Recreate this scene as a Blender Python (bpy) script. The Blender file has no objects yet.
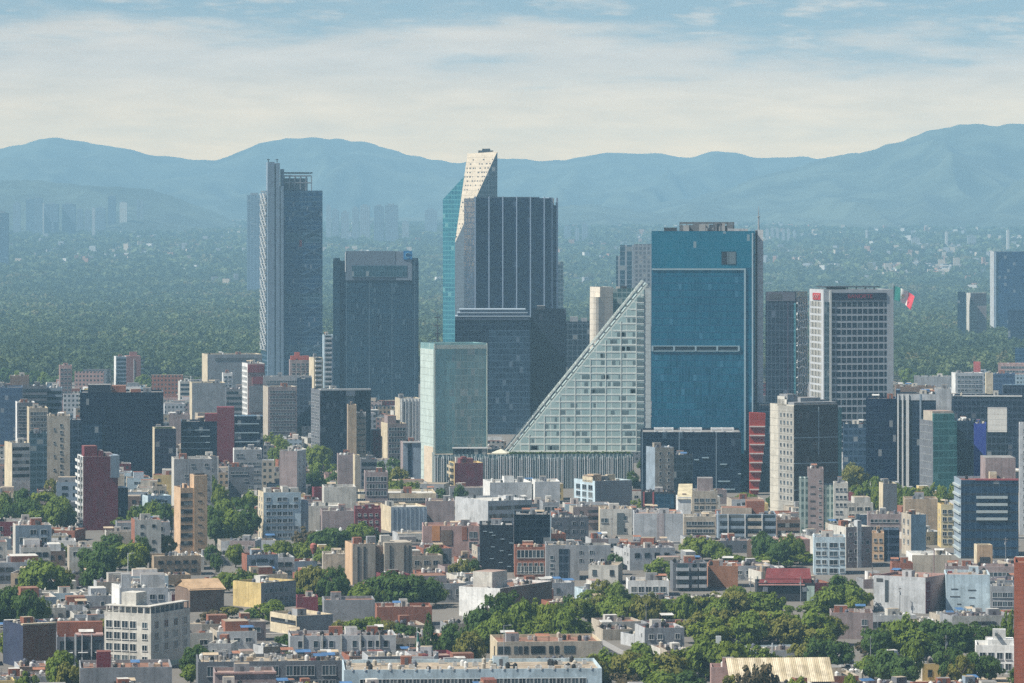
import bpy, math, random
import numpy as np
from mathutils import Vector, noise as mnoise

R = math.radians
sc = bpy.context.scene
COL = sc.collection
rnd = random.Random(7)

# ------------------------------------------------------------------ camera
CAM_H, FOC, HOR = 127.0, 4000.0, 236.0      # camera height (m), focal length and horizon row in pixels of the 1024x683 frame
cam_data = bpy.data.cameras.new('camera')
cam_data.sensor_width = 36.0
cam_data.lens = FOC / 1024 * 36.0
cam_data.shift_y = -(341.5 - HOR) / 1024
cam_data.clip_start, cam_data.clip_end = 1.0, 60000.0
cam = bpy.data.objects.new('camera', cam_data)
cam.location = (0, 0, CAM_H)
cam.rotation_euler = (R(90), 0, 0)
COL.objects.link(cam)
sc.camera = cam

# ------------------------------------------------------------------ light
SUN_AZ, SUN_EL = R(-110), R(50)               # azimuth clockwise from +Y (the view direction): the sun stands on the left
sdir = Vector((math.sin(SUN_AZ) * math.cos(SUN_EL), math.cos(SUN_AZ) * math.cos(SUN_EL), math.sin(SUN_EL)))
sun_data = bpy.data.lights.new('sun', 'SUN')
sun_data.energy, sun_data.angle, sun_data.color = 4.9, R(0.5), (1.0, 0.94, 0.83)
sun = bpy.data.objects.new('sun', sun_data)
sun.rotation_euler = sdir.to_track_quat('Z', 'Y').to_euler()
sun.location = (-300, 800, 900)
COL.objects.link(sun)

SKY_STRENGTH = 0.057
world = bpy.data.worlds.new('World')
sc.world = world
world.use_nodes = True
wt = world.node_tree
wt.nodes.clear()

def wn(tree, typ, **kw):
    n = tree.nodes.new(typ)
    for k, v in kw.items():
        setattr(n, k, v)
    return n

def mth(tree, op, a, b=None, c=None, clamp=False):
    n = tree.nodes.new('ShaderNodeMath')
    n.operation = op
    n.use_clamp = clamp
    for i, v in enumerate((a, b, c)):
        if v is None:
            continue
        if isinstance(v, (int, float)):
            n.inputs[i].default_value = v
        else:
            tree.links.new(v, n.inputs[i])
    return n.outputs[0]

def ramp01(tree, v, lo, hi):
    n = tree.nodes.new('ShaderNodeMapRange')
    n.interpolation_type = 'SMOOTHSTEP'
    n.inputs[1].default_value, n.inputs[2].default_value = lo, hi
    tree.links.new(v, n.inputs[0])
    return n.outputs[0]

def mixc(tree, f, a, b, blend='MIX'):
    n = tree.nodes.new('ShaderNodeMix')
    n.data_type = 'RGBA'
    n.blend_type = blend
    for s, v in ((0, f), (6, a), (7, b)):
        if isinstance(v, (int, float)):
            n.inputs[s].default_value = v
        elif isinstance(v, tuple):
            n.inputs[s].default_value = (*v[:3], 1)
        else:
            tree.links.new(v, n.inputs[s])
    return n.outputs[2]

CLOUD_COL, HORIZON_COL = (15.5, 12.0, 8.8), (40.0, 24.5, 8.5)
sky = wn(wt, 'ShaderNodeTexSky', sky_type='NISHITA', sun_disc=False)
sky.sun_elevation, sky.sun_rotation = SUN_EL, SUN_AZ % (2 * math.pi)
sky.altitude, sky.air_density, sky.dust_density, sky.ozone_density = 2240, 1.0, 2.6, 1.6
tc = wn(wt, 'ShaderNodeTexCoord')
sep = wn(wt, 'ShaderNodeSeparateXYZ')
wt.links.new(tc.outputs['Generated'], sep.inputs[0])
elev = sep.outputs[2]
def cloud_noise(sx, sz, off, detail, rough):
    mp = wn(wt, 'ShaderNodeMapping')
    wt.links.new(tc.outputs['Generated'], mp.inputs[0])
    mp.inputs['Location'].default_value = off
    mp.inputs['Scale'].default_value = (sx, sx, sz)
    nz = wn(wt, 'ShaderNodeTexNoise')
    nz.inputs['Scale'].default_value = 1.0
    nz.inputs['Detail'].default_value = detail
    nz.inputs['Roughness'].default_value = rough
    wt.links.new(mp.outputs[0], nz.inputs['Vector'])
    return nz.outputs['Fac']
n1 = cloud_noise(13, 85, (3.1, 1.7, 0.4), 6, 0.6)      # broad banks
n2 = cloud_noise(42, 230, (9.3, 4.2, 2.2), 9, 0.62)      # wisps and edges
edge = mth(wt, 'ADD', mth(wt, 'MULTIPLY', mth(wt, 'SUBTRACT', n1, 0.5), 0.050), mth(wt, 'MULTIPLY', mth(wt, 'SUBTRACT', n2, 0.5), 0.012))
bank = ramp01(wt, mth(wt, 'ADD', elev, edge), 0.0570, 0.0420)
wisp = mth(wt, 'MULTIPLY', ramp01(wt, n2, 0.46, 0.66), ramp01(wt, n1, 0.40, 0.56))
cov = mth(wt, 'MAXIMUM', mth(wt, 'MULTIPLY', bank, 0.84), mth(wt, 'MULTIPLY', wisp, 0.5))
cov = mth(wt, 'MULTIPLY', cov, ramp01(wt, sep.outputs[1], -0.1, 0.6))     # the cloud bank lies over the mountains; the sky behind is clear
tone = mth(wt, 'ADD', 0.92, mth(wt, 'MULTIPLY', mth(wt, 'SUBTRACT', n2, 0.5), 0.6))
ccol = mixc(wt, 1.0, mixc(wt, ramp01(wt, elev, 0.046, 0.018), CLOUD_COL, HORIZON_COL), tone, 'MULTIPLY')   # dust warms the lowest air
skymix = mixc(wt, cov, sky.outputs[0], ccol)
bg = wn(wt, 'ShaderNodeBackground')
bg.inputs['Strength'].default_value = SKY_STRENGTH
wt.links.new(skymix, bg.inputs['Color'])
wo = wn(wt, 'ShaderNodeOutputWorld')
wt.links.new(bg.outputs[0], wo.inputs['Surface'])

vs = sc.view_settings
vs.view_transform, vs.look, vs.gamma, vs.exposure = 'Standard', 'None', 1.0, 0.66
vs.use_curve_mapping = False
cy = sc.cycles
cy.max_bounces, cy.diffuse_bounces, cy.glossy_bounces, cy.transmission_bounces, cy.volume_bounces = 4, 2, 2, 2, 0
cy.caustics_reflective = cy.caustics_refractive = False
cy.use_denoising = False

HAZE_DENSITY, HAZE_COLOR = 0.000082, (0.42, 0.76, 1.0)

# ------------------------------------------------------------------ projection helpers
def X(px, D): return (px - 512.0) * D / FOC
def Z(py, D): return CAM_H - (py - HOR) * D / FOC
def PX(x, y): return 512.0 + FOC * x / y
def PY(z, y): return HOR + FOC * (CAM_H - z) / y
def Dg(py): return CAM_H * FOC / (py - HOR)          # distance of the flat ground seen at row py

# ------------------------------------------------------------------ materials
MATS = {}
def new_mat(name):
    m = bpy.data.materials.new(name)
    m.use_nodes = True
    t = m.node_tree
    b = t.nodes['Principled BSDF']
    return m, t, b

def plain(name, c, rough=0.8, metal=0.0):
    k = ('plain', name, c, rough, metal)
    if k not in MATS:
        m, t, b = new_mat(name)
        tc = wn(t, 'ShaderNodeTexCoord')
        nz = wn(t, 'ShaderNodeTexNoise')
        nz.inputs['Scale'].default_value = 0.7
        nz.inputs['Detail'].default_value = 4
        t.links.new(tc.outputs['Object'], nz.inputs['Vector'])
        f = mth(t, 'MULTIPLY_ADD', nz.outputs['Fac'], 0.5, 0.75)
        t.links.new(mixc(t, 1.0, c, f, 'MULTIPLY'), b.inputs['Base Color'])
        b.inputs['Roughness'].default_value = rough
        b.inputs['Metallic'].default_value = metal
        MATS[k] = m
    return MATS[k]

def weathered(name, c, stain=0.45, grid=None):
    """Painted or raw masonry: patchy paint, rain streaks running down, grime blotches."""
    k = ('wall', name, c, stain, grid)
    if k not in MATS:
        m, t, b = new_mat(name)
        tc = wn(t, 'ShaderNodeTexCoord')
        oi = wn(t, 'ShaderNodeObjectInfo')
        geo = wn(t, 'ShaderNodeNewGeometry')
        def nz(scale, detail, rough=0.6):
            mp = wn(t, 'ShaderNodeMapping')
            mp.inputs['Scale'].default_value = scale
            t.links.new(geo.outputs['Position'], mp.inputs[0])
            n = wn(t, 'ShaderNodeTexNoise')
            n.inputs['Scale'].default_value = 1.0
            n.inputs['Detail'].default_value = detail
            n.inputs['Roughness'].default_value = rough
            t.links.new(mp.outputs[0], n.inputs['Vector'])
            return n.outputs['Fac']
        streak = ramp01(t, nz((0.9, 0.9, 0.05), 4), 0.42, 0.72)
        patch = ramp01(t, nz((0.16, 0.16, 0.22), 5), 0.35, 0.7)
        fine = nz((1.5, 1.5, 1.5), 3)
        dark = tuple(v * 0.40 + 0.012 for v in c)
        lite = tuple(min(0.85, v * 1.08 + 0.01) for v in c)
        col = mixc(t, patch, lite, c)
        col = mixc(t, mth(t, 'MULTIPLY', streak, stain), col, dark)
        vo = wn(t, 'ShaderNodeTexVoronoi')
        vo.inputs['Scale'].default_value = 0.33
        vo.inputs['Randomness'].default_value = 0.9
        t.links.new(geo.outputs['Position'], vo.inputs['Vector'])
        vs_ = wn(t, 'ShaderNodeSeparateColor')
        t.links.new(vo.outputs['Color'], vs_.inputs[0])
        col = mixc(t, 1.0, col, mth(t, 'MULTIPLY_ADD', vs_.outputs[0], 0.26 * stain / .45, 1.0 - 0.2 * stain / .45), 'MULTIPLY')
        col = mixc(t, 1.0, col, mth(t, 'MULTIPLY_ADD', fine, 0.6, 0.7), 'MULTIPLY')
        if grid:                                        # formwork or panel joints
            sp = wn(t, 'ShaderNodeSeparateXYZ')
            t.links.new(tc.outputs['Object'], sp.inputs[0])
            g = mth(t, 'LESS_THAN', mth(t, 'FRACT', mth(t, 'DIVIDE', sp.outputs[2], grid)), 0.09)
            col = mixc(t, mth(t, 'MULTIPLY', g, 0.5), col, dark)
        t.links.new(col, b.inputs['Base Color'])
        b.inputs['Roughness'].default_value = 0.88
        MATS[k] = m
    return MATS[k]

def rooftop(name, c):
    k = ('roof', name, c)
    if k not in MATS:
        m, t, b = new_mat(name)
        geo = wn(t, 'ShaderNodeNewGeometry')
        mp = wn(t, 'ShaderNodeMapping')
        mp.inputs['Scale'].default_value = (0.22, 0.22, 0.22)
        t.links.new(geo.outputs['Position'], mp.inputs[0])
        n = wn(t, 'ShaderNodeTexNoise')
        n.inputs['Scale'].default_value = 1.0
        n.inputs['Detail'].default_value = 7
        n.inputs['Roughness'].default_value = 0.7
        t.links.new(mp.outputs[0], n.inputs['Vector'])
        f = ramp01(t, n.outputs['Fac'], 0.36, 0.64)
        grey = tuple(0.5 * v + 0.12 for v in c)
        t.links.new(mixc(t, f, tuple(v * 0.62 for v in c), mixc(t, ramp01(t, n.outputs['Fac'], 0.55, 0.75), c, grey)), b.inputs['Base Color'])
        b.inputs['Roughness'].default_value = 0.9
        MATS[k] = m
    return MATS[k]

def curtain(name, glass, glass2=None, line=(0.2, 0.22, 0.25), fh=3.8, mw=1.6, lw=0.16, slab=0.14, slabc=None, metal=0.35, rough=0.16, blinds=0.06, blindc=(0.42, 0.44, 0.42), wide=None, widec=None, patch=0.5, tilt=0.05):
    """Curtain wall: panes with their own tint and tilt, mullions, spandrels at each floor, a few drawn blinds."""
    k = ('curtain', name)
    if k in MATS:
        return MATS[k]
    glass2 = glass2 or tuple(v * 0.6 for v in glass)
    slabc = slabc or tuple(0.6 * a + 0.4 * b for a, b in zip(glass, line))
    m, t, b = new_mat(name)
    tc = wn(t, 'ShaderNodeTexCoord')
    sp, sn = wn(t, 'ShaderNodeSeparateXYZ'), wn(t, 'ShaderNodeSeparateXYZ')
    t.links.new(tc.outputs['Object'], sp.inputs[0])
    t.links.new(tc.outputs['Normal'], sn.inputs[0])
    side = mth(t, 'GREATER_THAN', mth(t, 'ABSOLUTE', sn.outputs[0]), 0.72)
    u = mth(t, 'ADD', mth(t, 'MULTIPLY', sp.outputs[0], mth(t, 'SUBTRACT', 1.0, side)), mth(t, 'MULTIPLY', sp.outputs[1], side))
    u = mth(t, 'ADD', u, 500.03)
    z = mth(t, 'ADD', sp.outputs[2], 0.01)
    cu, cz = mth(t, 'DIVIDE', u, mw), mth(t, 'DIVIDE', z, fh)
    fu, fz = mth(t, 'FRACT', cu), mth(t, 'FRACT', cz)
    cell = wn(t, 'ShaderNodeCombineXYZ')
    t.links.new(mth(t, 'FLOOR', cu), cell.inputs[0])
    t.links.new(mth(t, 'FLOOR', cz), cell.inputs[1])
    t.links.new(side, cell.inputs[2])
    wh = wn(t, 'ShaderNodeTexWhiteNoise', noise_dimensions='3D')
    t.links.new(cell.outputs[0], wh.inputs['Vector'])
    big = wn(t, 'ShaderNodeTexNoise')
    big.inputs['Scale'].default_value = 0.045
    big.inputs['Detail'].default_value = 4
    t.links.new(tc.outputs['Object'], big.inputs['Vector'])
    tint = mth(t, 'ADD', mth(t, 'MULTIPLY', wh.outputs['Value'], patch), mth(t, 'MULTIPLY', ramp01(t, big.outputs['Fac'], 0.3, 0.7), 1.0 - patch))
    col = mixc(t, tint, glass2, glass)
    bl = mth(t, 'GREATER_THAN', wh.outputs['Value'], 1.0 - blinds)
    col = mixc(t, mth(t, 'MULTIPLY', bl, 0.5), col, blindc)
    isslab = mth(t, 'LESS_THAN', fz, slab)
    isline = mth(t, 'LESS_THAN', fu, lw / mw)
    col = mixc(t, isslab, col, slabc)
    col = mixc(t, isline, col, line)
    opaque = mth(t, 'MAXIMUM', mth(t, 'MAXIMUM', isslab, isline), bl)
    if wide:
        w = mth(t, 'LESS_THAN', mth(t, 'FRACT', mth(t, 'DIVIDE', u, wide)), 0.5 / wide)
        col = mixc(t, w, col, widec or line)
        opaque = mth(t, 'MAXIMUM', opaque, w)
    t.links.new(col, b.inputs['Base Color'])
    t.links.new(mth(t, 'MULTIPLY', mth(t, 'SUBTRACT', 1.0, mth(t, 'MULTIPLY', opaque, 0.7)), metal), b.inputs['Metallic'])
    t.links.new(mth(t, 'MULTIPLY_ADD', opaque, 0.35, rough), b.inputs['Roughness'])
    geo = wn(t, 'ShaderNodeNewGeometry')
    jit = wn(t, 'ShaderNodeVectorMath', operation='MULTIPLY_ADD')
    sub = wn(t, 'ShaderNodeVectorMath', operation='SUBTRACT')
    t.links.new(wh.outputs['Color'], sub.inputs[0])
    sub.inputs[1].default_value = (0.5, 0.5, 0.5)
    t.links.new(sub.outputs[0], jit.inputs[0])
    jit.inputs[1].default_value = (tilt, tilt, tilt)
    t.links.new(geo.outputs['Normal'], jit.inputs[2])
    nrm = wn(t, 'ShaderNodeVectorMath', operation='NORMALIZE')
    t.links.new(jit.outputs[0], nrm.inputs[0])
    t.links.new(nrm.outputs[0], b.inputs['Normal'])
    MATS[k] = m
    return m

PAL = {
    'white': (0.70, 0.70, 0.68), 'off-white': (0.53, 0.51, 0.46), 'cream': (0.56, 0.48, 0.34), 'tan': (0.38, 0.29, 0.20),
    'pale grey': (0.43, 0.445, 0.46), 'grey': (0.26, 0.27, 0.285), 'dark grey': (0.13, 0.14, 0.16), 'brick-red': (0.27, 0.10, 0.06),
    'maroon': (0.16, 0.022, 0.035), 'pink': (0.40, 0.26, 0.235), 'brown': (0.19, 0.13, 0.10), 'blue-grey': (0.24, 0.30, 0.36),
    'yellow': (0.60, 0.46, 0.20), 'peach': (0.54, 0.37, 0.23), 'pale blue': (0.45, 0.56, 0.62), 'orange': (0.50, 0.22, 0.08),
    'mauve': (0.29, 0.23, 0.225), 'beige': (0.42, 0.37, 0.30), 'black': (0.012, 0.016, 0.024), 'navy': (0.02, 0.03, 0.07), 'pale green': (0.36, 0.47, 0.42),
}
def W_(n, stain=0.45, grid=None): return weathered(n.replace(' ', '_').replace('-', '_') + '_wall', PAL[n], stain, grid)
ROOF = {'terracotta': (0.27, 0.135, 0.088), 'tan': (0.40, 0.33, 0.245), 'grey': (0.27, 0.26, 0.25), 'white': (0.62, 0.60, 0.55), 'red': (0.22, 0.075, 0.058), 'pink': (0.37, 0.26, 0.215)}
def RF(n): return rooftop(n + '_roof', ROOF[n])

GLASS = None
def window_glass():
    global GLASS
    if GLASS is None:
        GLASS, t, b = new_mat('window_glass')
        oi = wn(t, 'ShaderNodeObjectInfo')
        cr = wn(t, 'ShaderNodeValToRGB')
        e = cr.color_ramp.elements
        e[0].position, e[0].color = 0.0, (0.012, 0.018, 0.026, 1)
        e[1].position, e[1].color = 1.0, (0.13, 0.14, 0.14, 1)
        for p, c in ((0.45, (0.03, 0.042, 0.055)), (0.8, (0.06, 0.09, 0.11))):
            x = e.new(p); x.color = (*c, 1)
        t.links.new(oi.outputs['Random'], cr.inputs[0])
        t.links.new(cr.outputs[0], b.inputs['Base Color'])
        b.inputs['Roughness'].default_value = 0.12
    return GLASS

# ------------------------------------------------------------------ mesh helpers
class MB:
    def __init__(s):
        s.v, s.f, s.m = [], [], []
    def poly(s, pts, mi=0):
        n = len(s.v)
        s.v += [tuple(p) for p in pts]
        s.f.append(tuple(range(n, n + len(pts))))
        s.m.append(mi)
    def box(s, x0, x1, y0, y1, z0, z1, mi=0, top=None, bottom=True):
        n = len(s.v)
        s.v += [(x0, y0, z0), (x1, y0, z0), (x1, y1, z0), (x0, y1, z0), (x0, y0, z1), (x1, y0, z1), (x1, y1, z1), (x0, y1, z1)]
        fs = [(n, n + 1, n + 5, n + 4), (n + 1, n + 2, n + 6, n + 5), (n + 2, n + 3, n + 7, n + 6), (n + 3, n, n + 4, n + 7), (n + 4, n + 5, n + 6, n + 7)]
        ms = [mi] * 4 + [mi if top is None else top]
        if bottom:
            fs.append((n + 3, n + 2, n + 1, n)); ms.append(mi)
        s.f += fs; s.m += ms
    def prism(s, pts, z0, z1, mi=0, top=None):
        n, k = len(s.v), len(pts)
        s.v += [(p[0], p[1], z0) for p in pts] + [(p[0], p[1], z1) for p in pts]
        for i in range(k):
            j = (i + 1) % k
            s.f.append((n + i, n + j, n + k + j, n + k + i)); s.m.append(mi)
        s.f.append(tuple(range(n + k, n + 2 * k))); s.m.append(mi if top is None else top)
        s.f.append(tuple(range(n + k - 1, n - 1, -1))); s.m.append(mi)
    def cyl(s, cx, cy, z0, z1, r0, r1=None, k=10, mi=0):
        r1 = r0 if r1 is None else r1
        n = len(s.v)
        for z, r in ((z0, r0), (z1, r1)):
            s.v += [(cx + r * math.cos(2 * math.pi * i / k), cy + r * math.sin(2 * math.pi * i / k), z) for i in range(k)]
        for i in range(k):
            j = (i + 1) % k
            s.f.append((n + i, n + j, n + k + j, n + k + i)); s.m.append(mi)
        s.f.append(tuple(range(n + k, n + 2 * k))); s.m.append(mi)
        s.f.append(tuple(range(n + k - 1, n - 1, -1))); s.m.append(mi)
    def bar(s, a, b, w, h=None, mi=0):
        a, b = Vector(a), Vector(b)
        d = (b - a).normalized()
        up = Vector((0, 0, 1)) if abs(d.z) < 0.98 else Vector((0, 1, 0))
        p = d.cross(up).normalized() * (w / 2)
        q = p.cross(d).normalized() * ((h or w) / 2)
        n = len(s.v)
        for e in (a, b):
            s.v += [tuple(e + p + q), tuple(e - p + q), tuple(e - p - q), tuple(e + p - q)]
        for i in range(4):
            j = (i + 1) % 4
            s.f.append((n + i, n + j, n + 4 + j, n + 4 + i)); s.m.append(mi)
        s.f += [(n + 3, n + 2, n + 1, n), (n + 4, n + 5, n + 6, n + 7)]; s.m += [mi, mi]
    def mesh(s, name, mats):
        me = bpy.data.meshes.new(name)
        me.from_pydata(s.v, [], s.f)
        for m in (mats if isinstance(mats, (list, tuple)) else [mats]):
            me.materials.append(m)
        if any(s.m):
            me.polygons.foreach_set('material_index', s.m)
        me.update()
        return me

def add(name, mesh, parent=None, loc=(0, 0, 0), rz=0.0, scale=None):
    o = bpy.data.objects.new(name, mesh)
    o.location = loc
    if rz:
        o.rotation_euler = (0, 0, rz)
    if scale:
        o.scale = scale
    o.parent = parent
    COL.objects.link(o)
    return o

def thing(name, label, cat, loc, rz=0.0, group=None):
    o = add(name, None, None, loc, rz)
    o['label'], o['category'] = label, cat
    if group:
        o['group'] = group
    return o

def tag(o, label, cat, group=None):
    o['label'], o['category'] = label, cat
    if group:
        o['group'] = group
    return o

# ------------------------------------------------------------------ buildings
HEROES = []        # everything placed by hand: used to keep the infill clear of it and to describe the infill
SHARED = {}

def shared(key, make):
    if key not in SHARED:
        SHARED[key] = make()
    return SHARED[key]

def STEEL_RUST(): return plain('rusty_steel', (0.16, 0.09, 0.06), .8)

class Bld:
    """A building whose near corner stands at pixel column xc at distance D; the front spans xc..x1 (main='R') or x0..xc (main='L')."""
    def __init__(s, kind, label, cat, px, top, D, depth=20.0, main='R', wall=None, roof=None, vb=None, short=None, group=None, parapet=0.9, frontage=None, z0=0.0, hero=True, sidewall=None):
        x0, xc, x1 = px
        s.px, s.D, s.main, s.wallm = px, D, main, wall
        s.vb = vb
        Xc = X(xc, D)
        sgn = 1 if main == 'R' else -1
        tf = ((x1 if main == 'R' else x0) - 512) / FOC
        ts = ((x0 if main == 'R' else x1) - 512) / FOC
        sm = (Xc - ts * D) * sgn                    # metres of side face seen
        d = depth
        q = sm / (d * math.sqrt(1 + ts * ts))
        q = max(-0.7, min(0.85, q))
        ang = math.asin(q) - math.atan(ts) * sgn     # mirrored angle
        if main == 'R':
            r = ang
            W = (tf * D - Xc) / (math.cos(r) - tf * math.sin(r))
            cx = Xc + W / 2 * math.cos(r) - d / 2 * math.sin(r)
            cy = D + W / 2 * math.sin(r) + d / 2 * math.cos(r)
        else:
            r = -ang
            W = (Xc - tf * D) / (math.cos(r) - tf * math.sin(r))
            cx = Xc - W / 2 * math.cos(r) - d / 2 * math.sin(r)
            cy = D - W / 2 * math.sin(r) + d / 2 * math.cos(r)
        s.W, s.d, s.r, s.H = W, d, r, Z(top, D)
        s.cx, s.cy = cx, cy
        s.z0 = z0
        s.label, s.short = label, short
        s.root = thing(kind, label, cat, (cx, cy, z0), r, group)
        s.n = {}
        s.parapet = parapet
        mb = MB()
        w2, d2, H, t = W / 2, d / 2, s.H - z0, 0.35
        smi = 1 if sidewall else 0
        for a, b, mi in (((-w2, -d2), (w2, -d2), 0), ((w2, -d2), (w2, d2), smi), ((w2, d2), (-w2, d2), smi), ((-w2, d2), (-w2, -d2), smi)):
            mb.poly([(*a, 0), (*b, 0), (*b, H), (*a, H)], mi)
        o_, i_ = [(-w2, -d2), (w2, -d2), (w2, d2), (-w2, d2)], [(-w2 + t, -d2 + t), (w2 - t, -d2 + t), (w2 - t, d2 - t), (-w2 + t, d2 - t)]
        for k in range(4):
            j = (k + 1) % 4
            mb.poly([(*o_[k], H), (*o_[j], H), (*i_[j], H), (*i_[k], H)], smi)
            mb.poly([(*i_[k], H), (*i_[j], H), (*i_[j], H - parapet - 0.1), (*i_[k], H - parapet - 0.1)], smi)
        s.wall = add('wall', mb.mesh('wall', [wall] + ([sidewall] if sidewall else [])), s.root)
        mb = MB()
        mb.box(-w2 + t - .02, w2 - t + .02, -d2 + t - .02, d2 - t + .02, H - parapet - 0.3, H - parapet)
        s.roof = add('roof', mb.mesh('roof', roof or RF('grey')), s.root)
        if hero:
            HEROES.append(s)
    # geometry of the faces: F front, S the side that shows (L or R)
    def face(s, f):
        if f == 'S':
            f = 'L' if s.main == 'R' else 'R'
        return f
    def flen(s, f): return s.W if s.face(f) == 'F' else s.d
    def at(s, f, u, z, out=0.0):
        f = s.face(f)
        if f == 'F': return (-s.W / 2 + u, -s.d / 2 - out, z), 0.0
        if f == 'L': return (-s.W / 2 - out, s.d / 2 - u, z), -math.pi / 2
        return (s.W / 2 + out, -s.d / 2 + u, z), math.pi / 2
    def u(s, f, px):
        g = s.face(f)
        p0, p1 = s.at(f, 0, 0)[0], s.at(f, s.flen(f), 0)[0]
        c, q = math.cos(s.r), math.sin(s.r)
        A = (s.cx + p0[0] * c - p0[1] * q, s.cy + p0[0] * q + p0[1] * c)
        Bq = (s.cx + p1[0] * c - p1[1] * q, s.cy + p1[0] * q + p1[1] * c)
        t = (px - 512) / FOC
        den = (Bq[0] - A[0]) - t * (Bq[1] - A[1])
        k = (t * A[1] - A[0]) / den if abs(den) > 1e-6 else 0.5
        return max(0.0, min(1.0, k)) * s.flen(f)
    def z(s, py): return Z(py, s.D) - s.z0
    def put(s, name, mesh, f, u, z, out=0.0):
        p, rz = s.at(f, u, z, out)
        return add(name, mesh, s.root, p, rz)
    def bx(s, name, f, u0, u1, z0, z1, out, mat, back=0.15, bot=0.0):
        """A box on face f, proud by out, sunk by back; drawn in the building's own frame."""
        mb = MB()
        g = s.face(f)
        if g == 'F': mb.box(-s.W / 2 + u0, -s.W / 2 + u1, -s.d / 2 - out, -s.d / 2 + back, z0, z1)
        elif g == 'L': mb.box(-s.W / 2 - out, -s.W / 2 + back, s.d / 2 - u1, s.d / 2 - u0, z0, z1)
        else: mb.box(s.W / 2 - back, s.W / 2 + out, -s.d / 2 + u0, -s.d / 2 + u1, z0, z1)
        return add(name, mb.mesh(name, mat), s.root)
    def panel(s, name, f, px0, px1, py0, py1, out, mat, back=0.15):
        return s.bx(name, f, s.u(f, px0), s.u(f, px1), s.z(py1), s.z(py0), out, mat, back)
    def zlo(s):
        vb = s.vb if s.vb else 9999
        return max(0.4, s.z(vb) - 7)
    def windows(s, f, nu, fh, ww, wh, top=2.2, u0=None, u1=None, zmin=None, rows=99, frame=None, name='window', drop=0.0, limit=98, sill=True):
        L = s.flen(f)
        u0 = L * 0.06 if u0 is None else u0
        u1 = L * 0.94 if u1 is None else u1
        ww = min(ww, (u1 - u0) / nu * 0.86)
        zmin = s.zlo() if zmin is None else zmin
        frame = frame or plain('window_frame', (0.45, 0.46, 0.47), 0.5)
        ww, wh = round(ww, 1), round(wh, 1)
        def mk():
            mb = MB()
            a = ww / 2
            mb.box(-a, a, -0.04, 0.1, -wh, 0, 1)
            for q in ((-a - .1, -a, -wh, 0), (a, a + .1, -wh, 0), (-a - .1, a + .1, 0, .1)):
                mb.box(q[0], q[1], -0.12, 0.1, q[2], q[3])
            if sill: mb.box(-a - .2, a + .2, -0.25, 0.1, -wh - .16, -wh)
            if ww > 1.3: mb.box(-.05, .05, -0.08, 0.1, -wh, 0)
            return mb.mesh('window', [frame, window_glass()])
        me = shared(('win', ww, wh, frame.name, sill), mk)
        z = (s.H - s.z0) - top
        r = 0
        while z - wh > zmin and r < rows:
            for i in range(nu):
                if s.n.get(name, 0) >= limit: return
                if drop and rnd.random() < drop: continue
                s.put(name, me, f, u0 + (i + 0.5) * (u1 - u0) / nu, z)
                s.n[name] = s.n.get(name, 0) + 1
            z -= fh
            r += 1
    def bands(s, f, fh, h, mat, top=1.6, u0=None, u1=None, zmin=None, out=0.06, name='window_band', rows=99):
        L = s.flen(f)
        u0 = 0.3 if u0 is None else u0
        u1 = L - 0.3 if u1 is None else u1
        zmin = s.zlo() if zmin is None else zmin
        z = (s.H - s.z0) - top
        r = 0
        while z - h > zmin and r < rows:
            s.bx(name, f, u0, u1, z - h, z, out, mat)
            z -= fh
            r += 1
    def fins(s, f, pxs, w, out, mat, py0=None, zmin=None, name='fin', over=0.0):
        z1 = (s.H - s.z0 + over) if py0 is None else s.z(py0)
        zmin = s.zlo() if zmin is None else zmin
        for p in pxs:
            u = s.u(f, p)
            u = max(w / 2 + .01, min(s.flen(f) - w / 2 - .01, u))
            s.bx(name, f, u - w / 2, u + w / 2, zmin, z1, out, mat)
    def balconies(s, f, u0, u1, fh, mat, top=2.6, deep=1.3, rail=1.0, zmin=None, name='balcony'):
        zmin = s.zlo() if zmin is None else zmin
        w = round(u1 - u0, 1)
        def mk():
            mb = MB()
            a = w / 2
            mb.box(-a, a, -deep, 0.1, -.18, 0)
            mb.box(-a, a, -deep, -deep + .1, 0, rail)
            mb.box(-a, -a + .1, -deep + .1, 0.1, 0, rail)
            mb.box(a - .1, a, -deep + .1, 0.1, 0, rail)
            mb.box(-a + .3, a - .3, -.03, .1, 0.02, 2.2, 1)
            return mb.mesh('balcony', [mat, window_glass()])
        me = shared(('balc', w, fh, deep, rail, mat.name), mk)
        z = (s.H - s.z0) - top
        while z > zmin:
            s.put(name, me, f, (u0 + u1) / 2, z)
            z -= fh
    def roofbox(s, name, px0, px1, pytop, mat, y0=0.1, y1=0.6, roofm=None):
        """A box standing on the roof, between two pixel columns, from y0 to y1 of the depth."""
        a = s.u('F', px0) - s.W / 2
        b = s.u('F', px1) - s.W / 2
        base = s.H - s.z0 - s.parapet - .05
        mb = MB()
        mb.box(max(a, -s.W / 2 + .5), min(b, s.W / 2 - .5), -s.d / 2 + .5 + y0 * (s.d - 1), -s.d / 2 + .5 + y1 * (s.d - 1), base, s.z(pytop), 0, 1)
        return add(name, mb.mesh(name, [mat, roofm or RF('grey')]), s.root)
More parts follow.
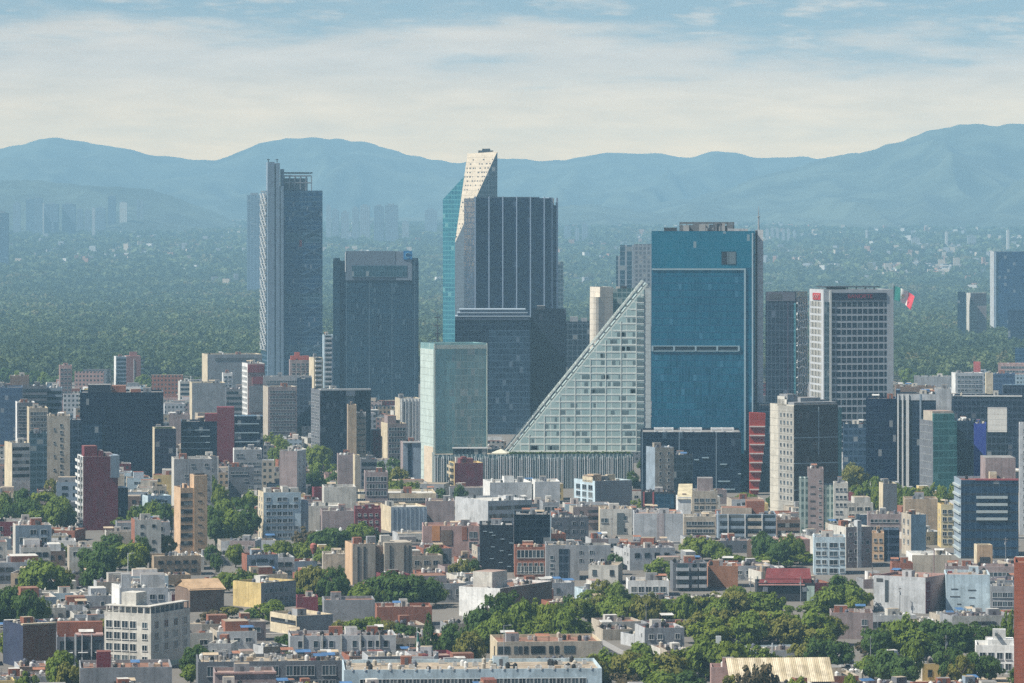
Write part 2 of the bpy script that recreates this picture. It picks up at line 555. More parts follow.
    def clutter(s, n=4, seed=0, hut=True):
        """Stair hut, water tanks, air conditioners and ducts, as on every roof here."""
        r = random.Random(seed * 31 + int(s.D))
        H = s.H - s.z0 - s.parapet
        w2, d2 = s.W / 2 - 1.2, s.d / 2 - 1.2
        if w2 < 1 or d2 < 1: return
        if hut:
            hw, hd, hh = min(r.uniform(2.4, 4.2), w2), min(r.uniform(2.4, 4), d2), r.uniform(2.2, 3)
            x, y = r.uniform(-w2 + hw / 2, w2 - hw / 2), r.uniform(-d2 * .3, d2 - hd / 2) if d2 > hd else 0
            mb = MB()
            mb.box(x - hw / 2, x + hw / 2, y - hd / 2, y + hd / 2, H - .05, H + hh, 0, 1)
            mb.box(x - .45, x + .45, y - hd / 2 - .05, y - hd / 2 + .1, H, H + 2, 2)
            add('stair_hut', mb.mesh('stair_hut', [r.choice([s.wallm if 'wall' in s.wallm.name else W_('grey'), W_('grey'), W_('off-white'), W_('brick-red')]), RF(r.choice(['grey', 'tan', 'terracotta', 'white'])), plain('door_metal', (0.1, 0.1, 0.11))]), s.root)
        for _ in range(n):
            x, y = r.uniform(-w2, w2), r.uniform(-d2, d2)
            q = r.random()
            if q < 0.5:
                c = r.choice([(0.015, 0.016, 0.018), (0.015, 0.016, 0.018), (0.42, 0.38, 0.31), (0.6, 0.6, 0.58), (0.1, 0.11, 0.14), (0.24, 0.22, 0.2)])
                def mk():
                    mb = MB()
                    mb.cyl(0, 0, .0, 1.35, .62, .64)
                    mb.cyl(0, 0, 1.35, 1.62, .6, .25)
                    mb.cyl(0, 0, 1.62, 1.74, .26, .24)
                    return mb.mesh('water_tank', plain('tank_plastic', c, .5))
                add('water_tank', shared(('tank', c), mk), s.root, (x, y, H - .02), r.uniform(0, 3))
            elif q < 0.8:
                def mk():
                    mb = MB()
                    mb.box(-.8, .8, -.55, .55, .1, 1.1)
                    mb.cyl(0, 0, 1.1, 1.2, .42, .42, 10, 1)
                    mb.box(-.7, -.5, -.5, .5, -.02, .1, 1); mb.box(.5, .7, -.5, .5, -.02, .1, 1)
                    return mb.mesh('air_conditioner', [plain('painted_steel', (0.5, 0.5, 0.48), .5), plain('dark_steel', (0.06, 0.06, 0.07), .5)])
                add('air_conditioner', shared('aircon', mk), s.root, (x, y, H - .02), r.choice([0, 1.57]))
            elif q < 0.9:
                w, l, h = r.uniform(.8, 2.4), r.uniform(.8, 2.4), r.uniform(.5, 1.5)
                mb = MB()
                mb.box(x - w / 2, x + w / 2, y - l / 2, y + l / 2, H - .05, H + h)
                add('skylight_box', mb.mesh('skylight_box', W_(r.choice(['white', 'grey', 'tan', 'brick-red', 'off-white', 'maroon']))), s.root)
            elif q < 0.96:
                w, l, h = min(r.uniform(2, 4), w2), min(r.uniform(1.6, 3), d2), r.uniform(1.6, 2.3)
                mb = MB()
                for px_, py_ in ((-1, -1), (1, -1), (1, 1), (-1, 1)):
                    mb.box(x + px_ * w / 2 - .06, x + px_ * w / 2 + .06, y + py_ * l / 2 - .06, y + py_ * l / 2 + .06, H - .05, H + h)
                mb.poly([(x - w / 2 - .2, y - l / 2 - .2, H + h), (x + w / 2 + .2, y - l / 2 - .2, H + h), (x + w / 2 + .2, y + l / 2 + .2, H + h + .5), (x - w / 2 - .2, y + l / 2 + .2, H + h + .5)], 1)
                add('sheet_canopy', mb.mesh('sheet_canopy', [STEEL_RUST(), rooftop(*r.choice([('rusty_sheet', (.34, .15, .09)), ('white_sheet', (.62, .61, .58)), ('blue_tarp', (.06, .16, .34)), ('tan_sheet', (.5, .4, .28))]))]), s.root)
            else:
                def mk():
                    mb = MB()
                    mb.cyl(0, 0, -.05, 3.6, .05, .03, 5)
                    for zz_ in (2.4, 2.9, 3.4): mb.box(-.6, .6, -.03, .03, zz_, zz_ + .05)
                    return mb.mesh('antenna', plain('dark_steel', (0.06, 0.06, 0.07), .5))
                add('antenna', shared('aerial', mk), s.root, (x, y, H), r.uniform(0, 3))
# ------------------------------------------------------------------ terrain
def sstep(t):
    t = min(1.0, max(0.0, t))
    return t * t * (3 - 2 * t)

def terrain(x, y):
    if y < 6500: return 0.0
    h = 150 * sstep((y - 6500) / 8500) + 60 * sstep((y - 13500) / 5000)
    h += 10 * sstep((y - 7500) / 2500) * (mnoise.noise(Vector((x / 900, y / 1300, 0.3))) + 0.4)
    return max(0.0, h)

gm, gt, gb = new_mat('ground')
geo = wn(gt, 'ShaderNodeNewGeometry')
gn = wn(gt, 'ShaderNodeTexNoise')
gn.inputs['Scale'].default_value = 0.03
gn.inputs['Detail'].default_value = 8
gt.links.new(geo.outputs['Position'], gn.inputs['Vector'])
gs = wn(gt, 'ShaderNodeSeparateXYZ')
gt.links.new(geo.outputs['Position'], gs.inputs[0])
city = mixc(gt, gn.outputs['Fac'], (0.10, 0.095, 0.09), (0.20, 0.18, 0.155))
wild = mixc(gt, gn.outputs['Fac'], (0.035, 0.05, 0.022), (0.10, 0.095, 0.05))
gt.links.new(mixc(gt, ramp01(gt, gs.outputs[1], 3400, 3600), city, wild), gb.inputs['Base Color'])
gb.inputs['Roughness'].default_value = 0.95
ys = list(np.concatenate([np.linspace(-200, 6000, 20), np.linspace(6300, 21000, 90)]))
xs = list(np.linspace(-5200, 5200, 70))
mb = MB()
mb.v = [(x, y, terrain(x, y)) for y in ys for x in xs]
nx = len(xs)
mb.f = [(j * nx + i, j * nx + i + 1, (j + 1) * nx + i + 1, (j + 1) * nx + i) for j in range(len(ys) - 1) for i in range(nx - 1)]
mb.m = [0] * len(mb.f)
ground = add('ground', mb.mesh('ground', gm))
ground['kind'] = 'structure'
for p in ground.data.polygons: p.use_smooth = True

# streets of the near districts: asphalt strips with kerbs, painted lane lines
asph = plain('asphalt', (0.055, 0.055, 0.058), .85)
pave = plain('pavement_concrete', (0.27, 0.26, 0.25), .9)
paint = plain('road_paint', (0.6, 0.58, 0.5), .7)
def street(name, a, b, w):
    a, b = Vector((*a, 0)), Vector((*b, 0))
    d = (b - a).normalized(); n = Vector((-d.y, d.x, 0))
    def strip(nm, o0, o1, z, m):
        s = MB()
        s.poly([a + n * o0 + Vector((0, 0, z)), b + n * o0 + Vector((0, 0, z)), b + n * o1 + Vector((0, 0, z)), a + n * o1 + Vector((0, 0, z))][::-1])
        o = add(nm, s.mesh(nm, m)); o['kind'] = 'structure'; return o
    strip(name, -w / 2, w / 2, 0.05, asph)
    for q in (-1, 1):
        s = MB()
        e0, e1 = q * w / 2, q * (w / 2 + 3)
        lo, hi = min(e0, e1), max(e0, e1)
        pts = [a + n * lo, b + n * lo, b + n * hi, a + n * hi]
        s.prism([(p.x, p.y) for p in pts][::-1], 0.0, 0.17)
        o = add('pavement', s.mesh('pavement', pave)); o['kind'] = 'structure'
    s = MB()
    L = (b - a).length; t = 0
    while t < L - 4:
        p, q2 = a + d * t, a + d * (t + 3)
        s.poly([tuple(p + n * .1 + Vector((0, 0, .09))), tuple(q2 + n * .1 + Vector((0, 0, .09))), tuple(q2 - n * .1 + Vector((0, 0, .09))), tuple(p - n * .1 + Vector((0, 0, .09)))][::-1])
        t += 9
    o = add('road_marking', s.mesh('road_marking', paint)); o['kind'] = 'structure'
street('road', (-190, 1265), (260, 1345), 14)
street('road', (-170, 1610), (330, 1700), 12)
street('road', (60, 1020), (14, 1300), 9)

# ------------------------------------------------------------------ mountains
def ridge(name, D, prof, depth, col, seed, base=40, rough=1.0):
    """A range whose crest stands at distance D; prof gives crest rows of the photograph at columns, turned into metres."""
    m, t, b = new_mat(name + '_slopes')
    g = wn(t, 'ShaderNodeNewGeometry')
    n = wn(t, 'ShaderNodeTexNoise')
    n.inputs['Scale'].default_value = 0.0028
    n.inputs['Detail'].default_value = 9
    n.inputs['Roughness'].default_value = 0.66
    t.links.new(g.outputs['Position'], n.inputs['Vector'])
    t.links.new(mixc(t, ramp01(t, n.outputs['Fac'], .38, .66), col, tuple(v * 2.6 + .03 for v in col)), b.inputs['Base Color'])
    b.inputs['Roughness'].default_value = 1.0
    px = [p[0] for p in prof]; hz = [Z(p[1], D) for p in prof]
    xs = np.linspace(X(px[0], D), X(px[-1], D), 420)
    hs = np.interp(xs, [X(p, D) for p in px], hz)
    k = np.array([1, 2, 3, 4, 3, 2, 1.]); k /= k.sum()
    hs = np.convolve(np.pad(hs, 3, mode='edge'), k, 'valid') + np.array([16 * mnoise.noise(Vector((x / 260, seed, .5))) + 9 * mnoise.noise(Vector((x / 85, seed, 1.5))) + 5 * mnoise.noise(Vector((x / 35, seed, 2.5))) for x in xs]) * rough
    ts = list(np.linspace(0, 1, 60)) + [1.06, 1.14, 1.2]
    mb = MB()
    for tt in ts:
        for x, h in zip(xs, hs):
            y = D - depth * (1 - tt)
            gb_ = terrain(x, y) - 12
            if tt <= 1:
                s = tt ** 1.15 * (0.55 + 0.45 * tt)
                w = math.sin(math.pi * min(1, tt)) ** 0.7
                sp = 1 - abs(mnoise.noise(Vector((x / 620 + 0.35 * mnoise.noise(Vector((x / 900, y / 900, seed))), y / 2600, seed)))) * 2
                sp2 = 1 - abs(mnoise.noise(Vector((x / 210, y / 800, seed + 5)))) * 2
                z = gb_ + (h - gb_) * min(1.0, max(0.0, s + w * (0.46 * (sp - .62) + 0.2 * (sp2 - .6)) * rough))
                z += tt * 5 * mnoise.noise(Vector((x / 90, y / 90, seed)))
            else:
                z = gb_ + (h - gb_) * max(0, 1 - (tt - 1) * 4.9)
            mb.v.append((x, y, z))
    nx = len(xs)
    mb.f = [(j * nx + i, j * nx + i + 1, (j + 1) * nx + i + 1, (j + 1) * nx + i) for j in range(len(ts) - 1) for i in range(nx - 1)]
    mb.m = [0] * len(mb.f)
    o = add(name, mb.mesh(name, m))
    o['kind'] = 'structure'
    for p in o.data.polygons: p.use_smooth = True
    return o
MTN = (0.022, 0.030, 0.016)
ridge('mountains', 20500, [(-420, 175), (-200, 165), (-60, 158), (0, 150), (28, 143), (52, 137), (85, 141), (110, 146), (145, 152), (170, 155), (200, 158), (225, 158), (245, 150), (262, 142), (285, 138), (312, 136), (345, 139), (375, 145), (400, 151), (425, 158), (445, 163), (470, 161), (500, 159), (530, 161), (555, 160), (575, 159), (592, 155), (606, 152), (625, 155), (640, 153), (655, 152), (672, 156), (690, 158), (705, 154), (722, 152), (740, 155), (755, 159), (775, 158), (790, 156), (805, 156), (825, 158), (860, 155), (920, 152), (1100, 155), (1450, 170)], 4200, MTN, 1.7)
ridge('mountains', 17000, [(600, 222), (660, 205), (720, 190), (760, 176), (800, 165), (830, 158), (850, 154), (872, 150), (885, 144), (905, 140), (925, 134), (945, 129), (962, 125), (985, 124), (1005, 124), (1030, 127), (1080, 124), (1200, 132), (1500, 160)], 3900, MTN, 8.4, rough=1.1)
ridge('hills', 14200, [(-300, 190), (-100, 182), (0, 180), (40, 181), (80, 184), (120, 187), (150, 191), (175, 198), (200, 208), (225, 218), (250, 228), (275, 236), (290, 240)], 2000, (0.018, 0.028, 0.016), 4.1, rough=.7)
ridge('hills', 15300, [(290, 236), (340, 228), (420, 220), (480, 214), (540, 206), (590, 204), (640, 210), (700, 214), (770, 222), (840, 226), (900, 222), (980, 220), (1060, 216), (1200, 214)], 1900, MTN, 6.6, rough=.8)

# ------------------------------------------------------------------ haze over the valley
hm = bpy.data.materials.new('haze')
hm.use_nodes = True
ht = hm.node_tree
ht.nodes.clear()
pv = wn(ht, 'ShaderNodeVolumePrincipled')
pv.inputs['Color'].default_value = (*HAZE_COLOR, 1)
pv.inputs['Density'].default_value = HAZE_DENSITY
pv.inputs['Anisotropy'].default_value = -0.1
ho = wn(ht, 'ShaderNodeOutputMaterial')
ht.links.new(pv.outputs[0], ho.inputs['Volume'])
mb = MB()
mb.box(-5600, 5600, -600, 21700, -12, 700)
haze = add('haze', mb.mesh('haze', hm))
haze['kind'] = 'stuff'

# ------------------------------------------------------------------ leaves
def leaf_mat(name, c1, c2, trans=0.25):
    m, t, b = new_mat(name)
    oi = wn(t, 'ShaderNodeObjectInfo')
    g = wn(t, 'ShaderNodeNewGeometry')
    n = wn(t, 'ShaderNodeTexNoise')
    n.inputs['Scale'].default_value = 0.45
    n.inputs['Detail'].default_value = 3
    t.links.new(g.outputs['Position'], n.inputs['Vector'])
    f = mth(t, 'ADD', mth(t, 'MULTIPLY', n.outputs['Fac'], 0.8), mth(t, 'MULTIPLY', g.outputs['Random Per Island'], 0.35), clamp=True)
    col = mixc(t, f, c1, c2)
    t.links.new(col, b.inputs['Base Color'])
    b.inputs['Roughness'].default_value = 0.75
    b.inputs['Specular IOR Level'].default_value = 0.25
    tr = wn(t, 'ShaderNodeBsdfTranslucent')
    t.links.new(mixc(t, 0.6, col, (0.16, 0.20, 0.02)), tr.inputs['Color'])
    mx = wn(t, 'ShaderNodeMixShader')
    mx.inputs[0].default_value = trans
    out = t.nodes['Material Output']
    t.links.new(b.outputs[0], mx.inputs[1])
    t.links.new(tr.outputs[0], mx.inputs[2])
    t.links.new(mx.outputs[0], out.inputs['Surface'])
    return m

def mesh_np(name, V, nq, mats, mi=None):
    me = bpy.data.meshes.new(name)
    nv = len(V)
    me.vertices.add(nv)
    me.vertices.foreach_set('co', V.astype(np.float32).ravel())
    me.loops.add(nv)
    me.loops.foreach_set('vertex_index', np.arange(nv, dtype=np.int32))
    me.polygons.add(nq)
    me.polygons.foreach_set('loop_start', np.arange(0, nv, 4, dtype=np.int32))
    for m in mats: me.materials.append(m)
    if mi is not None: me.polygons.foreach_set('material_index', mi.astype(np.int32))
    me.update(calc_edges=True)
    return me

def quads(C, size, rg, nrm=None, jit=0.9):
    """Leaf-clump quads at centres C; size per quad; normals lean to nrm."""
    n = len(C)
    N = rg.normal(size=(n, 3)) * jit
    if nrm is not None: N = N + nrm
    N /= np.linalg.norm(N, axis=1, keepdims=True) + 1e-9
    T = np.cross(N, rg.normal(size=(n, 3)))
    T /= np.linalg.norm(T, axis=1, keepdims=True) + 1e-9
    Bq = np.cross(N, T)
    s = np.asarray(size).reshape(-1, 1) * 0.5
    a = rg.uniform(.7, 1.25, size=(n, 1)); b = rg.uniform(.6, 1.1, size=(n, 1))
    V = np.stack([C - T * s * a - Bq * s * b, C + T * s * a - Bq * s * b * .7, C + T * s * a * .7 + Bq * s * b, C - T * s * a + Bq * s * b * .8], axis=1)
    return V.reshape(-1, 3)

# ------------------------------------------------------------------ the park and the far city
rg = np.random.default_rng(5)
def scatter(y0, y1, pitch, grow=0.0, margin=1.12):
    out = []
    y = y0
    while y < y1:
        p = pitch * (1 + grow * (y - y0) / (y1 - y0))
        hw = 512 / FOC * y * margin + 30
        n = int(2 * hw / p)
        xs_ = np.linspace(-hw, hw, n) + rg.uniform(-.45, .45, n) * p
        out.append(np.stack([xs_, y + rg.uniform(-.5, .5, n) * p], 1))
        y += p
    return np.concatenate(out)

def build_wood(name, P, R_, Hh, nquads, qs, mats):
    n = len(P)
    k = nquads
    U = rg.normal(size=(n, k, 3)); U /= np.linalg.norm(U, axis=2, keepdims=True)
    U[:, :, 2] = np.abs(U[:, :, 2]) * 1.1 - 0.25
    rad = rg.uniform(.72, 1.05, size=(n, k, 1))
    lob = 1 + 0.25 * np.sin(U[:, :, :1] * 5 + rg.uniform(0, 6, (n, 1, 1))) * np.cos(U[:, :, 1:2] * 4 + rg.uniform(0, 6, (n, 1, 1)))
    C = U * rad * lob * np.stack([R_, R_, Hh * .5], 1)[:, None, :]
    base = np.array([terrain(a, b) for a, b in P])
    C[:, :, 0] += P[:, None, 0]; C[:, :, 1] += P[:, None, 1]; C[:, :, 2] += (base + Hh * .58)[:, None]
    sz = np.repeat(R_ * qs, k) * rg.uniform(.7, 1.3, n * k)
    V = quads(C.reshape(-1, 3), sz, rg, U.reshape(-1, 3) * 1.4)
    tone = np.array([mnoise.noise(Vector((a / 160, b / 420, 2.2))) for a, b in P]) + rg.uniform(-.45, .45, n)
    mi = np.digitize(tone, [-.18, .2, .52])
    o = add(name, mesh_np(name, V, n * k, mats, np.repeat(np.minimum(mi, len(mats) - 1), k)))
    o['kind'] = 'stuff'
    return o
WOOD = [leaf_mat('dark_forest_leaves', (0.026, 0.050, 0.030), (0.054, 0.086, 0.044)), leaf_mat('forest_leaves', (0.048, 0.080, 0.038), (0.095, 0.130, 0.058)),
        leaf_mat('light_forest_leaves', (0.074, 0.110, 0.042), (0.145, 0.18, 0.075)), leaf_mat('dry_forest_leaves', (0.085, 0.085, 0.035), (0.16, 0.15, 0.07))]
P1 = scatter(3480, 5200, 12.5)
P1 = P1[rg.random(len(P1)) > .06]
build_wood('forest', P1, rg.uniform(5.5, 10, len(P1)), rg.uniform(11, 22, len(P1)), 80, .34, WOOD)
P2 = scatter(5200, 8200, 17, .3)
P2 = P2[rg.random(len(P2)) > .10]
build_wood('forest', P2, rg.uniform(7, 12.5, len(P2)), rg.uniform(12, 22, len(P2)), 36, .5, WOOD)

# beyond the park: housing among trees, climbing to the foot of the hills
P3 = scatter(7700, 15000, 22, .4)
dn = np.array([mnoise.noise(Vector((a / 420, b / 900, 7.7))) + .35 * mnoise.noise(Vector((a / 130, b / 260, 1.1))) for a, b in P3])
right = (P3[:, 0] / P3[:, 1] * FOC + 512 - 430) / 400
ph = np.clip(.40 + .75 * dn + .22 * np.clip(right, -1, 1) + .18 * (P3[:, 1] > 9500), .03, .85)
ish = rg.random(len(P3)) < ph
T3 = P3[~ish]
build_wood('distant_trees', T3, rg.uniform(9, 17, len(T3)), rg.uniform(10, 19, len(T3)), 12, .9, WOOD)
H3 = P3[ish]
def box_quads(P, w, d, h, ang, z):
    n = len(P)
    c, s_ = np.cos(ang), np.sin(ang)
    co = []
    for q in ((-1, -1), (1, -1), (1, 1), (-1, 1)):
        lx, ly = q[0] * w / 2, q[1] * d / 2
        co.append(np.stack([P[:, 0] + lx * c - ly * s_, P[:, 1] + lx * s_ + ly * c], 1))
    lo = [np.column_stack([p, z]) for p in co]; hi = [np.column_stack([p, z + h]) for p in co]
    F = [np.stack([lo[i], lo[(i + 1) % 4], hi[(i + 1) % 4], hi[i]], 1) for i in range(4)] + [np.stack(hi, 1)]
    return np.stack(F, 1).reshape(-1, 3)
n3 = len(H3)
tall = rg.random(n3) < .03
z3 = np.array([terrain(a, b) for a, b in H3]) - 1
V = box_quads(H3, rg.uniform(7, 17, n3), rg.uniform(8, 15, n3), np.where(tall, rg.uniform(15, 26, n3), rg.uniform(4, 9, n3)), rg.uniform(-.5, .5, n3), z3)
hmats = [weathered('distant_white_wall', (0.68, 0.66, 0.62), .3), weathered('distant_tan_wall', (0.5, 0.42, 0.33), .3), weathered('distant_grey_wall', (0.3, 0.31, 0.33), .3), weathered('distant_brick_wall', (0.36, 0.2, 0.14), .3), rooftop('distant_roof', (0.46, 0.36, 0.29))]
wm = rg.choice([0, 0, 1, 1, 1, 2, 2, 2, 3, 3], n3)
mi = np.stack([wm, wm, wm, wm, np.where(rg.random(n3) < .4, wm, 4)], 1).ravel()
o = add('distant_houses', mesh_np('distant_houses', V, n3 * 5, hmats, mi))
o['kind'] = 'stuff'
# ------------------------------------------------------------------ the high-rises
STEEL_W = plain('white_painted_steel', (0.72, 0.73, 0.72), .45)
STEEL_D = plain('dark_steel', (0.045, 0.05, 0.06), .5)
STEEL_G = plain('grey_steel', (0.28, 0.30, 0.32), .5)
CONC = weathered('concrete', (0.42, 0.41, 0.38), .35)
CONC_L = weathered('pale_concrete', (0.60, 0.58, 0.53), .3)

def obj_mb(name, mb, mats, parent):
    return add(name, mb.mesh(name, mats), parent)

# 1 -- tower with external lattice, far left of the group
g_bb = curtain('lattice_tower_glass', (0.03, 0.115, 0.24), (0.010, 0.045, 0.11), (0.06, 0.13, 0.21), 4.1, 1.5, .14, .22, (0.07, 0.13, 0.19), .45, .2, .03)
b = Bld('office_tower', 'tall blue glass tower with twin pale shafts on its left corner and lattice bracing', 'office tower', (261, 267, 322.5), 190.5, 3400, 44, wall=g_bb, vb=378, short='lattice-braced blue tower')
sh = weathered('lift_shaft_panels', (0.19, 0.26, 0.33), .2)
for a, c, t in ((267.2, 274.2, 162), (275.4, 279.4, 163), (280.2, 283.2, 186)):
    b.bx('lift_shaft', 'F', b.u('F', a), b.u('F', c), 0, b.z(t), 3.0, sh, 8.0)
lat = MB()                                           # zig-zag bracing over the left face
zz, k = 30.0, 0
dl = b.d
while zz < b.H - 6:
    for u0, u1 in ((1, dl / 4), (dl / 4, dl / 2), (dl / 2, dl * .75), (dl * .75, dl - 1)):
        s_ = 1 if (k + int(u0 / (dl / 4) + .5)) % 2 else -1
        a = b.at('L', u0 if s_ > 0 else u1, zz, 1.1)[0]; c = b.at('L', u1 if s_ > 0 else u0, zz + 4.6, 1.1)[0]
        lat.bar(a, c, .55, .9)
    a = b.at('L', .5, zz, 1.0)[0]; c = b.at('L', dl - .5, zz, 1.0)[0]
    lat.bar(a, c, 0.5)
    zz += 4.6; k += 1
obj_mb('bracing_lattice', lat, plain('lattice_grey_white', (.42, .44, .45), .5), b.root)
cr = MB()                                            # open crown
x0, x1, top = b.u('F', 284) - b.W / 2, b.u('F', 312) - b.W / 2, b.z(172.5)
for x in np.linspace(x0, x1, 6):
    cr.box(x - .4, x + .4, -b.d / 2 + 3, -b.d / 2 + 3.8, b.H - 1.2, top - 3)
    cr.box(x - .4, x + .4, b.d / 2 - 8, b.d / 2 - 7.2, b.H - 1.2, top - 3)
for z in (top - 9, top - 3):
    cr.box(x0, x1, -b.d / 2 + 2.9, -b.d / 2 + 3.9, z, z + .9); cr.box(x0, x1, b.d / 2 - 8.1, b.d / 2 - 7.1, z, z + .9)
    cr.box(x0 - .1, x0 + .9, -b.d / 2 + 3.9, b.d / 2 - 8.1, z, z + .9); cr.box(x1 - .9, x1 + .1, -b.d / 2 + 3.9, b.d / 2 - 8.1, z, z + .9)
obj_mb('crown_frame', cr, STEEL_G, b.root)
b.roofbox('plant_room', 285, 309, 178, plain('plant_louvres', (0.16, 0.2, 0.24), .6), .2, .7)
b.bx('helipad', 'F', b.u('F', 285), b.u('F', 313.5), b.z(173.2), b.z(172), -6, STEEL_D, 30)
b.roofbox('plant_mast', 281.5, 284.5, 169, sh, .05, .2)
for p in (268.6, 277.2):
    u = b.u('F', p) - b.W / 2
    s = MB(); s.cyl(u, -b.d / 2 + 1, b.z(162.3), b.z(158.8), .45, .3, 6); s.box(u - 1.1, u + 1.1, -b.d / 2 + .2, -b.d / 2 + 2, b.z(160), b.z(159.2))
    obj_mb('roof_beacon', s, STEEL_D, b.root)
dm = plain('sky_garden_recess', (0.02, 0.035, 0.05), .4)
for py in (232, 293, 345):
    b.panel('sky_garden', 'F', 285.5, 321, py, py + 11, .12, curtain('sky_garden_glass', (0.05, 0.13, 0.20), None, (0.12, 0.18, 0.22), 3.9, 6, .5, .3))
b.panel('accent_panel', 'F', 299.4, 301.8, 240, 246.5, .3, plain('red_panel', (0.25, 0.05, 0.06), .5))
br = MB()                                            # shallow diamonds across the glass front
for i in range(8):
    za = 28 + i * 16.5
    for q in (0, 1):
        ua, ub = b.u('F', 284), b.u('F', 322)
        um = (ua + ub) / 2
        for p0, p1 in (((ua, za), (um, za + 7.7)), ((um, za + 7.7), (ub, za))):
            br.bar(b.at('F', p0[0], p0[1] if q else 2 * za + 7.7 - p0[1], .25)[0], b.at('F', p1[0], p1[1] if q else 2 * za + 7.7 - p1[1], .25)[0], .5, .5)
obj_mb('facade_bracing', br, plain('bracing_blue', (0.08, 0.15, 0.22), .5), b.root)

# 2 -- broad dark slab
g2 = curtain('broad_dark_glass', (0.016, 0.068, 0.125), (0.006, 0.024, 0.055), (0.025, 0.065, 0.10), 3.9, 1.4, .3, .1, (0.02, 0.045, 0.07), .4, .2, .04, (0.10, 0.16, 0.20), wide=16.5, widec=(0.07, 0.12, 0.16))
b = Bld('office_tower', 'broad dark blue glass tower with stepped shoulders and grey top panel', 'office tower', (333, 333, 418.6), 261, 2900, 40, wall=g2, vb=400, short='broad dark glass tower')
b.bx('top_panel', 'F', b.u('F', 345.5), b.u('F', 395.5), b.H - 14, b.z(251), 0.5, plain('grey_top_panel', (0.12, 0.16, 0.205), .5), 24)
b.bx('top_panel', 'F', b.u('F', 396.0), b.u('F', 412), b.H - 14, b.z(251.3), 0.9, plain('pale_top_panel', (0.16, 0.20, 0.25), .5), 24)
b.panel('top_window_band', 'F', 352, 407, 265.5, 277, 1.1, curtain('top_band_glass', (0.04, 0.12, 0.17), None, (0.1, 0.15, 0.2), 3.9, 2.2, .2, .1), .2)
lg = b.panel('corner_logo', 'F', 403.5, 412.2, 250.9, 259.5, 1.4, plain('logo_blue', (0.02, 0.16, 0.36), .4))
lm = MB()
cu, cz = (b.u('F', 403.5) + b.u('F', 412.2)) / 2 - b.W / 2, (b.z(251) + b.z(259.5)) / 2
for i in range(5):
    a0, a1 = i * .95 + .5, (i + 1) * .95 + .5
    lm.bar((cu + 1.9 * math.cos(a0), -b.d / 2 - 1.55, cz + 1.9 * math.sin(a0)), (cu + 1.9 * math.cos(a1), -b.d / 2 - 1.55, cz + 1.9 * math.sin(a1)), .9, .3)
add('emblem', lm.mesh('emblem', plain('logo_light', (0.25, 0.5, 0.62), .5)), lg)
b.bx('painted_lit_edge', 'F', b.u('F', 345.0), b.u('F', 345.8), b.H - 8, b.z(252), .7, STEEL_W, 3)  # white strip paints in the sunlit edge of the top panel
for a, c in ((333.2, 340), (412.5, 418.3)):
    b.bx('shoulder_pier', 'F', b.u('F', a), b.u('F', c), 0, b.H + 2.2, 1.2, g2, 12)

# 3 -- triangular tower with a leaning concrete facet
D3 = 3600.0
def P3_(px, py, back=0.0): return (X(px, D3) - X(474, D3), back, Z(py, D3))
t3 = thing('office_tower', 'tallest tower, its pale concrete facet narrowing to a point beside teal glass', 'office tower', (X(474, D3), D3, 0))
tm = MB()
g3 = curtain('reform_front_glass', (0.05, 0.085, 0.12), (0.025, 0.05, 0.075), (0.09, 0.12, 0.15), 4.2, 3, .25, .16, None, .35, .25)
F1, F2, F3, F4 = (P3_(455, 0)[0], 0, 0), (P3_(497, 0)[0], 0, 0), P3_(497.3, 151.5), P3_(455, 243)
K1, K2, K3, K4 = (F1[0], 34, 0), (F2[0], 34, 0), P3_(497.3, 151.5, 34), (P3_(467, 153)[0] * 1.0, 30, Z(153, D3))
mid = P3_(474, 202); midb = (mid[0], 0, 0)
tm.poly([F1, midb, mid, F4], 0); tm.poly([midb, F2, F3, mid], 1)
tm.poly([F2, K2, K3, F3], 1); tm.poly([K2, K1, K4, K3], 0); tm.poly([K1, F1, F4, K4], 0)
obj_mb('wall', tm, [weathered('painted_shade_concrete', (0.21, 0.255, 0.30), .2, 4.2), g3], t3)  # the left front's shade is mixed into this grey-blue colour
fm = MB()
fm.poly([F4, F3, K4]); fm.poly([F3, K3, K4])
obj_mb('concrete_facet', fm, weathered('cream_concrete', (0.52, 0.45, 0.35), .3, 4.3), t3)
slots = MB()
rr = random.Random(3)
A, Bv, Cv = Vector(F4), Vector(F3), Vector(K4)
nrm = (Bv - A).cross(Cv - A).normalized()
if nrm.y > 0: nrm = -nrm
for i in range(19):
    zq = Z(160 + i * 4.3, D3)
    fa = (zq - A.z) / (Bv.z - A.z); fc = (zq - A.z) / (Cv.z - A.z)
    pa, pc = A.lerp(Bv, fa), A.lerp(Cv, fc)
    L = (pc - pa).length
    q = .8
    while q < L - 1.2:
        w = rr.uniform(.9, 2.3)
        if rr.random() < .62:
            p0, p1 = pa.lerp(pc, q / L), pa.lerp(pc, min(1, (q + w) / L))
            dz = (Cv - A).normalized() * 1.25
            o0 = nrm * .12
            slots.poly([p0 + o0, p1 + o0, p1 + o0 + dz, p0 + o0 + dz])
        q += w + rr.uniform(1.2, 2.6)
obj_mb('slot_windows', slots, STEEL_D, t3)['kind'] = 'stuff'
gm3 = MB()
x0, x1, x2 = P3_(442, 0)[0], P3_(452, 0)[0], P3_(464.5, 0)[0]
pts = [(x0, 44), (x2, 31), (x2 + 2, 52), (x0 + 3, 56)]
za, zb = Z(199, D3), Z(175, D3)
lo = [(*p, 0) for p in pts]; hi = [(*pts[0], za), (*pts[1], zb), (*pts[2], zb), (*pts[3], za)]
for i in range(4):
    j = (i + 1) % 4
    gm3.poly([lo[i], lo[j], hi[j], hi[i]])
gm3.poly(hi)
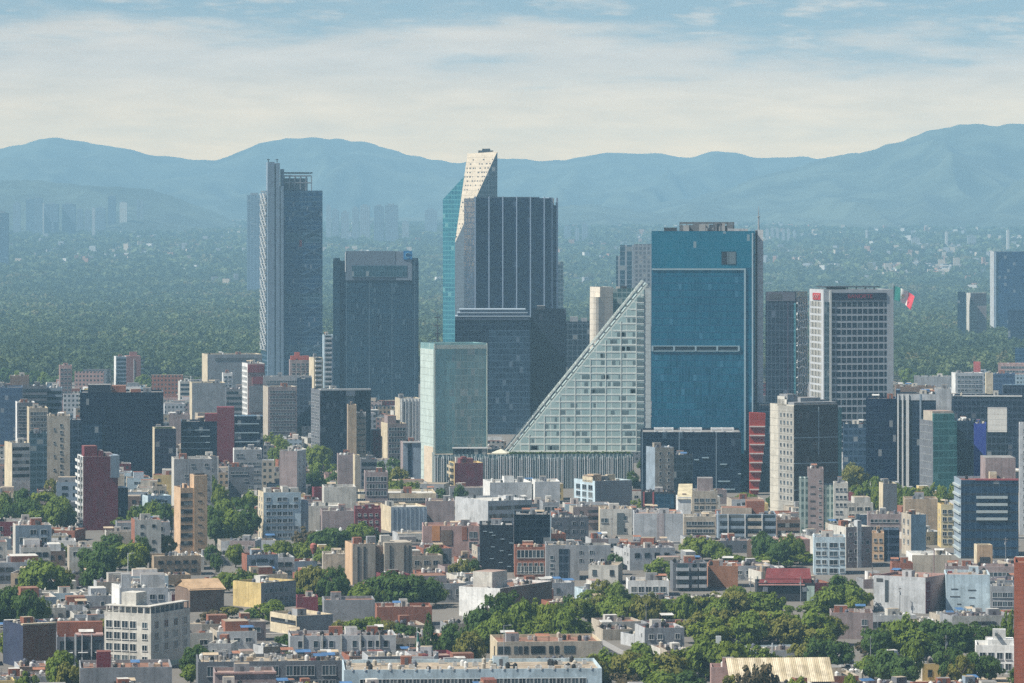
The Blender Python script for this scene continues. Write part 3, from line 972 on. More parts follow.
obj_mb('glass_wing', gm3, curtain('teal_wing_glass', (0.035, 0.21, 0.27), (0.02, 0.13, 0.19), (0.08, 0.25, 0.29), 4.2, 2.8, .25, .2, (0.06, 0.25, 0.29), .2, .18, .03, (0.2, .4, .4)), t3)
cm = MB()
cm.box(P3_(478, 0)[0], P3_(493, 0)[0], 25, 32, Z(152, D3) - 1.5, Z(149.8, D3)); cm.box(P3_(482, 0)[0], P3_(490, 0)[0], 26, 31, Z(149.9, D3), Z(148, D3))
obj_mb('window_cleaning_rig', cm, STEEL_D, t3)
class Mini: pass
def mini(px, D, vb, short, label, r=0, W=30, d=30, cx=None, cy=None, H=None):
    m = Mini(); m.px, m.D, m.vb, m.short, m.label, m.r, m.W, m.d = px, D, vb, short, label, r, W, d
    m.cx = X((px[0] + px[2]) / 2, D) if cx is None else cx; m.cy = D + d / 2 if cy is None else cy
    HEROES.append(m); return m
mini((442, 455, 497.5), D3, 330, 'leaning-facet tower', t3['label'], W=50, d=36)

# 4 -- tower with vertical ribs, and the dark blocks at its foot
g4 = curtain('ribbed_tower_glass', (0.012, 0.04, 0.11), (0.005, 0.016, 0.05), (0.025, 0.055, 0.11), 4.0, 3.4, .2, .16, (0.035, 0.06, 0.10), .4, .18, .03, (0.12, 0.17, .24))
b = Bld('office_tower', 'navy glass tower ribbed by seven pale vertical fins with an open top', 'office tower', (464, 474.5, 551), 198, 2900, 38, wall=g4, vb=312, short='pale-ribbed navy tower')
fw = plain('pale_rib', (0.27, 0.35, 0.45), .5)
b.fins('F', (475.2, 489, 502.8, 516.6, 530.4, 544.2), .62, 1.1, fw, over=1.2)
b.bx('bay', 'F', b.W - .5, b.W + (558.5 - 551) * .725, 0, b.z(205), -3, g4, 28)
b.bx('bay', 'F', b.W - 1.2, b.W + 1.8, 0, b.z(197.3), -1.5, fw, 24)
b.bx('rib', 'F', b.W + (557.2 - 551) * .725, b.W + (559 - 551) * .725, 0, b.z(197.5), -2.2, fw, 4)
b.bx('crown_screen', 'F', b.u('F', 474.8), b.u('F', 540), b.H - .3, b.z(196.8), -2, plain('crown_screen_metal', (0.09, .12, .16), .5), 3.4)
b.bx('open_top_wall', 'F', b.W + 1, b.W + 5.5, b.z(207), b.z(198), -14, plain('cream_panel', (0.55, .52, .46), .7), 16)
b2 = Bld('office_tower', 'low dark navy glass block with layered white roof edges under the ribbed tower', 'office block', (455, 455, 531), 318, 2560, 40, wall=curtain('foot_block_glass', (0.006, 0.018, 0.046), (0.003, 0.009, 0.024), (0.014, 0.034, 0.065), 3.9, 2.2, .16, .14, None, .35, .2, .03, (.1, .14, .2)), vb=440, short='dark layered block')
for i, (pa, pb, py) in enumerate(((455, 530, 319), (457, 528, 315.5), (459, 526, 312.2))):
    b2.bx('roof_tier', 'F', b2.u('F', pa) + .2 + i * .3, b2.u('F', pb) - .2 - i * .3, b2.z(py + .9) + .02 * i, b2.z(py - 2.2), -i * 1.5 + .4, plain('tier_metal', (0.05, .07, .11), .5), 30)
    b2.bx('roof_edge', 'F', b2.u('F', pa) + .1, b2.u('F', pb) - .1, b2.z(py - 2.3), b2.z(py - 3.1), -i * 1.5 + .7, plain('pale_edge', (.35, .42, .48), .5), 30)
b2.panel('painted_reflection_panel', 'F', 489, 530, 330, 452, .5, curtain('painted_reflection_glass', (0.04, 0.085, 0.14), (0.015, .035, .07), (0.05, .09, .14), 3.9, 2.2, .16, .14, None, .45, .14, .05, (.14, .19, .24)))  # lighter glass panel: the reflection on this front put into colour
b3 = Bld('office_tower', 'narrow near-black slab between the layered block and the sloping tower', 'office block', (531, 531, 566), 309.5, 2600, 36, wall=curtain('near_black_glass', (0.010, 0.018, 0.040), (0.006, 0.011, 0.024), (0.02, 0.03, 0.055), 3.8, 2, .14, .1, None, .3, .22, .02, (.06, .08, .12)), vb=420, short='near-black slab')
b3.roofbox('plant_room', 537, 545, 306, STEEL_D)
b4 = Bld('office_tower', 'dark gridded office block with rooftop plant left of the cream tower', 'office block', (566, 566, 591), 321.5, 2660, 30, wall=curtain('dark_grid_glass', (0.03, 0.055, 0.085), (0.014, .026, .045), (0.10, .14, .18), 3.6, 3.2, .35, .2, None, .3, .25), vb=380, short='dark gridded block')
b4.roofbox('plant_room', 570, 578, 317, STEEL_G, .1, .5); b4.roofbox('plant_room', 581, 587, 318.5, STEEL_G, .3, .6)
Bld('office_tower', 'slim pale blue glass slab peeping out behind the ribbed tower', 'office block', (557, 557, 563.5), 262, 3100, 24, wall=curtain('slim_pale_glass', (.10, .17, .22), None, (.2, .25, .3), 3.6, 2, .2, .25), vb=310, short='slim pale slab')

# 5 -- pale green glass slab
g5 = curtain('pale_green_glass', (0.26, 0.45, 0.47), (0.16, 0.32, 0.35), (0.33, .44, .42), 3.5, 1.3, .1, .06, (.24, .37, .36), .25, .14, .04, (.40, .44, .40), patch=.2)
g5b = curtain('painted_blotchy_glass', (0.32, 0.44, 0.43), (0.13, .25, .28), (0.36, .42, .38), 3.5, 1.9, .14, .08, None, .25, .14, .10, (.48, .48, .42))
b = Bld('office_tower', 'pale green glass slab with a whitish rim, left of the sloping tower', 'office tower', (420.5, 434, 487.5), 343.5, 2030, 26, wall=g5, vb=470, short='pale green glass slab', roof=RF('white'))
b.panel('painted_blotchy_reflection', 'F', 455, 484.5, 349, 448, .12, g5b)  # blotchy reflections of the right half painted into the glass tint
b.bx('roof_rim', 'F', .1, b.W - .1, b.z(349), b.z(345), .3, plain('pale_rim', (.56, .60, .52), .5), .25)
b.bx('corner_rim', 'F', .02, .7, 0, b.H - .05, .35, plain('pale_rim', (.56, .60, .52), .5), .2)
b.bx('corner_rim', 'F', b.W - .6, b.W - .02, 0, b.H - .05, .35, plain('pale_rim', (.56, .60, .52), .5), .2)
b.bx('end_wall', 'L', .3, b.d - .3, 0, b.H - 3, .2, weathered('pale_green_panels', (.44, .52, .49), .25, 3.5))
b.windows('L', 2, 3.5, 1.7, 2.6, 5, u0=12, u1=25, zmin=b.z(446), frame=STEEL_G, sill=False)
b.bx('stone_base', 'L', 8, b.d - .35, 0, b.z(447), .35, weathered('tan_stone', (.56, .47, .36), .25))

# 6 -- sloping tower on its louvred podium
D6 = 2020.0
def p6(px, py, back=0.0): return (X(px, D6) - X(580, D6), back, Z(py, D6))
t6 = thing('office_tower', 'wedge-shaped pale glass tower, its slanting white truss rising to the right', 'office tower', (X(580, D6), D6 + 6, 0))
zb6 = Z(453, D6)
g6 = curtain('wedge_glass', (0.44, 0.56, 0.54), (0.28, .40, .40), (0.62, .66, .62), 3.59, 7.7, .35, .17, (.55, .61, .58), .06, .22, .0, patch=.5)
wm6 = MB()
tri = [p6(511, 453), p6(644.5, 453), p6(644.5, 289)]
dep = 30
tb = [(x, dep, z) for x, y, z in tri]
wm6.poly(tri); wm6.poly(tb[::-1]); wm6.poly([tri[2], tri[1], tb[1], tb[2]][::-1]); wm6.poly([tri[0], tri[2], tb[2], tb[0]][::-1] if False else [tri[0], tb[0], tb[2], tri[2]][::-1]); wm6.poly([tri[0], tri[1], tb[1], tb[0]][::-1])
obj_mb('wall', wm6, g6, t6)
slope = lambda z: tri[0][0] + (z - tri[0][2]) / (tri[2][2] - tri[0][2]) * (tri[2][0] - tri[0][0])
zf = zb6 + .2
sl = plain('pale_slab', (.62, .66, .62), .6)
nfl = 0
while zf < tri[2][2] - 3:
    s = MB(); s.box(slope(zf) + 2.0, tri[1][0] - .05, -.12, .2, zf, zf + .5)
    obj_mb('floor_slab', s, sl, t6); zf += 3.59
for i in range(8):
    x = tri[1][0] - 4 - i * 7.75
    zt = tri[0][2] + (x - tri[0][0]) / (tri[2][0] - tri[0][0]) * (tri[2][2] - tri[0][2]) - 2
    if zt > zb6 + 3:
        s = MB(); s.box(x - .22, x + .22, -.2, .2, zb6, zt); obj_mb('pier', s, sl, t6)
rr = random.Random(11)
dk = plain('open_window_dark', (.12, .17, .18), .3)
for i in range(84):                                  # opened or unlit windows, scattered over the floors
    fl = rr.randrange(0, 21); z = zb6 + .2 + fl * 3.59 + .75
    xa = slope(z + 3) + 3
    x = rr.uniform(xa, tri[1][0] - 3)
    if xa > tri[1][0] - 6: continue
    w = rr.choice([1.2, 1.8, 2.6, 3.6])
    s = MB(); s.box(x, x + w, -.06, .1, z + .3 + .001 * i, z + 2.3); obj_mb('dark_window', s, dk, t6)
pm = MB(); pm.box(p6(644.55, 0)[0], p6(651.2, 0)[0], .2, dep - 1, 0, Z(288, D6))
obj_mb('stair_pier', pm, weathered('pale_pier', (.46, .49, .48), .2, 3.59), t6)
z = zb6 + .2
while z < Z(300, D6):
    s = MB(); s.box(p6(637.4, 0)[0], p6(643.8, 0)[0], -.2, .1, z + .8, z + 2.9); obj_mb('corner_window', s, dk, t6); z += 3.59
dirv = (Vector(tri[2]) - Vector(tri[0])).normalized(); nv = Vector((-dirv.z, 0, dirv.x))
s0, e0 = Vector(tri[0]) - dirv * 3 + Vector((0, .95, -.5)), Vector(p6(648.5, 284.5, .95))
for off, w in ((.4, .9), (3.0, .55)):
    s = MB(); s.bar(s0 + nv * off, e0 + nv * off, 1.4, w); s.bar(s0 + nv * off + Vector((0, 22, 0)), e0 + nv * off + Vector((0, 22, 0)), 1.4, w)
    obj_mb('slanting_beam', s, plain('truss_white', (.56, .60, .56), .5), t6)
L6 = (e0 - s0).length
s = MB(); s.poly([s0 + nv * 1.2 + Vector((0, .8, 0)), e0 + nv * 1.2 + Vector((0, .8, 0)), e0 + nv * 1.2 + Vector((0, 23, 0)), s0 + nv * 1.2 + Vector((0, 23, 0))])
obj_mb('sloping_roof', s, plain('sloping_roof_panel', (.30, .37, .36), .5), t6)
for i in range(26):
    q = s0 + dirv * (L6 * (i + .5) / 26)
    s = MB(); s.bar(q + nv * .5 - dirv * 1.1, q + nv * 2.9 + dirv * .8, .5, .5); s.bar(q + nv * 2.6 + Vector((0, .3, 0)), q + nv * 2.6 + Vector((0, 22, 0)), .7, .7)
    obj_mb('truss_rung', s, plain('truss_white', (.56, .60, .56), .5), t6)
mini((511, 511, 650), D6, 452, 'sloping wedge tower', t6['label'], W=72, d=44, cy=D6 + 20)
pd = Bld('office_podium', 'long low podium of pale vertical louvres with a green hedge along its roof', 'podium', (430, 434.2, 633.5), 454.5, 2008, 48, wall=curtain('podium_glass', (.10, .17, .19), (.04, .08, .10), (.3, .36, .36), 9, 2.1, .7, .02, None, .25, .3), vb=482, short='louvred podium', roof=RF('tan'))
rr = random.Random(4)
for i in range(92):
    u = (i + .5) * pd.W / 92 + rr.uniform(-.2, .2)
    pd.bx('louvre', 'F', u - .17, u + .17, .2, pd.H - .6 - rr.uniform(0, 1.5), .7, STEEL_W if rr.random() < .5 else plain('louvre_grey', (.40, .45, .45), .5))
hd = MB(); hd.box(-pd.W / 2 + 38, pd.W / 2 - 1, -pd.d / 2 + .6, -pd.d / 2 + 1.8, pd.H - 1.0, pd.H - .4)
obj_mb('planter', hd, plain('planter_soil', (.1, .09, .06)), pd.root)
nq = 1500
C = np.column_stack([rg.uniform(-pd.W / 2 + 38, pd.W / 2 - 1, nq), rg.uniform(-pd.d / 2 + .3, -pd.d / 2 + 2, nq), rg.uniform(pd.H - .7, pd.H + .9, nq)])
add('hedge', mesh_np('hedge', quads(C, rg.uniform(.5, 1.1, nq), rg), nq, [leaf_mat('hedge_leaves', (.05, .09, .02), (.12, .17, .04))]), pd.root)
pv_ = Bld('pavilion', 'low dark glass pavilion on the podium at the foot of the pale green slab', 'pavilion', (453, 453, 487), 447.8, 2016, 8, wall=curtain('pavilion_glass', (.02, .04, .06), None, (.1, .14, .16), 5, 2, .2, .1), vb=455, short='dark podium pavilion', z0=pd.H - .95, hero=False)
pv_.bx('roof_edge', 'F', -.3, pv_.W + .3, pv_.H - pv_.z0 - .35, pv_.H - pv_.z0 + .3, .5, STEEL_W, .6)
km = MB(); km.prism([(-4.5, -1.5), (4, -2), (6, 1), (-3, 3)], 0, 1.2); km.poly([(-4.5, -1.5, 1.25), (4, -2, 1.25), (1, .5, 3.2)]); km.poly([(4, -2, 1.25), (6, 1, 1.25), (1, .5, 3.2)]); km.poly([(6, 1, 1.25), (-3, 3, 1.25), (1, .5, 3.2)]); km.poly([(-3, 3, 1.25), (-4.5, -1.5, 1.25), (1, .5, 3.2)])
tag(add('skylight', km.mesh('skylight', plain('skylight_cream', (.62, .60, .48), .5)), None, (X(499, 2018), 2018, pd.H - .96)), 'small cream tent-like skylight on the podium at the wedge tower toe', 'skylight')

# 7 -- blue glass tower with the white picture-frame line
g7 = curtain('blue_tower_glass', (0.012, 0.165, 0.275), (0.008, .11, .205), (0.02, .15, .27), 3.55, 1.5, .1, .13, (.006, .075, .155), .5, .1, .012, (.06, .2, .30), patch=.3, tilt=.035)
g7t = curtain('teal_top_glass', (0.014, 0.195, 0.31), (0.011, .145, .25), (0.03, .18, .30), 3.55, 1.5, .1, .1, (.02, .16, .26), .5, .1, .01, patch=.1, tilt=.02)
b = Bld('office_tower', 'big saturated blue glass tower outlined by a thin white line, grey pier at right', 'office tower', (651.5, 651.5, 755), 231, 2023, 36, wall=g7, vb=430, short='big blue glass tower')
b.panel('top_glazing', 'F', 651.8, 753, 231.6, 268, .1, g7t)
wl = plain('white_line', (.27, .38, .43), .5)
b.panel('frame_line', 'F', 651.8, 744.9, 268.4, 270.0, .5, wl)
b.bx('frame_line', 'F', b.u('F', 744), b.u('F', 745.8), 0, b.z(268.4), .55, wl)
b.bx('frame_line', 'F', b.u('F', 751.8), b.u('F', 753.2), 0, b.z(233), .5, plain('grey_line', (.35, .45, .5), .5))
nt = b.panel('notch_window', 'F', 721.5, 736, 251.5, 264.5, .25, plain('notch_dark', (.02, .03, .045), .4))
for a, c in ((727.3, 728.6), (729, 735.7)):
    o = b.panel('blind', 'F', a, c, 252, 264, .4, plain('notch_grey', (.12, .17, .20), .5)); o.parent = nt
mf = b.panel('mechanical_band', 'F', 651.8, 739.5, 345.8, 351.2, .2, plain('mech_dark', (.025, .05, .07), .4))
for i, p in enumerate(np.linspace(652.5, 738.8, 5)):
    o = b.panel('band_post', 'F', p - .9, p + .9, 345.9, 351.1, .7, wl); o.parent = mf
for py in (345.6, 350.6):
    o = b.panel('band_rail', 'F', 651.9, 739.4, py, py + .8, .6, wl); o.parent = mf
pr = Bld('office_tower', 'pale grey concrete pier', 'pier', (755.2, 755.2, 763.2), 229.8, 2023, 34, wall=weathered('grey_pier_panels', (.47, .50, .52), .2, 3.55), vb=430, hero=False)
pr.root.parent = b.root                               # the pier belongs to the tower
from mathutils import Matrix
pr.root.location = (pr.cx - b.cx, pr.cy - b.cy, 0); pr.root.rotation_euler = (0, 0, pr.r)
c_, s_ = math.cos(-b.r), math.sin(-b.r)
dx_, dy_ = pr.cx - b.cx, pr.cy - b.cy
pr.root.location = (dx_ * c_ - dy_ * s_, dx_ * s_ + dy_ * c_, 0); pr.root.rotation_euler = (0, 0, pr.r - b.r)
pr.root.name = 'pier'
for k_ in ('label', 'category'): del pr.root[k_]
pr.bx('dark_joint', 'F', .1, 1.1, 0, pr.H - .3, .1, STEEL_D)
pl = MB(); rr = random.Random(9)
xa, xb = b.u('F', 680) - b.W / 2, b.u('F', 734) - b.W / 2
for i in range(26):
    x = rr.uniform(xa, xb - 2); w = rr.uniform(1, 4)
    pl.box(x, x + w, -b.d / 2 + rr.uniform(3, 7), -b.d / 2 + rr.uniform(8, 14), b.H - 1.1, rr.uniform(b.z(228), b.z(222.5)), rr.choice((0, 0, 1)))
pl.box(xa, xb, -b.d / 2 + 5, -b.d / 2 + 5.8, b.z(224), b.z(222)); pl.box(xa, xb, -b.d / 2 + 14, -b.d / 2 + 14.8, b.z(224), b.z(222))
for x in np.linspace(xa, xb, 9):
    pl.box(x - .25, x + .25, -b.d / 2 + 5, -b.d / 2 + 5.7, b.H - 1.1, b.z(222))
obj_mb('rooftop_plant', pl, [plain('plant_grey', (.13, .14, .15), .6), plain('plant_pale', (.34, .34, .33), .6)], b.root)
b.roofbox('plant_room', 664, 677, 227.5, STEEL_D, .05, .3); b.roofbox('plant_room', 728, 748, 228.6, W_('pale grey'), .05, .4)
an = MB()
xm, ym = X(758.6, 2029) , 2029.0
an.cyl(0, 0, 0, Z(216, D6) - Z(231, D6) , .5, .35, 8); an.cyl(0, 0, Z(216, D6) - Z(231, D6), Z(205, D6) - Z(231, D6), .26, .12, 8); an.cyl(0, 0, Z(216, D6) - Z(231, D6), Z(215.2, D6) - Z(231, D6), .8, .8, 8)
tag(add('antenna_mast', an.mesh('antenna_mast', STEEL_G), None, (xm, ym, pr.H - 1.2)), 'slender antenna mast rising from the pier of the big blue tower', 'antenna')
b = Bld('office_block', 'black glass block with three white roof trusses at the foot of the blue tower', 'office block', (640.5, 640.5, 741), 432, 1979, 40, wall=curtain('black_block_glass', (0.008, 0.025, 0.062), (0.004, .011, .03), (0.014, 0.035, .07), 3.8, 2, .12, .1, None, .35, .16, .03, (.07, .12, .16), wide=18.3, widec=(.16, .22, .27)), vb=470, short='black truss-topped block')
for a, c in ((654, 673.5), (680, 702), (711, 734)):
    s = MB(); ua, ub = b.u('F', a) - b.W / 2, b.u('F', c) - b.W / 2
    z0, z1 = b.H - .6, b.z(428.2)
    for y in (-b.d / 2 + .6, -b.d / 2 + 9):
        s.box(ua, ub, y, y + .6, z1 - .7, z1); s.box(ua, ub, y, y + .6, z0, z0 + .6)
        for x in np.linspace(ua, ub - .6, 3): s.box(x, x + .6, y + .01, y + .59, z0, z1)
    for x in np.linspace(ua, ub - .6, 3): s.box(x + .02, x + .58, -b.d / 2 + 1.2, -b.d / 2 + 9, z1 - .66, z1 - .04)
    obj_mb('roof_truss', s, STEEL_W, b.root)
for (a, c, py) in ((720, 727, 463.5), (738, 741, 473), (718, 730, 480.5), (725, 735, 488.5), (694, 699, 459), (702, 709, 457)):
    b.panel('painted_lit_ledge', 'F', a, c, py, py + 1.1, .5, wl)  # light on the ledges is put into their pale colour

# 8 -- dark tower with white lattice side
b = Bld('office_tower', 'dark blue-brown glass tower with a white criss-cross lattice on its right flank', 'office tower', (765.5, 796, 807.5), 292, 2310, 30, main='L', wall=curtain('dark_brown_blue_glass', (0.022, 0.042, 0.075), (0.010, .018, .036), (0.04, .06, .09), 3.8, 2.4, .3, .12, None, .35, .2, .02, (.08, .11, .16), wide=14, widec=(.06, .05, .08)), vb=395, short='lattice-flanked dark tower')
b.bx('roof_band', 'F', .5, b.W - .5, b.z(301), b.H - .1, .3, plain('dark_band', (.07, .075, .10), .5))
b.bx('roof_band', 'F', b.u('F', 769), b.u('F', 782), b.z(299), b.z(294), .5, STEEL_D)
s = MB(); rr = random.Random(21)
dl = b.d; z = b.z(402); k = 0
while z < b.z(302):
    for u0 in np.arange(0, dl - 2, 6.0):
        o0 = rr.uniform(-1.5, 1.5)
        a = b.at('R', max(0, u0 + (o0 if k % 2 else 3)), z, .6)[0]; c = b.at('R', min(dl, u0 + (3 if k % 2 else o0) + 1), z + 4.6, .6)[0]
        s.bar(a, c, .55, .8)
        s.bar(b.at('R', u0, z + rr.uniform(0, 2), .6)[0], b.at('R', min(dl, u0 + rr.uniform(3, 6)), z + rr.uniform(0, 2), .6)[0], .5, .7)
    z += 4.6; k += 1
obj_mb('lattice', s, STEEL_W, b.root)
b.bx('teal_edge', 'F', b.W - 1.2, b.W - .05, 0, b.z(303), .4, curtain('teal_edge_glass', (.05, .22, .28), None, (.15, .3, .33), 3.8, 1.2, .15, .15))

# 9 -- white-framed tower with the red sign
g9 = curtain('gridded_tower_glass', (0.014, 0.03, 0.06), (0.007, .013, .03), (0.34, .36, .38), 3.95, 3.1, .55, .0, None, .3, .22, .04, (.16, .19, .21))
b = Bld('office_tower', 'tower gridded in white frames with a dark sign band and red letters on top', 'office tower', (809.5, 823.5, 893), 289.5, 2250, 32, wall=weathered('pale_frame_panels', (.43, .45, .47), .2), vb=430, short='white-gridded sign tower')
lo = b.z(466)
b.bands('F', 3.95, 2.75, g9, top=6.9, u0=b.u('F', 832), u1=b.u('F', 886.5), zmin=lo)
b.bx('corner_pier', 'F', b.u('F', 829.6), b.u('F', 831.4), lo, b.H - .6, .6, plain('bright_pier', (.62, .62, .58), .5))
b.bx('corner_glazing', 'F', b.u('F', 824.4), b.u('F', 829.2), lo, b.H - 7, .2, curtain('corner_bay_glass', (.09, .15, .18), (.05, .08, .1), (.25, .3, .32), 3.95, 2.8, .2, .25))
b.bands('S', 3.95, 2.75, curtain('left_gridded_glass', (.05, .065, .075), (.015, .02, .03), (.66, .64, .57), 3.95, 3.4, 1.3, .0, None, .25, .22, .05, (.3, .3, .28)), top=6.9, u0=3, u1=b.d - 5, zmin=lo)  # left frames coloured brighter than the front ones to paint in sunlight
b.panel('sign_panel', 'F', 832.2, 886.3, 293, 300.3, .35, plain('sign_navy', (.012, .016, .045), .4))
def lettering(name, text, size, mat, parent, loc, rz, depth=.06):
    cu = bpy.data.curves.new(name, 'FONT')
    cu.body, cu.size, cu.extrude, cu.align_x, cu.align_y = text, size, depth, 'CENTER', 'CENTER'
    cu.materials.append(mat)
    o = bpy.data.objects.new(name, cu)
    me = bpy.data.meshes.new_from_object(o); bpy.data.objects.remove(o)
    o = add(name, me, parent, loc); o.rotation_euler = (math.pi / 2, 0, rz); return o
lettering('sign_letters', 'BANORTE', 3.2, plain('sign_red', (.34, .02, .05), .4), b.root, (b.u('F', 860) - b.W / 2, -b.d / 2 - .45, b.z(296.6)), 0)
rs = b.bx('red_sign', 'S', b.d * .28, b.d - 6, b.z(300), b.z(293.3), .5, plain('sign_bright_red', (.42, .025, .03), .4))
s = MB()
ua, ub = b.d * .28, b.d - 6
for i in range(3):
    f = ua + (ub - ua) * (.25 + .25 * i)
    s.bar(b.at('S', f - 1.6, b.z(298.6), .6)[0], b.at('S', f + 1.6, b.z(295), .6)[0], .5, .3)
e = add('emblem', s.mesh('emblem', plain('sign_white', (.6, .5, .48), .4)), rs)
hp = MB(); hp.box(b.u('F', 828) - b.W / 2, b.u('F', 883) - b.W / 2, -b.d / 2 + 6, b.d / 2 - 4, b.z(287.6), b.z(286.6))
for x in np.linspace(b.u('F', 833) - b.W / 2, b.u('F', 878) - b.W / 2, 6): hp.box(x - .3, x + .3, -b.d / 2 + 8, -b.d / 2 + 8.6, b.H - 1.2, b.z(287.5))
hp.box(b.u('F', 834) - b.W / 2, b.u('F', 850) - b.W / 2, -b.d / 2 + 9, -b.d / 2 + 18, b.H - 1.2, b.z(287.5))
obj_mb('helipad', hp, STEEL_D, b.root)

# 10 -- red flag-like stair facade and its dark neighbour
b = Bld('office_tower', 'narrow navy glass tower behind the tapering red facade', 'office tower', (757, 757, 770.5), 405, 1985, 24, wall=curtain('narrow_navy_glass', (0.018, 0.04, 0.075), None, (.05, .09, .13), 3.6, 1.5, .15, .15), vb=480, short='narrow navy tower')
D10 = 1960.0
t10 = thing('stair_tower', 'tapering red facade crossed by white ledges, widest at the top', 'stair tower', (X(758, D10), D10, 0))
s = MB(); f = [(X(749.8, D10), 412.5), (X(765.6, D10), 413.5), (X(764.5, D10), 443), (X(757.5, D10), 500), (X(750.2, D10), 500)]
q = [(x - X(758, D10), Z(py, D10)) for x, py in f]
fr, bk = [(x, 0, z) for x, z in q], [(x, 7, z) for x, z in q]
s.poly(fr[::-1]); s.poly(bk)
for i in range(5):
    j = (i + 1) % 5
    s.poly([fr[i], fr[j], bk[j], bk[i]])
obj_mb('wall', s, curtain('red_panels', (.42, .042, .016), (.30, .026, .012), (.24, .02, .01), 4.6, 1.2, .15, .12, (.26, .022, .01), .1, .45, .04, (.3, .05, .03)), t10)
for i in range(9):
    py = 426 + i * 9.0
    k = max(0, (py - 443) / 57)
    xr = 765 - k * 7.3
    s = MB(); s.box(X(749.6, D10) - X(758, D10), X(xr, D10) - X(758, D10), -.9, .1, Z(py + 1.1, D10), Z(py - .1, D10)); obj_mb('ledge', s, plain('ledge_white', (.58, .5, .46), .6), t10)
s = MB(); s.box(X(749.8, D10) - X(758, D10), X(758, D10) - X(758, D10), .3, 6.5, 0, Z(499.9, D10)); obj_mb('base_wall', s, W_('dark grey'), t10)
mini((749.5, 749.5, 766), D10, 497, 'tapering red facade', t10['label'], W=8, d=8)

# 11 -- brown glass block with bright left wall
b = Bld('office_tower', 'brown glass tower with a bright cream left wall and cluttered rooftop', 'office tower', (770, 794, 838), 405, 1800, 22, wall=curtain('brown_glass', (0.04, 0.036, 0.05), (0.016, .016, .025), (0.06, .058, .07), 3.4, 1.7, .14, .16, (.06, .06, .07), .35, .18, .06, (.16, .14, .13)), vb=500, short='brown glass tower', sidewall=weathered('cream_panel_wall', (.50, .47, .40), .3, 3.4))
for f_ in (.35, .62, .9):
    b.bx('white_line', 'F', .2, b.W - .2, b.z(405 + 95 * f_) , b.z(405 + 95 * f_ - .7), .25, plain('grey_line', (.35, .45, .5), .5))
b.bx('white_line', 'F', b.W * .55, b.W * .55 + .3, b.z(455), b.H - 1, .3, plain('grey_line', (.35, .45, .5), .5))
b.bx('stone_strip', 'L', b.d * .36, b.d - .05, 0, b.H - .6, .15, weathered('grey_beige_stone', (.33, .32, .29), .4, 3.4))
b.windows('L', 4, 3.4, 1.2, 1.3, 4, u0=b.d * .4, u1=b.d - .6, zmin=b.z(505), frame=STEEL_G, limit=90)
for o_ in b.root.children:
    if o_.name.startswith('window') and o_.location.x < -b.W / 2 + .01: o_.location.x -= .16
b.bx('teal_wing', 'F', b.W - .1, b.W + 3.4, 0, b.z(409), -2.5, curtain('teal_wing_narrow_glass', (.06, .22, .25), (.02, .1, .13), (.2, .32, .33), 3.4, 1.2, .2, .2), 18)
b.bx('roof_band', 'F', .3, b.W - .3, b.z(407), b.z(402.5), -.5, W_('grey'), 6)
for a, c, t in ((774, 783, 397), (783, 792, 400), (796, 806, 395), (806, 826, 398.5), (828, 836, 401)):
    b.roofbox('plant_room', a, c, t, W_(rnd.choice(['grey', 'off-white', 'pale grey'])), .1 + rnd.random() * .3, .7)
b.clutter(5, 3, False)

# behind the wedge tower
b = Bld('apartment_tower', 'cream concrete tower with a rounded lift shaft behind the sloping tower', 'apartment tower', (590, 600, 613), 287, 2500, 20, wall=weathered('cream_concrete_wall', (.60, .54, .45), .25, 3.4), vb=330, short='cream shaft tower')
s = MB(); s.cyl(-b.W / 2 - 1, -b.d / 2 + 4, 0, b.z(297), 4.2, 4.2, 16); obj_mb('lift_shaft', s, weathered('cream_concrete_wall', (.60, .54, .45), .25, 3.4), b.root)
b = Bld('office_tower', 'teal glass block topped by a pale parapet beside the cream shaft tower', 'office tower', (613, 613, 637), 288.5, 2520, 22, wall=curtain('teal_back_glass', (.10, .2, .21), (.04, .09, .1), (.3, .36, .35), 3.5, 3, .25, .25), vb=330, short='teal back block')
b.roofbox('plant_room', 621, 627, 286, STEEL_D, 0.02, .2); b.roofbox('plant_room', 616, 620, 286.5, W_('off-white'), 0.05, .2)
b = Bld('office_tower', 'blue-grey residential tower split by vertical glass strips behind the big blue tower', 'apartment tower', (616, 616, 634), 256, 2900, 24, wall=curtain('strip_tower_glass', (.08, .16, .22), (.03, .07, .11), (.26, .31, .35), 3.4, 5, 1.4, .15, None, .35, .2), vb=300, short='glass-strip tower')
b.bx('upper_block', 'F', b.u('F', 620), b.u('F', 634) , b.H - 1, b.z(245), -1, curtain('strip_upper_glass', (.07, .15, .21), (.03, .07, .11), (.26, .31, .35), 3.4, 5, 1.4, .15), 20)
b = Bld('apartment_tower', 'plain blue-grey slab touching the left edge of the big blue tower', 'apartment tower', (634, 634, 655), 244, 2950, 24, wall=curtain('plain_slab_facade', (.15, .19, .23), (.08, .11, .15), (.24, .28, .32), 3.3, 3, 1.2, .4, (.22, .26, .3), .1, .5), vb=290, short='plain grey-blue slab')
# ------------------------------------------------------------------ mid-rise buildings recognised in the photograph
FR_W = plain('white_frame', (0.6, 0.6, 0.58), .6)
FR_D = plain('dark_frame', (0.06, 0.06, 0.065), .5)
def dark_glass(n, c, line=(.045, .065, .10), fh=3.4, mw=2.0, lw=.18, slab=.16, **k):
    return curtain(n, c, tuple(v * .5 for v in c), line, fh, mw, lw, slab, **k)
DG1 = dark_glass('dark_ribbon_glass', (.03, .05, .07), mw=2.6)
DG2 = dark_glass('smoky_ribbon_glass', (.05, .05, .055), mw=1.8, lw=.12)
AP, OF, HO, WH = 'apartment_block', 'office_block', 'house', 'warehouse'

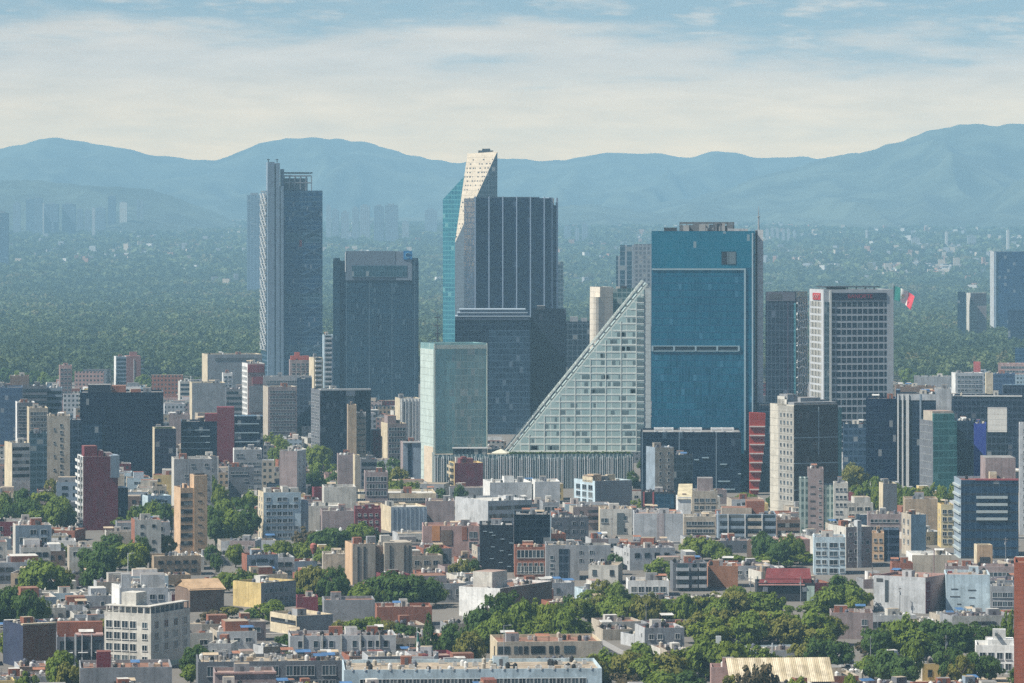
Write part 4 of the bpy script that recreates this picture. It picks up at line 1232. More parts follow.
def mid(kind, label, cat, px, top, D, depth, wall, short, vb, roof='grey', main='R', style=None, n=4, side=None, **k):
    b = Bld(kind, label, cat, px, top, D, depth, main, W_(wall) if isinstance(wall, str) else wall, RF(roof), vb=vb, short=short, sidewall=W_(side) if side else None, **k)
    for st in (style or []):
        f, typ, a = st[0], st[1], st[2:]
        if typ == 'w': b.windows(f, *a[:4], **(a[4] if len(a) > 4 else {}))
        elif typ == 'b': b.bands(f, a[0], a[1], a[2], **(a[3] if len(a) > 3 else {}))
        elif typ == 'fin': b.fins(f, *a[:4], **(a[4] if len(a) > 4 else {}))
        elif typ == 'bal': b.balconies(f, a[0] * b.flen(f), a[1] * b.flen(f), a[2], a[3], **(a[4] if len(a) > 4 else {}))
    if n: b.clutter(n, int(px[0]) + int(D))
    return b

# --- left, towards the park
b = mid(OF, 'huge plain near-black glass box rising behind the maroon slab', 'office block', (80, 80, 163.5), 392.5, 2060, 34, dark_glass('black_box_glass', (0.006, 0.016, 0.050), (0.008, 0.019, 0.045), 3.6, 1.6, .2, .12, metal=.3, blinds=.01), 'black glass box', 462, n=3)
b.roofbox('plant_room', 88, 111, 385, plain('black_louvres', (.012, .018, .035), .5), .05, .5)
b.roofbox('plant_room', 111.5, 126, 386.2, W_('brick-red'), .08, .5, RF('terracotta')); b.roofbox('plant_room', 131, 141, 389.5, W_('brick-red'), .1, .5)
b.panel('annex_glazing', 'F', 81, 102, 424, 480, .5, dark_glass('black_box_bay', (0.021, 0.053, 0.108), (0.025, 0.050, 0.090), 3.6, 2, .2, .15))
mid(OF, 'wide flat blue-grey office slab at the left edge of the view', 'office block', (-20, -20, 22.5), 387.5, 2280, 30, dark_glass('blue_grey_slab', (0.066, 0.123, 0.228), (0.063, 0.105, 0.173), 3.6, 2.4, .5, .3, metal=.1, rough=.5), 'flat blue-grey slab', 436)
b = mid(AP, 'brown windowless block with rooftop clutter above the blue-grey slab', 'apartment block', (10, 10, 29), 376, 2560, 20, 'brown', 'brown windowless block', 386, 'tan')
mid(AP, 'grey tower with dark upper windows beside the blue-grey slab', 'apartment block', (22.5, 22.5, 47), 386, 2230, 22, 'dark grey', 'grey dark-windowed tower', 402, style=[('F', 'b', 3.4, 1.8, DG1)])
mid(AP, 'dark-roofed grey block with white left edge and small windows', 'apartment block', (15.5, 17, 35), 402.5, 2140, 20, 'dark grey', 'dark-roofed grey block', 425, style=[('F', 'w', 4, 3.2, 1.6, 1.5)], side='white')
mid(OF, 'blue glass office with floor bands left of the black box', 'office block', (46, 46, 62), 388, 2240, 20, 'blue-grey', 'banded blue office', 414, style=[('F', 'b', 3.4, 1.9, DG1)])
mid(AP, 'pinkish slim tower with a red crown in front of the park', 'apartment block', (59, 59.5, 72), 365.5, 2750, 18, 'pink', 'pink park-side tower', 388, 'red', style=[('F', 'w', 3, 3.1, 1.8, 1.5)])
mid(AP, 'mossy grey-green apartment block with shabby upper terrace', 'apartment block', (27, 29, 48), 408, 2080, 22, 'beige', 'shabby green-grey block', 445, 'tan', style=[('F', 'w', 5, 3.1, 1.6, 1.6)], side='cream')
b = mid(AP, 'tall blank cream slab with one column of small windows left of the black box', 'apartment block', (47, 47, 70), 416, 1960, 22, 'beige', 'cream slab', 466, 'tan', n=6)
b.windows('F', 1, 3.3, 1.3, 1.2, 4, u0=b.W * .56, u1=b.W * .68, name='window'); b.windows('F', 1, 6.6, .8, .9, 6, u0=b.W * .28, u1=b.W * .36)
mid(OF, 'slim dark gridded office between the cream slab and the black box', 'office block', (70, 70, 82), 420, 1990, 18, dark_glass('slim_grid_glass', (0.024, 0.049, 0.096), (0.067, 0.099, 0.150), 3.4, 3, .3, .2, metal=.2), 'slim gridded office', 462)
mid(AP, 'low white block striped by dark window bands with a cream left end', 'apartment block', (4.5, 12, 30), 443, 1900, 20, 'off-white', 'striped white block', 468, 'grey', style=[('F', 'b', 3.2, 1.6, DG2, dict(top=2))], side='cream')
mid(AP, 'greenish glass apartment block with balcony lines left of the cream slab', 'apartment block', (29, 29, 47), 433.5, 1930, 18, dark_glass('greenish_apartment_glass', (0.054, 0.107, 0.144), (0.092, 0.143, 0.188), 3.2, 3.2, .35, .3, metal=.15), 'greenish glass block', 468)
b = mid(AP, 'lone two-toned tower standing against the park, blue left and red-brown right', 'apartment tower', (114, 116, 126.5), 356.5, 3250, 18, 'blue-grey', 'lone two-toned tower', 385, side='white', style=[('F', 'b', 3.2, 1.7, DG1)], n=2)
b.bx('red_wing', 'F', b.W + .05, b.W + 11.5, 0, b.H + .4, .8, weathered('red_brown_tile', (.30, .13, .11), .2), 14)
b.bx('white_stripe', 'F', b.W + 5.6, b.W + 6.2, 0, b.H - 2, 1.1, FR_W, .2)
b.bx('roof_tank', 'F', b.W + 3, b.W + 9, b.H + .3, b.H + 3.6, -3, weathered('red_brown_tile', (.30, .13, .11), .2), 6)
for i in range(8): b.bx('balcony', 'F', b.W + 11.5, b.W + 14.2, b.H - 4 - i * 3.2, b.H - 3 - i * 3.2, .2, W_('pale grey'), 8)
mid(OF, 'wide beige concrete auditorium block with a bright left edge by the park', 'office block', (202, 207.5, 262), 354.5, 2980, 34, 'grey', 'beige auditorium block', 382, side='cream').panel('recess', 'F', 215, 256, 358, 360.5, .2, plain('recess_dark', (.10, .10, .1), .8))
mid(AP, 'narrow white building with red-tinted top beside the auditorium block', 'apartment block', (222, 223, 232.5), 373, 2800, 14, 'white', 'narrow white building', 386, 'red', style=[('F', 'w', 2, 3, 2, 1.5)])
mid(AP, 'stepped white apartments at the forest edge', 'apartment block', (178, 180, 191), 381.5, 2850, 16, 'off-white', 'stepped white apartments', 397, style=[('F', 'b', 3.2, 1.5, DG1)])
b = mid(OF, 'blank grey slab with a thin sunlit left edge', 'office block', (189.5, 192, 225.5), 383, 2560, 26, 'grey', 'blank grey slab', 410, side='cream')  # sunlit left face painted in by the paler side colour
mid(OF, 'dark striped office between grey slab and red-topped tower', 'office block', (225.5, 226, 245), 389, 2500, 22, 'dark grey', 'dark striped office', 412, 'red', style=[('F', 'b', 3.4, 1.6, DG1)])
b = mid(AP, 'red-patterned tower with a white pierced left side', 'apartment tower', (242, 247.5, 265), 363.5, 2480, 22, 'pink', 'red-patterned tower', 410, side='white', style=[('L', 'w', 4, 3.3, 2.4, 1.7)])
b.panel('red_tiling', 'F', 248, 264, 365, 372.5, .3, weathered('red_tile', (.32, .07, .08), .6)); b.panel('red_tiling', 'F', 252.5, 263.5, 377, 384, .3, weathered('red_tile', (.32, .07, .08), .3)); b.panel('grey_cladding', 'F', 249, 264.5, 386, 412, .3, W_('grey'))
mid(AP, 'big grey-brown residential tower, set back, flat roof', 'apartment tower', (263, 263, 312), 377, 2440, 26, 'grey', 'set-back grey-brown tower', 388, style=[('F', 'w', 12, 3.3, 1.7, 1.5)])
mid(AP, 'grey-brown tower of many floors with faint window columns', 'apartment tower', (263, 268, 297), 387, 2330, 24, 'mauve', 'many-floored grey-brown tower', 430, style=[('F', 'w', 9, 3.2, 1.8, 1.4)], side='beige')
mid(AP, 'dark grey tower joined to the right of the grey-brown tower', 'apartment tower', (297, 297, 312), 379, 2360, 22, dark_glass('dark_grey_facade', (0.036, 0.066, 0.120), (0.059, 0.088, 0.135), 3.3, 2.6, .6, .3, metal=.1, rough=.5), 'dark grey annex tower', 425)
b = mid(AP, 'apartment block with a bright red roof structure and cream bays', 'apartment block', (289, 290, 311), 360, 2620, 18, 'mauve', 'red-roofed cream bays', 376, 'red', style=[('F', 'w', 4, 3.1, 1.8, 1.5)])
b.roofbox('red_penthouse', 291, 309, 356, weathered('bright_red_wall', (.42, .09, .06), .3), .1, .6, RF('red')); b.roofbox('red_penthouse', 295, 300, 352.5, weathered('bright_red_wall', (.42, .09, .06), .3), .2, .5, RF('red'))
mid(AP, 'cream sunlit tower with balconies left of the broad dark tower', 'apartment tower', (309, 314, 323), 357.5, 2600, 16, 'cream', 'cream balcony tower', 388, style=[('F', 'bal', .15, .85, 3.1, W_('white'))])
mid(AP, 'pale slim balcony tower against the foot of the broad dark tower', 'apartment tower', (322.5, 323.5, 333), 335, 2680, 16, 'pale blue', 'pale slim balcony tower', 388, style=[('F', 'bal', .12, .88, 3.2, W_('pale grey'))], n=2)
b = mid(OF, 'dark glass office with white roof edge and a recessed centre', 'office block', (311, 320, 346), 390, 2170, 26, dark_glass('punched_dark_glass', (0.010, 0.026, 0.066), (0.013, 0.028, 0.056), 3.3, 1.9, .5, .25, metal=.25, blinds=.12, blindc=(.16, .19, .22)), 'white-edged dark office', 440, side='dark grey', style=[('L', 'w', 5, 3.3, 2.6, 1.5)])
b.bx('roof_edge', 'F', .05, b.W + 13.8, b.H - .3, b.H + .6, .4, FR_W, 1.4)
b.bx('recess_wall', 'F', b.W + .02, b.W + 5.2, 0, b.H - .35, -1.6, W_('blue-grey'), 16); b.bx('recess_head', 'F', b.W + .05, b.W + 5.1, b.H - 3.4, b.H - .4, .1, W_('pale grey'), 3)
b.bx('dark_wing', 'F', b.W + 5.3, b.W + 13.8, 0, b.H - .35, .0, dark_glass('dark_wing_glass', (0.006, 0.016, 0.043), (0.008, 0.017, 0.038), 3.3, 1.9, .3, .2, metal=.25), 22)
mid(AP, 'narrow tan stone tower in front of the white-edged dark office', 'apartment block', (347, 348, 356.5), 405, 2120, 14, 'tan', 'narrow tan tower', 446, n=2)
mid(AP, 'speckled grey block with tiny windows stepping down to the right of the tan tower', 'apartment block', (356.5, 356.5, 366), 413, 2130, 16, 'grey', 'speckled grey block', 446, style=[('F', 'w', 5, 3, 1, 1)])
b = mid(AP, 'white ribbed apartment slab left of the pale green glass slab', 'apartment block', (395, 400, 421), 398.5, 2230, 20, 'white', 'white ribbed slab', 448, side='cream')
b.fins('F', [402 + i * 3.4 for i in range(6)], .5, .7, FR_W); b.bx('window_strip', 'F', b.u('F', 404.2), b.u('F', 405), b.zlo(), b.H - 2, .1, DG1); b.bx('window_strip', 'F', b.u('F', 411), b.u('F', 411.8), b.zlo(), b.H - 2, .1, DG1)
b = mid(AP, 'cream apartment block with a gridded window front and bright left wall', 'apartment block', (381, 387.5, 406.5), 423.5, 2110, 20, 'mauve', 'cream gridded block', 452, 'terracotta', side='cream', style=[('F', 'w', 6, 3, 1.3, 1.6)])
b.roofbox('penthouse', 385, 397, 416, W_('mauve'), .1, .7, RF('terracotta'))
b = mid(AP, 'grey twin-slab block split by a dark glass strip beside the pale green slab', 'apartment block', (400.5, 403, 421), 442.5, 1960, 18, 'blue-grey', 'grey twin-slab block', 480, side='mauve')
b.bx('glass_strip', 'F', b.u('F', 407.8), b.u('F', 411.6), 0, b.H - .5, .2, dark_glass('strip_glass', (0.007, 0.021, 0.060), (0.008, 0.019, 0.045), 3.2, 2))
b.bx('roof_edge', 'F', -.1, b.W * .98, b.H - .2, b.H + .5, .5, FR_W, 1)
b = mid(OF, 'dark blue office with white floor lines and a maroon core', 'office block', (181, 181, 217), 421.5, 2090, 24, dark_glass('ribboned_navy_glass', (0.011, 0.025, 0.066), (0.013, 0.025, 0.053), 3.4, 2, .14, .1), 'white-lined navy office', 454)
for i in range(4): b.bx('floor_line', 'F', .2, b.W * .8, b.z(430.5 + i * 6.2), b.z(429.7 + i * 6.2), .4, plain('grey_line', (.35, .45, .5), .5))
b.bx('maroon_core', 'F', b.W + .02, b.W + 9, 0, b.z(407.5), .6, W_('maroon', .25), 14); b.bx('maroon_core', 'F', b.u('F', 205), b.W + 3, b.H - .6, b.z(414), -2, W_('maroon', .25), 10)
b.bx('right_wing', 'F', b.W + 9.02, b.W + 24, 0, b.z(416.5), .1, dark_glass('ribboned_navy_glass', (.018, .03, .055)), 18)
for i in range(3): b.bx('floor_line', 'F', b.W + 9.2, b.W + 22, b.z(424.5 + i * 9), b.z(423.6 + i * 9), .5, plain('grey_line', (.35, .45, .5), .5))
b = mid(OF, 'brown glass office with a planted roof and cream left edge', 'office block', (152.5, 154.5, 176), 428.5, 2020, 20, dark_glass('brown_mauve_glass', (0.036, 0.041, 0.078), (0.042, 0.050, 0.083), 3.3, 2.2, .2, .22, metal=.2), 'brown planted-roof office', 468, side='cream')
b.roofbox('roof_planter', 156, 172, 427, plain('planter_soil', (.07, .1, .03)), .05, .4)
mid(OF, 'purplish building with a red-violet roof behind the brown glass office', 'office block', (169, 169, 190), 414.5, 2330, 20, 'mauve', 'purplish roof building', 424, 'red', n=8)
mid(AP, 'plain grey block with a lit left edge behind the peach tower', 'apartment block', (171.5, 174, 212), 459, 1830, 22, 'grey', 'plain grey block', 486, side='off-white', style=[('F', 'w', 5, 5, 1.6, 1.3, dict(drop=.4))])  # off-white side carries the lit left edge in its colour
# the maroon slab
b = mid(AP, 'tall blank maroon slab with white balconies down its left edge', 'apartment tower', (77.5, 83, 118), 456.5, 1725, 20, 'maroon', 'maroon slab', 528, 'pink', side='white', style=[('L', 'bal', .12, .5, 3.1, W_('white')), ('L', 'bal', .55, .93, 3.1, W_('white'))], n=4)
b.roofbox('penthouse', 85, 98, 446.5, W_('maroon'), .1, .6, RF('red')); b.roofbox('water_tank_house', 99, 104, 451, W_('maroon'), .1, .5); b.roofbox('water_tank_house', 106, 113, 453.5, W_('pink'), .2, .6)
b.bx('grey_corner', 'F', b.u('F', 110.5), b.W + .6, b.z(478), b.H + .3, .4, W_('blue-grey'), 12)
b.bx('dark_wing', 'F', b.W + .7, b.W + 4.5, 0, b.z(488.5), -1, dark_glass('dark_annex', (0.012, 0.025, 0.060), (0.029, 0.050, 0.090), 3.1, 1.6), 14)
# peach tower
b = mid(AP, 'peach apartment tower with dark ribbon windows and a higher stair block', 'apartment tower', (174, 180.5, 193.8), 488, 1600, 15, 'peach', 'peach tower', 553, 'terracotta', side='peach', n=3)
b.bands('F', 3.2, 1.75, DG2, top=2.1, u0=.1, u1=b.W - .6)
b.bx('stair_block', 'F', b.W + .02, b.W + 5.4, 0, b.z(475.5), .5, W_('peach'), 10)
for i in range(9): b.bx('slot_window', 'F', b.W + 1.6, b.W + 3.3, b.z(494 + i * 8) - .0, b.z(492.8 + i * 8), .6, FR_D, .15)
b.bx('roof_tank', 'F', b.W + .6, b.W + 4.6, b.z(475.6), b.z(473.5), -1, FR_D, 5)
s = MB(); u = b.u('F', 192); 
for x in (-b.W / 2 + u, -b.W / 2 + u - 1.2): s.cyl(x, -2, b.H - 1, b.z(466), .16, .1, 6)
add('antenna', s.mesh('antenna', STEEL_D), b.root)
# white apartment tower
b = mid(AP, 'white apartment tower with irregular dark windows and rooftop boxes', 'apartment tower', (258, 263.5, 301), 492.5, 1670, 16, 'pale blue', 'white apartment tower', 538, side='cream', style=[('F', 'w', 6, 3, 1.7, 1.5, dict(drop=.12)), ('L', 'w', 2, 3, 1.4, 1.5)], n=3)
for a, c, t in ((266, 272, 488.5), (283, 289, 487), (291, 299, 488.5), (275, 280, 490)): b.roofbox('stair_box', a, c, t, W_('off-white'), .05, .5)
b.bx('dark_wing', 'F', b.W + .05, b.W + 3.6, 0, b.H - 4, -3, W_('blue-grey'), 10)
b = mid(AP, 'windowless pinkish-brown slab with a pale right face', 'apartment tower', (279.5, 297, 306), 451, 1850, 16, 'mauve', 'pinkish-brown slab', 492, main='L', side='pale grey', n=6)
b.windows('R', 2, 3.1, 1.2, 1.3, 4)
b = mid(AP, 'pale brown blank block and grey wing beneath the small tree line', 'apartment block', (233, 234, 262), 449.5, 1905, 18, 'grey', 'pale grey stepped block', 478, side='white', style=[('F', 'w', 6, 4, 1.4, 1.3, dict(drop=.3))])
mid(AP, 'grey flat-roofed block with brown parapet behind the white apartment tower', 'apartment block', (228, 229, 254), 467, 1850, 18, 'dark grey', 'brown-parapet block', 482, 'terracotta', style=[('F', 'w', 5, 3.2, 1.5, 1.2, dict(drop=.4))])
mid(AP, 'lilac-grey block with wide flat walls among the trees', 'apartment block', (337, 338, 355), 455, 1900, 18, 'mauve', 'lilac-grey block', 472, n=6)
mid(AP, 'dark blue-windowed block between the lilac block and a dark tree', 'apartment block', (360, 361, 377), 459, 1890, 16, 'dark grey', 'dark blue-windowed block', 474, style=[('F', 'b', 3.1, 1.7, DG1)])
mid(AP, 'slim brown chimney-like stair tower among trees', 'apartment block', (353, 355, 360), 455, 1850, 7, 'beige', 'slim stair tower', 488, side='cream', n=1)
mid(HO, 'grey-mauve house row with vertical bays under yellow-green trees', 'house', (364, 365, 388), 472, 1790, 16, 'mauve', 'bayed mauve house', 484, style=[('F', 'w', 7, 3.2, 1.1, 2)])
b = mid(WH, 'very long cream low building with a flat pale roof', 'warehouse', (358, 360, 436), 493.5, 1790, 30, 'cream', 'long cream low building', 503, 'white', style=[('F', 'w', 16, 3.4, 1.8, 1.2)], n=8)
b = mid(HO, 'white gable-walled house with small attic windows', 'house', (322, 324, 356), 487, 1735, 18, 'off-white', 'white gabled house', 500, 'grey', style=[('F', 'w', 5, 3, .9, .9, dict(u0=14, u1=18))])
mid(HO, 'small maroon cube house beside the white gabled house', 'house', (312, 314, 322.5), 488, 1760, 10, 'maroon', 'small maroon cube', 497)
b = mid(WH, 'white-blue warehouse with a bright left wall and ribbed metal front', 'warehouse', (380.5, 391, 427), 507, 1715, 22, weathered('ribbed_pale_metal', (.44, .50, .55), .35), 'ribbed white warehouse', 531, 'white', side='cream', n=2)  # sunlight on the left wall is put into its cream colour
for i in range(8): b.bx('rib', 'F', 1 + i * b.W / 8.2, 1.2 + i * b.W / 8.2, 0, b.H - .2, .15, W_('blue-grey'))
b = mid(HO, 'maroon-fronted house with two rows of tiny pale windows', 'house', (354, 355, 381), 508.5, 1690, 18, 'maroon', 'maroon-fronted house', 523, 'red', style=[('F', 'w', 4, 3, 1, .9, dict(frame=FR_W))], n=6)
mid(HO, 'mauve blank-walled house with a pale lean-to left of the maroon front', 'house', (320, 322, 354), 511, 1665, 18, 'mauve', 'mauve blank-walled house', 525, n=4)
mid(HO, 'white L-shaped low house right of the white apartment tower', 'house', (303, 304, 340), 506, 1700, 20, 'off-white', 'white L-shaped house', 530, 'white', n=5)
b = mid(AP, 'blank pale-brown wall of a flat-roofed block', 'apartment block', (425.5, 426, 454.5), 501, 1735, 18, 'mauve', 'blank pale-brown block', 521, 'tan', n=5)
b = mid(OF, 'curved white-grey building with two long dark window bands', 'office block', (455, 488, 532), 501, 1745, 34, 'pale grey', 'dark-banded white building', 524, 'white', side='pale grey', n=6)
b.bands('F', 3.6, 1.7, DG2, top=2.3, u0=.6, u1=b.W * .97, rows=3)
b = mid(AP, 'plum-coloured slab with balconied cream left end below the louvred podium', 'apartment block', (449, 454.5, 483), 463, 1960, 18, 'maroon', 'plum slab', 486, 'pink', side='yellow', style=[('L', 'bal', .1, .9, 3.1, W_('cream'))], n=1)
b.wallm = W_('maroon'); b.roofbox('penthouse', 461, 474, 459, W_('maroon'), .1, .6, RF('red')); b.roofbox('penthouse', 463, 467, 457, W_('maroon'), .1, .4, RF('red'))
b = mid(WH, 'long white flat-roofed block below the podium louvres', 'warehouse', (483, 490, 532), 482.5, 1905, 26, 'pale grey', 'long white block', 500, 'white', side='white', n=5)
b.roofbox('stair_box', 505, 515, 477, W_('white'), .1, .4); b.windows('F', 4, 3.4, 1, 1, 6)
mid(WH, 'white box building with a small stair tower next to the long white block', 'warehouse', (532, 535, 560), 481.5, 1895, 22, 'pale grey', 'white stair-tower box', 500, 'white', side='white', n=5)
b = mid(OF, 'grey brick block with a teal glass left wing and messy roof', 'office block', (574, 595, 632), 481, 1850, 22, weathered('grey_brick', (.25, .25, .26), .3, 1.2), 'grey brick block', 502, 'tan', side='pale blue', style=[('L', 'w', 3, 3.3, 4.2, 2.2)], n=9)
for i in range(5): b.roofbox('roof_shed', 582 + i * 9, 590 + i * 9, 477.5 - (i % 3), W_(['cream', 'brown', 'peach', 'grey', 'cream'][i]), .1 + .1 * i, .6, RF('tan'))
b = mid(AP, 'pale curved concrete tower in front of the black truss-topped block', 'apartment tower', (646, 655, 674), 447.5, 1905, 14, 'beige', 'pale concrete tower', 490, 'terracotta', side='blue-grey', style=[('F', 'w', 2, 3.2, 1.1, 1.3)], n=4)
b = mid(OF, 'low black glass wing beside the pale concrete tower', 'office block', (674, 674, 693), 455, 1925, 18, DG1, 'low black wing', 488)
b = mid(WH, 'dark teal shop building with red posts', 'shop', (641, 642, 676), 492, 1800, 16, 'black', 'dark red-posted shop', 508, 'terracotta', n=10)
for p in (643, 652.5): b.bx('red_post', 'F', b.u('F', p), b.u('F', p) + .7, 0, b.H, .4, weathered('red_tile', (.32, .07, .08), .3))
b.panel('shop_glazing', 'F', 655, 674, 494, 508, .2, dark_glass('shop_glass', (0.024, 0.090, 0.168), (0.034, 0.055, 0.075), 3, 2.5))
b = mid(WH, 'broad blank grey wall with a faint pink panel in its middle', 'warehouse', (633, 634, 683), 513.5, 1665, 22, 'pale grey', 'broad blank grey wall', 540, 'pink', n=7)
b.panel('pink_panel', 'F', 657, 664.5, 513.4, 545, .12, weathered('faded_pink_wall', (.42, .37, .37), .5))
b = mid(AP, 'white block with a dark central light well', 'apartment block', (598.5, 600, 632), 509, 1700, 18, 'off-white', 'white light-well block', 536, 'pink', side='cream', n=6)
b.panel('painted_light_well', 'F', 617, 624, 513, 540, .2, plain('well_shade_wall', (.10, .12, .13), .8)); b.windows('F', 2, 5.2, 1.3, 1.8, 4, u0=.4, u1=b.W * .25); b.windows('F', 1, 5.2, 1.4, 1.8, 3, u0=b.W * .74, u1=b.W * .84)  # light well is a flat dark panel, its shade painted in
b = mid(HO, 'white house with a cream pitched roof panel facing left', 'house', (676, 678, 691), 497, 1775, 14, 'white', 'cream-roofed white house', 518, 'white')
s = MB(); s.poly([(-b.W / 2 - .5, -b.d / 2 - .5, b.H - .9), (b.W / 2 + .4, -b.d / 2 - .5, b.H - .9), (b.W / 2 + 1.6, b.d / 2, b.H + 5), (-b.W / 2 + 1.2, b.d / 2, b.H + 5)]); s.poly([(-b.W / 2 - .5, -b.d / 2 - .5, b.H - .9), (-b.W / 2 + 1.2, b.d / 2, b.H + 5), (-b.W / 2 + 1.2, b.d / 2, b.H - .9)]); s.poly([(b.W / 2 + .4, -b.d / 2 - .5, b.H - .9), (b.W / 2 + 1.6, b.d / 2, b.H - .9), (b.W / 2 + 1.6, b.d / 2, b.H + 5)]); s.poly([(-b.W / 2 + 1.2, b.d / 2, b.H - .9), (-b.W / 2 + 1.2, b.d / 2, b.H + 5), (b.W / 2 + 1.6, b.d / 2, b.H + 5), (b.W / 2 + 1.6, b.d / 2, b.H - .9)])
add('pitched_roof', s.mesh('pitched_roof', rooftop('cream_metal_roof', (.62, .54, .36))), b.root)
b = mid(AP, 'pale mauve block with a cubic tower on its roof', 'apartment block', (691, 692, 717.5), 491, 1800, 18, 'beige', 'mauve cube-topped block', 513, 'grey', n=3)
b.roofbox('stair_tower', 698, 713, 478.5, W_('mauve'), .15, .7)
b.windows('F', 4, 3.3, 1.8, 1.6, 3.4)
b = mid(AP, 'white terrace-roofed house above a grey garage', 'house', (683, 684, 716), 516.5, 1690, 16, 'beige', 'terrace-roofed beige house', 535, 'white', style=[('F', 'w', 5, 3.2, 2.2, 1.4)], n=5)
b = mid(AP, 'broad grey apartment block with continuous balconies and white posts', 'apartment block', (716.5, 718, 776), 514, 1650, 20, 'blue-grey', 'broad balconied grey block', 538, 'terracotta', n=6)
b.balconies('F', .3, b.W * .48, 3.2, W_('blue-grey')); b.balconies('F', b.W * .50, b.W * .76, 3.2, W_('beige')); b.balconies('F', b.W * .78, b.W - .2, 3.2, W_('blue-grey'))
b.fins('F', (728, 745, 762), .4, 1.7, FR_W)
b.roofbox('penthouse', 722, 752, 508.5, W_('beige'), .15, .8, RF('terracotta')); b.roofbox('penthouse', 747, 765, 502, W_('brick-red'), .3, .9, RF('terracotta'))
b = mid(AP, 'grey-brown house with red parapets beside the balconied block', 'house', (776, 777, 800), 519.5, 1680, 14, 'brown', 'red-parapet house', 532, 'terracotta', style=[('F', 'b', 3.1, 1.6, DG2)])
b = mid(AP, 'pinkish slab tower with slot windows and pale green wings', 'apartment tower', (807.5, 808, 823.5), 468.5, 1700, 14, 'mauve', 'pink slab tower', 533, 'terracotta', n=3)
b.bx('green_wing', 'F', -3.7, -.03, 0, b.z(478), -.6, curtain('green_wing_facade', (.10, .17, .16), (.05, .08, .08), (.34, .40, .37), 3.2, 1.8, .7, .4, None, .1, .4), 10)
b.bx('green_wing', 'F', b.W + .03, b.W + 9.5, 0, b.z(485), -.6, curtain('green_wing_facade', (.10, .17, .16)), 12)
for i in range(9): b.bx('slot_window', 'F', 1, 3.1, b.z(487.5 + i * 7.2), b.z(486 + i * 7.2), .1, FR_D)
b.windows('F', 1, 3.05, 1, .9, 5, u0=b.W * .7, u1=b.W * .85)
b = mid(AP, 'pale stucco tower with small dark windows right of the pink slab tower', 'apartment tower', (833, 834, 848), 483, 1690, 14, 'off-white', 'pale stucco tower', 522, 'grey', style=[('F', 'w', 3, 3.2, 1, 1.1, dict(drop=.35))])
b = mid(AP, 'light blue-white corner apartment house with varied windows', 'apartment block', (813, 814, 845.5), 537, 1500, 14, 'pale blue', 'blue-white corner block', 577, 'terracotta', n=3)
b.windows('F', 2, 3.2, 1.5, 1.5, 2.2, u0=.4, u1=b.W * .42, frame=FR_W); b.windows('F', 1, 3.2, 3, 1.7, 2.2, u0=b.W * .46, u1=b.W * .78); b.windows('F', 1, 3.2, 1.4, 1.4, 2.2, u0=b.W * .8, u1=b.W * .98)
b = mid(AP, 'brownish-pink stepped apartment tower with a pale chimney stack', 'apartment tower', (828, 846, 872), 527, 1530, 18, 'mauve', 'brownish stepped tower', 572, 'tan', side='off-white', style=[('F', 'w', 4, 3.2, 1.2, 1.3, dict(drop=.3)), ('L', 'w', 2, 3.2, 1.2, 1.3)], n=7)
b.bx('pale_stack', 'F', b.W * .42, b.W * .58, 0, b.H + 2.4, .5, W_('pale grey'), 3)
b = mid(AP, 'peach-fronted block with dark balcony stack on its right', 'apartment block', (871, 872, 884), 533, 1560, 14, 'peach', 'peach-fronted block', 560, 'pink', style=[('F', 'w', 2, 3.1, 1, 1.2)], n=4)
b.bx('dark_wing', 'F', b.W + .03, b.W + 6, 0, b.H + 1.2, -.5, dark_glass('balcony_dark_glass', (0.012, 0.025, 0.060), (0.067, 0.099, 0.150), 3.1, 6, .3, .3), 12)
b = mid(AP, 'cream arch-windowed house front with a steel blue right wall', 'apartment block', (901.5, 911, 926), 514.5, 1590, 12, weathered('steel_blue_wall', (.13, .21, .29), .4), 'steel blue sided house', 555, side='beige', style=[('L', 'w', 2, 4, 1.6, 1.9)])
b = mid(AP, 'dark grey slab with a sunlit cream edge poking above the hedge', 'apartment block', (879, 883, 897), 483.5, 1740, 12, 'dark grey', 'cream-edged dark slab', 506, side='cream', n=3)
b = mid(WH, 'low tan workshop with a curved grey roof', 'warehouse', (903, 905, 938), 499, 1700, 18, 'tan', 'low tan workshop', 513, 'grey', n=4)
mid(AP, 'white terraces with small square windows left of the steel blue house', 'apartment block', (867, 868, 901), 514, 1640, 16, 'mauve', 'small-windowed terrace', 530, 'grey', style=[('F', 'w', 7, 3.1, 1.2, 1.2)])
b = mid(AP, 'tall pale yellow apartment slab with three window columns', 'apartment tower', (937.5, 941, 953.5), 504.5, 1630, 12, weathered('pale_yellow_wall', (.60, .52, .32), .3), 'pale yellow slab', 550, 'tan', side='yellow', style=[('F', 'w', 2, 3, 1.5, 1.5), ('L', 'w', 1, 3, 1.2, 1.4)], n=2)
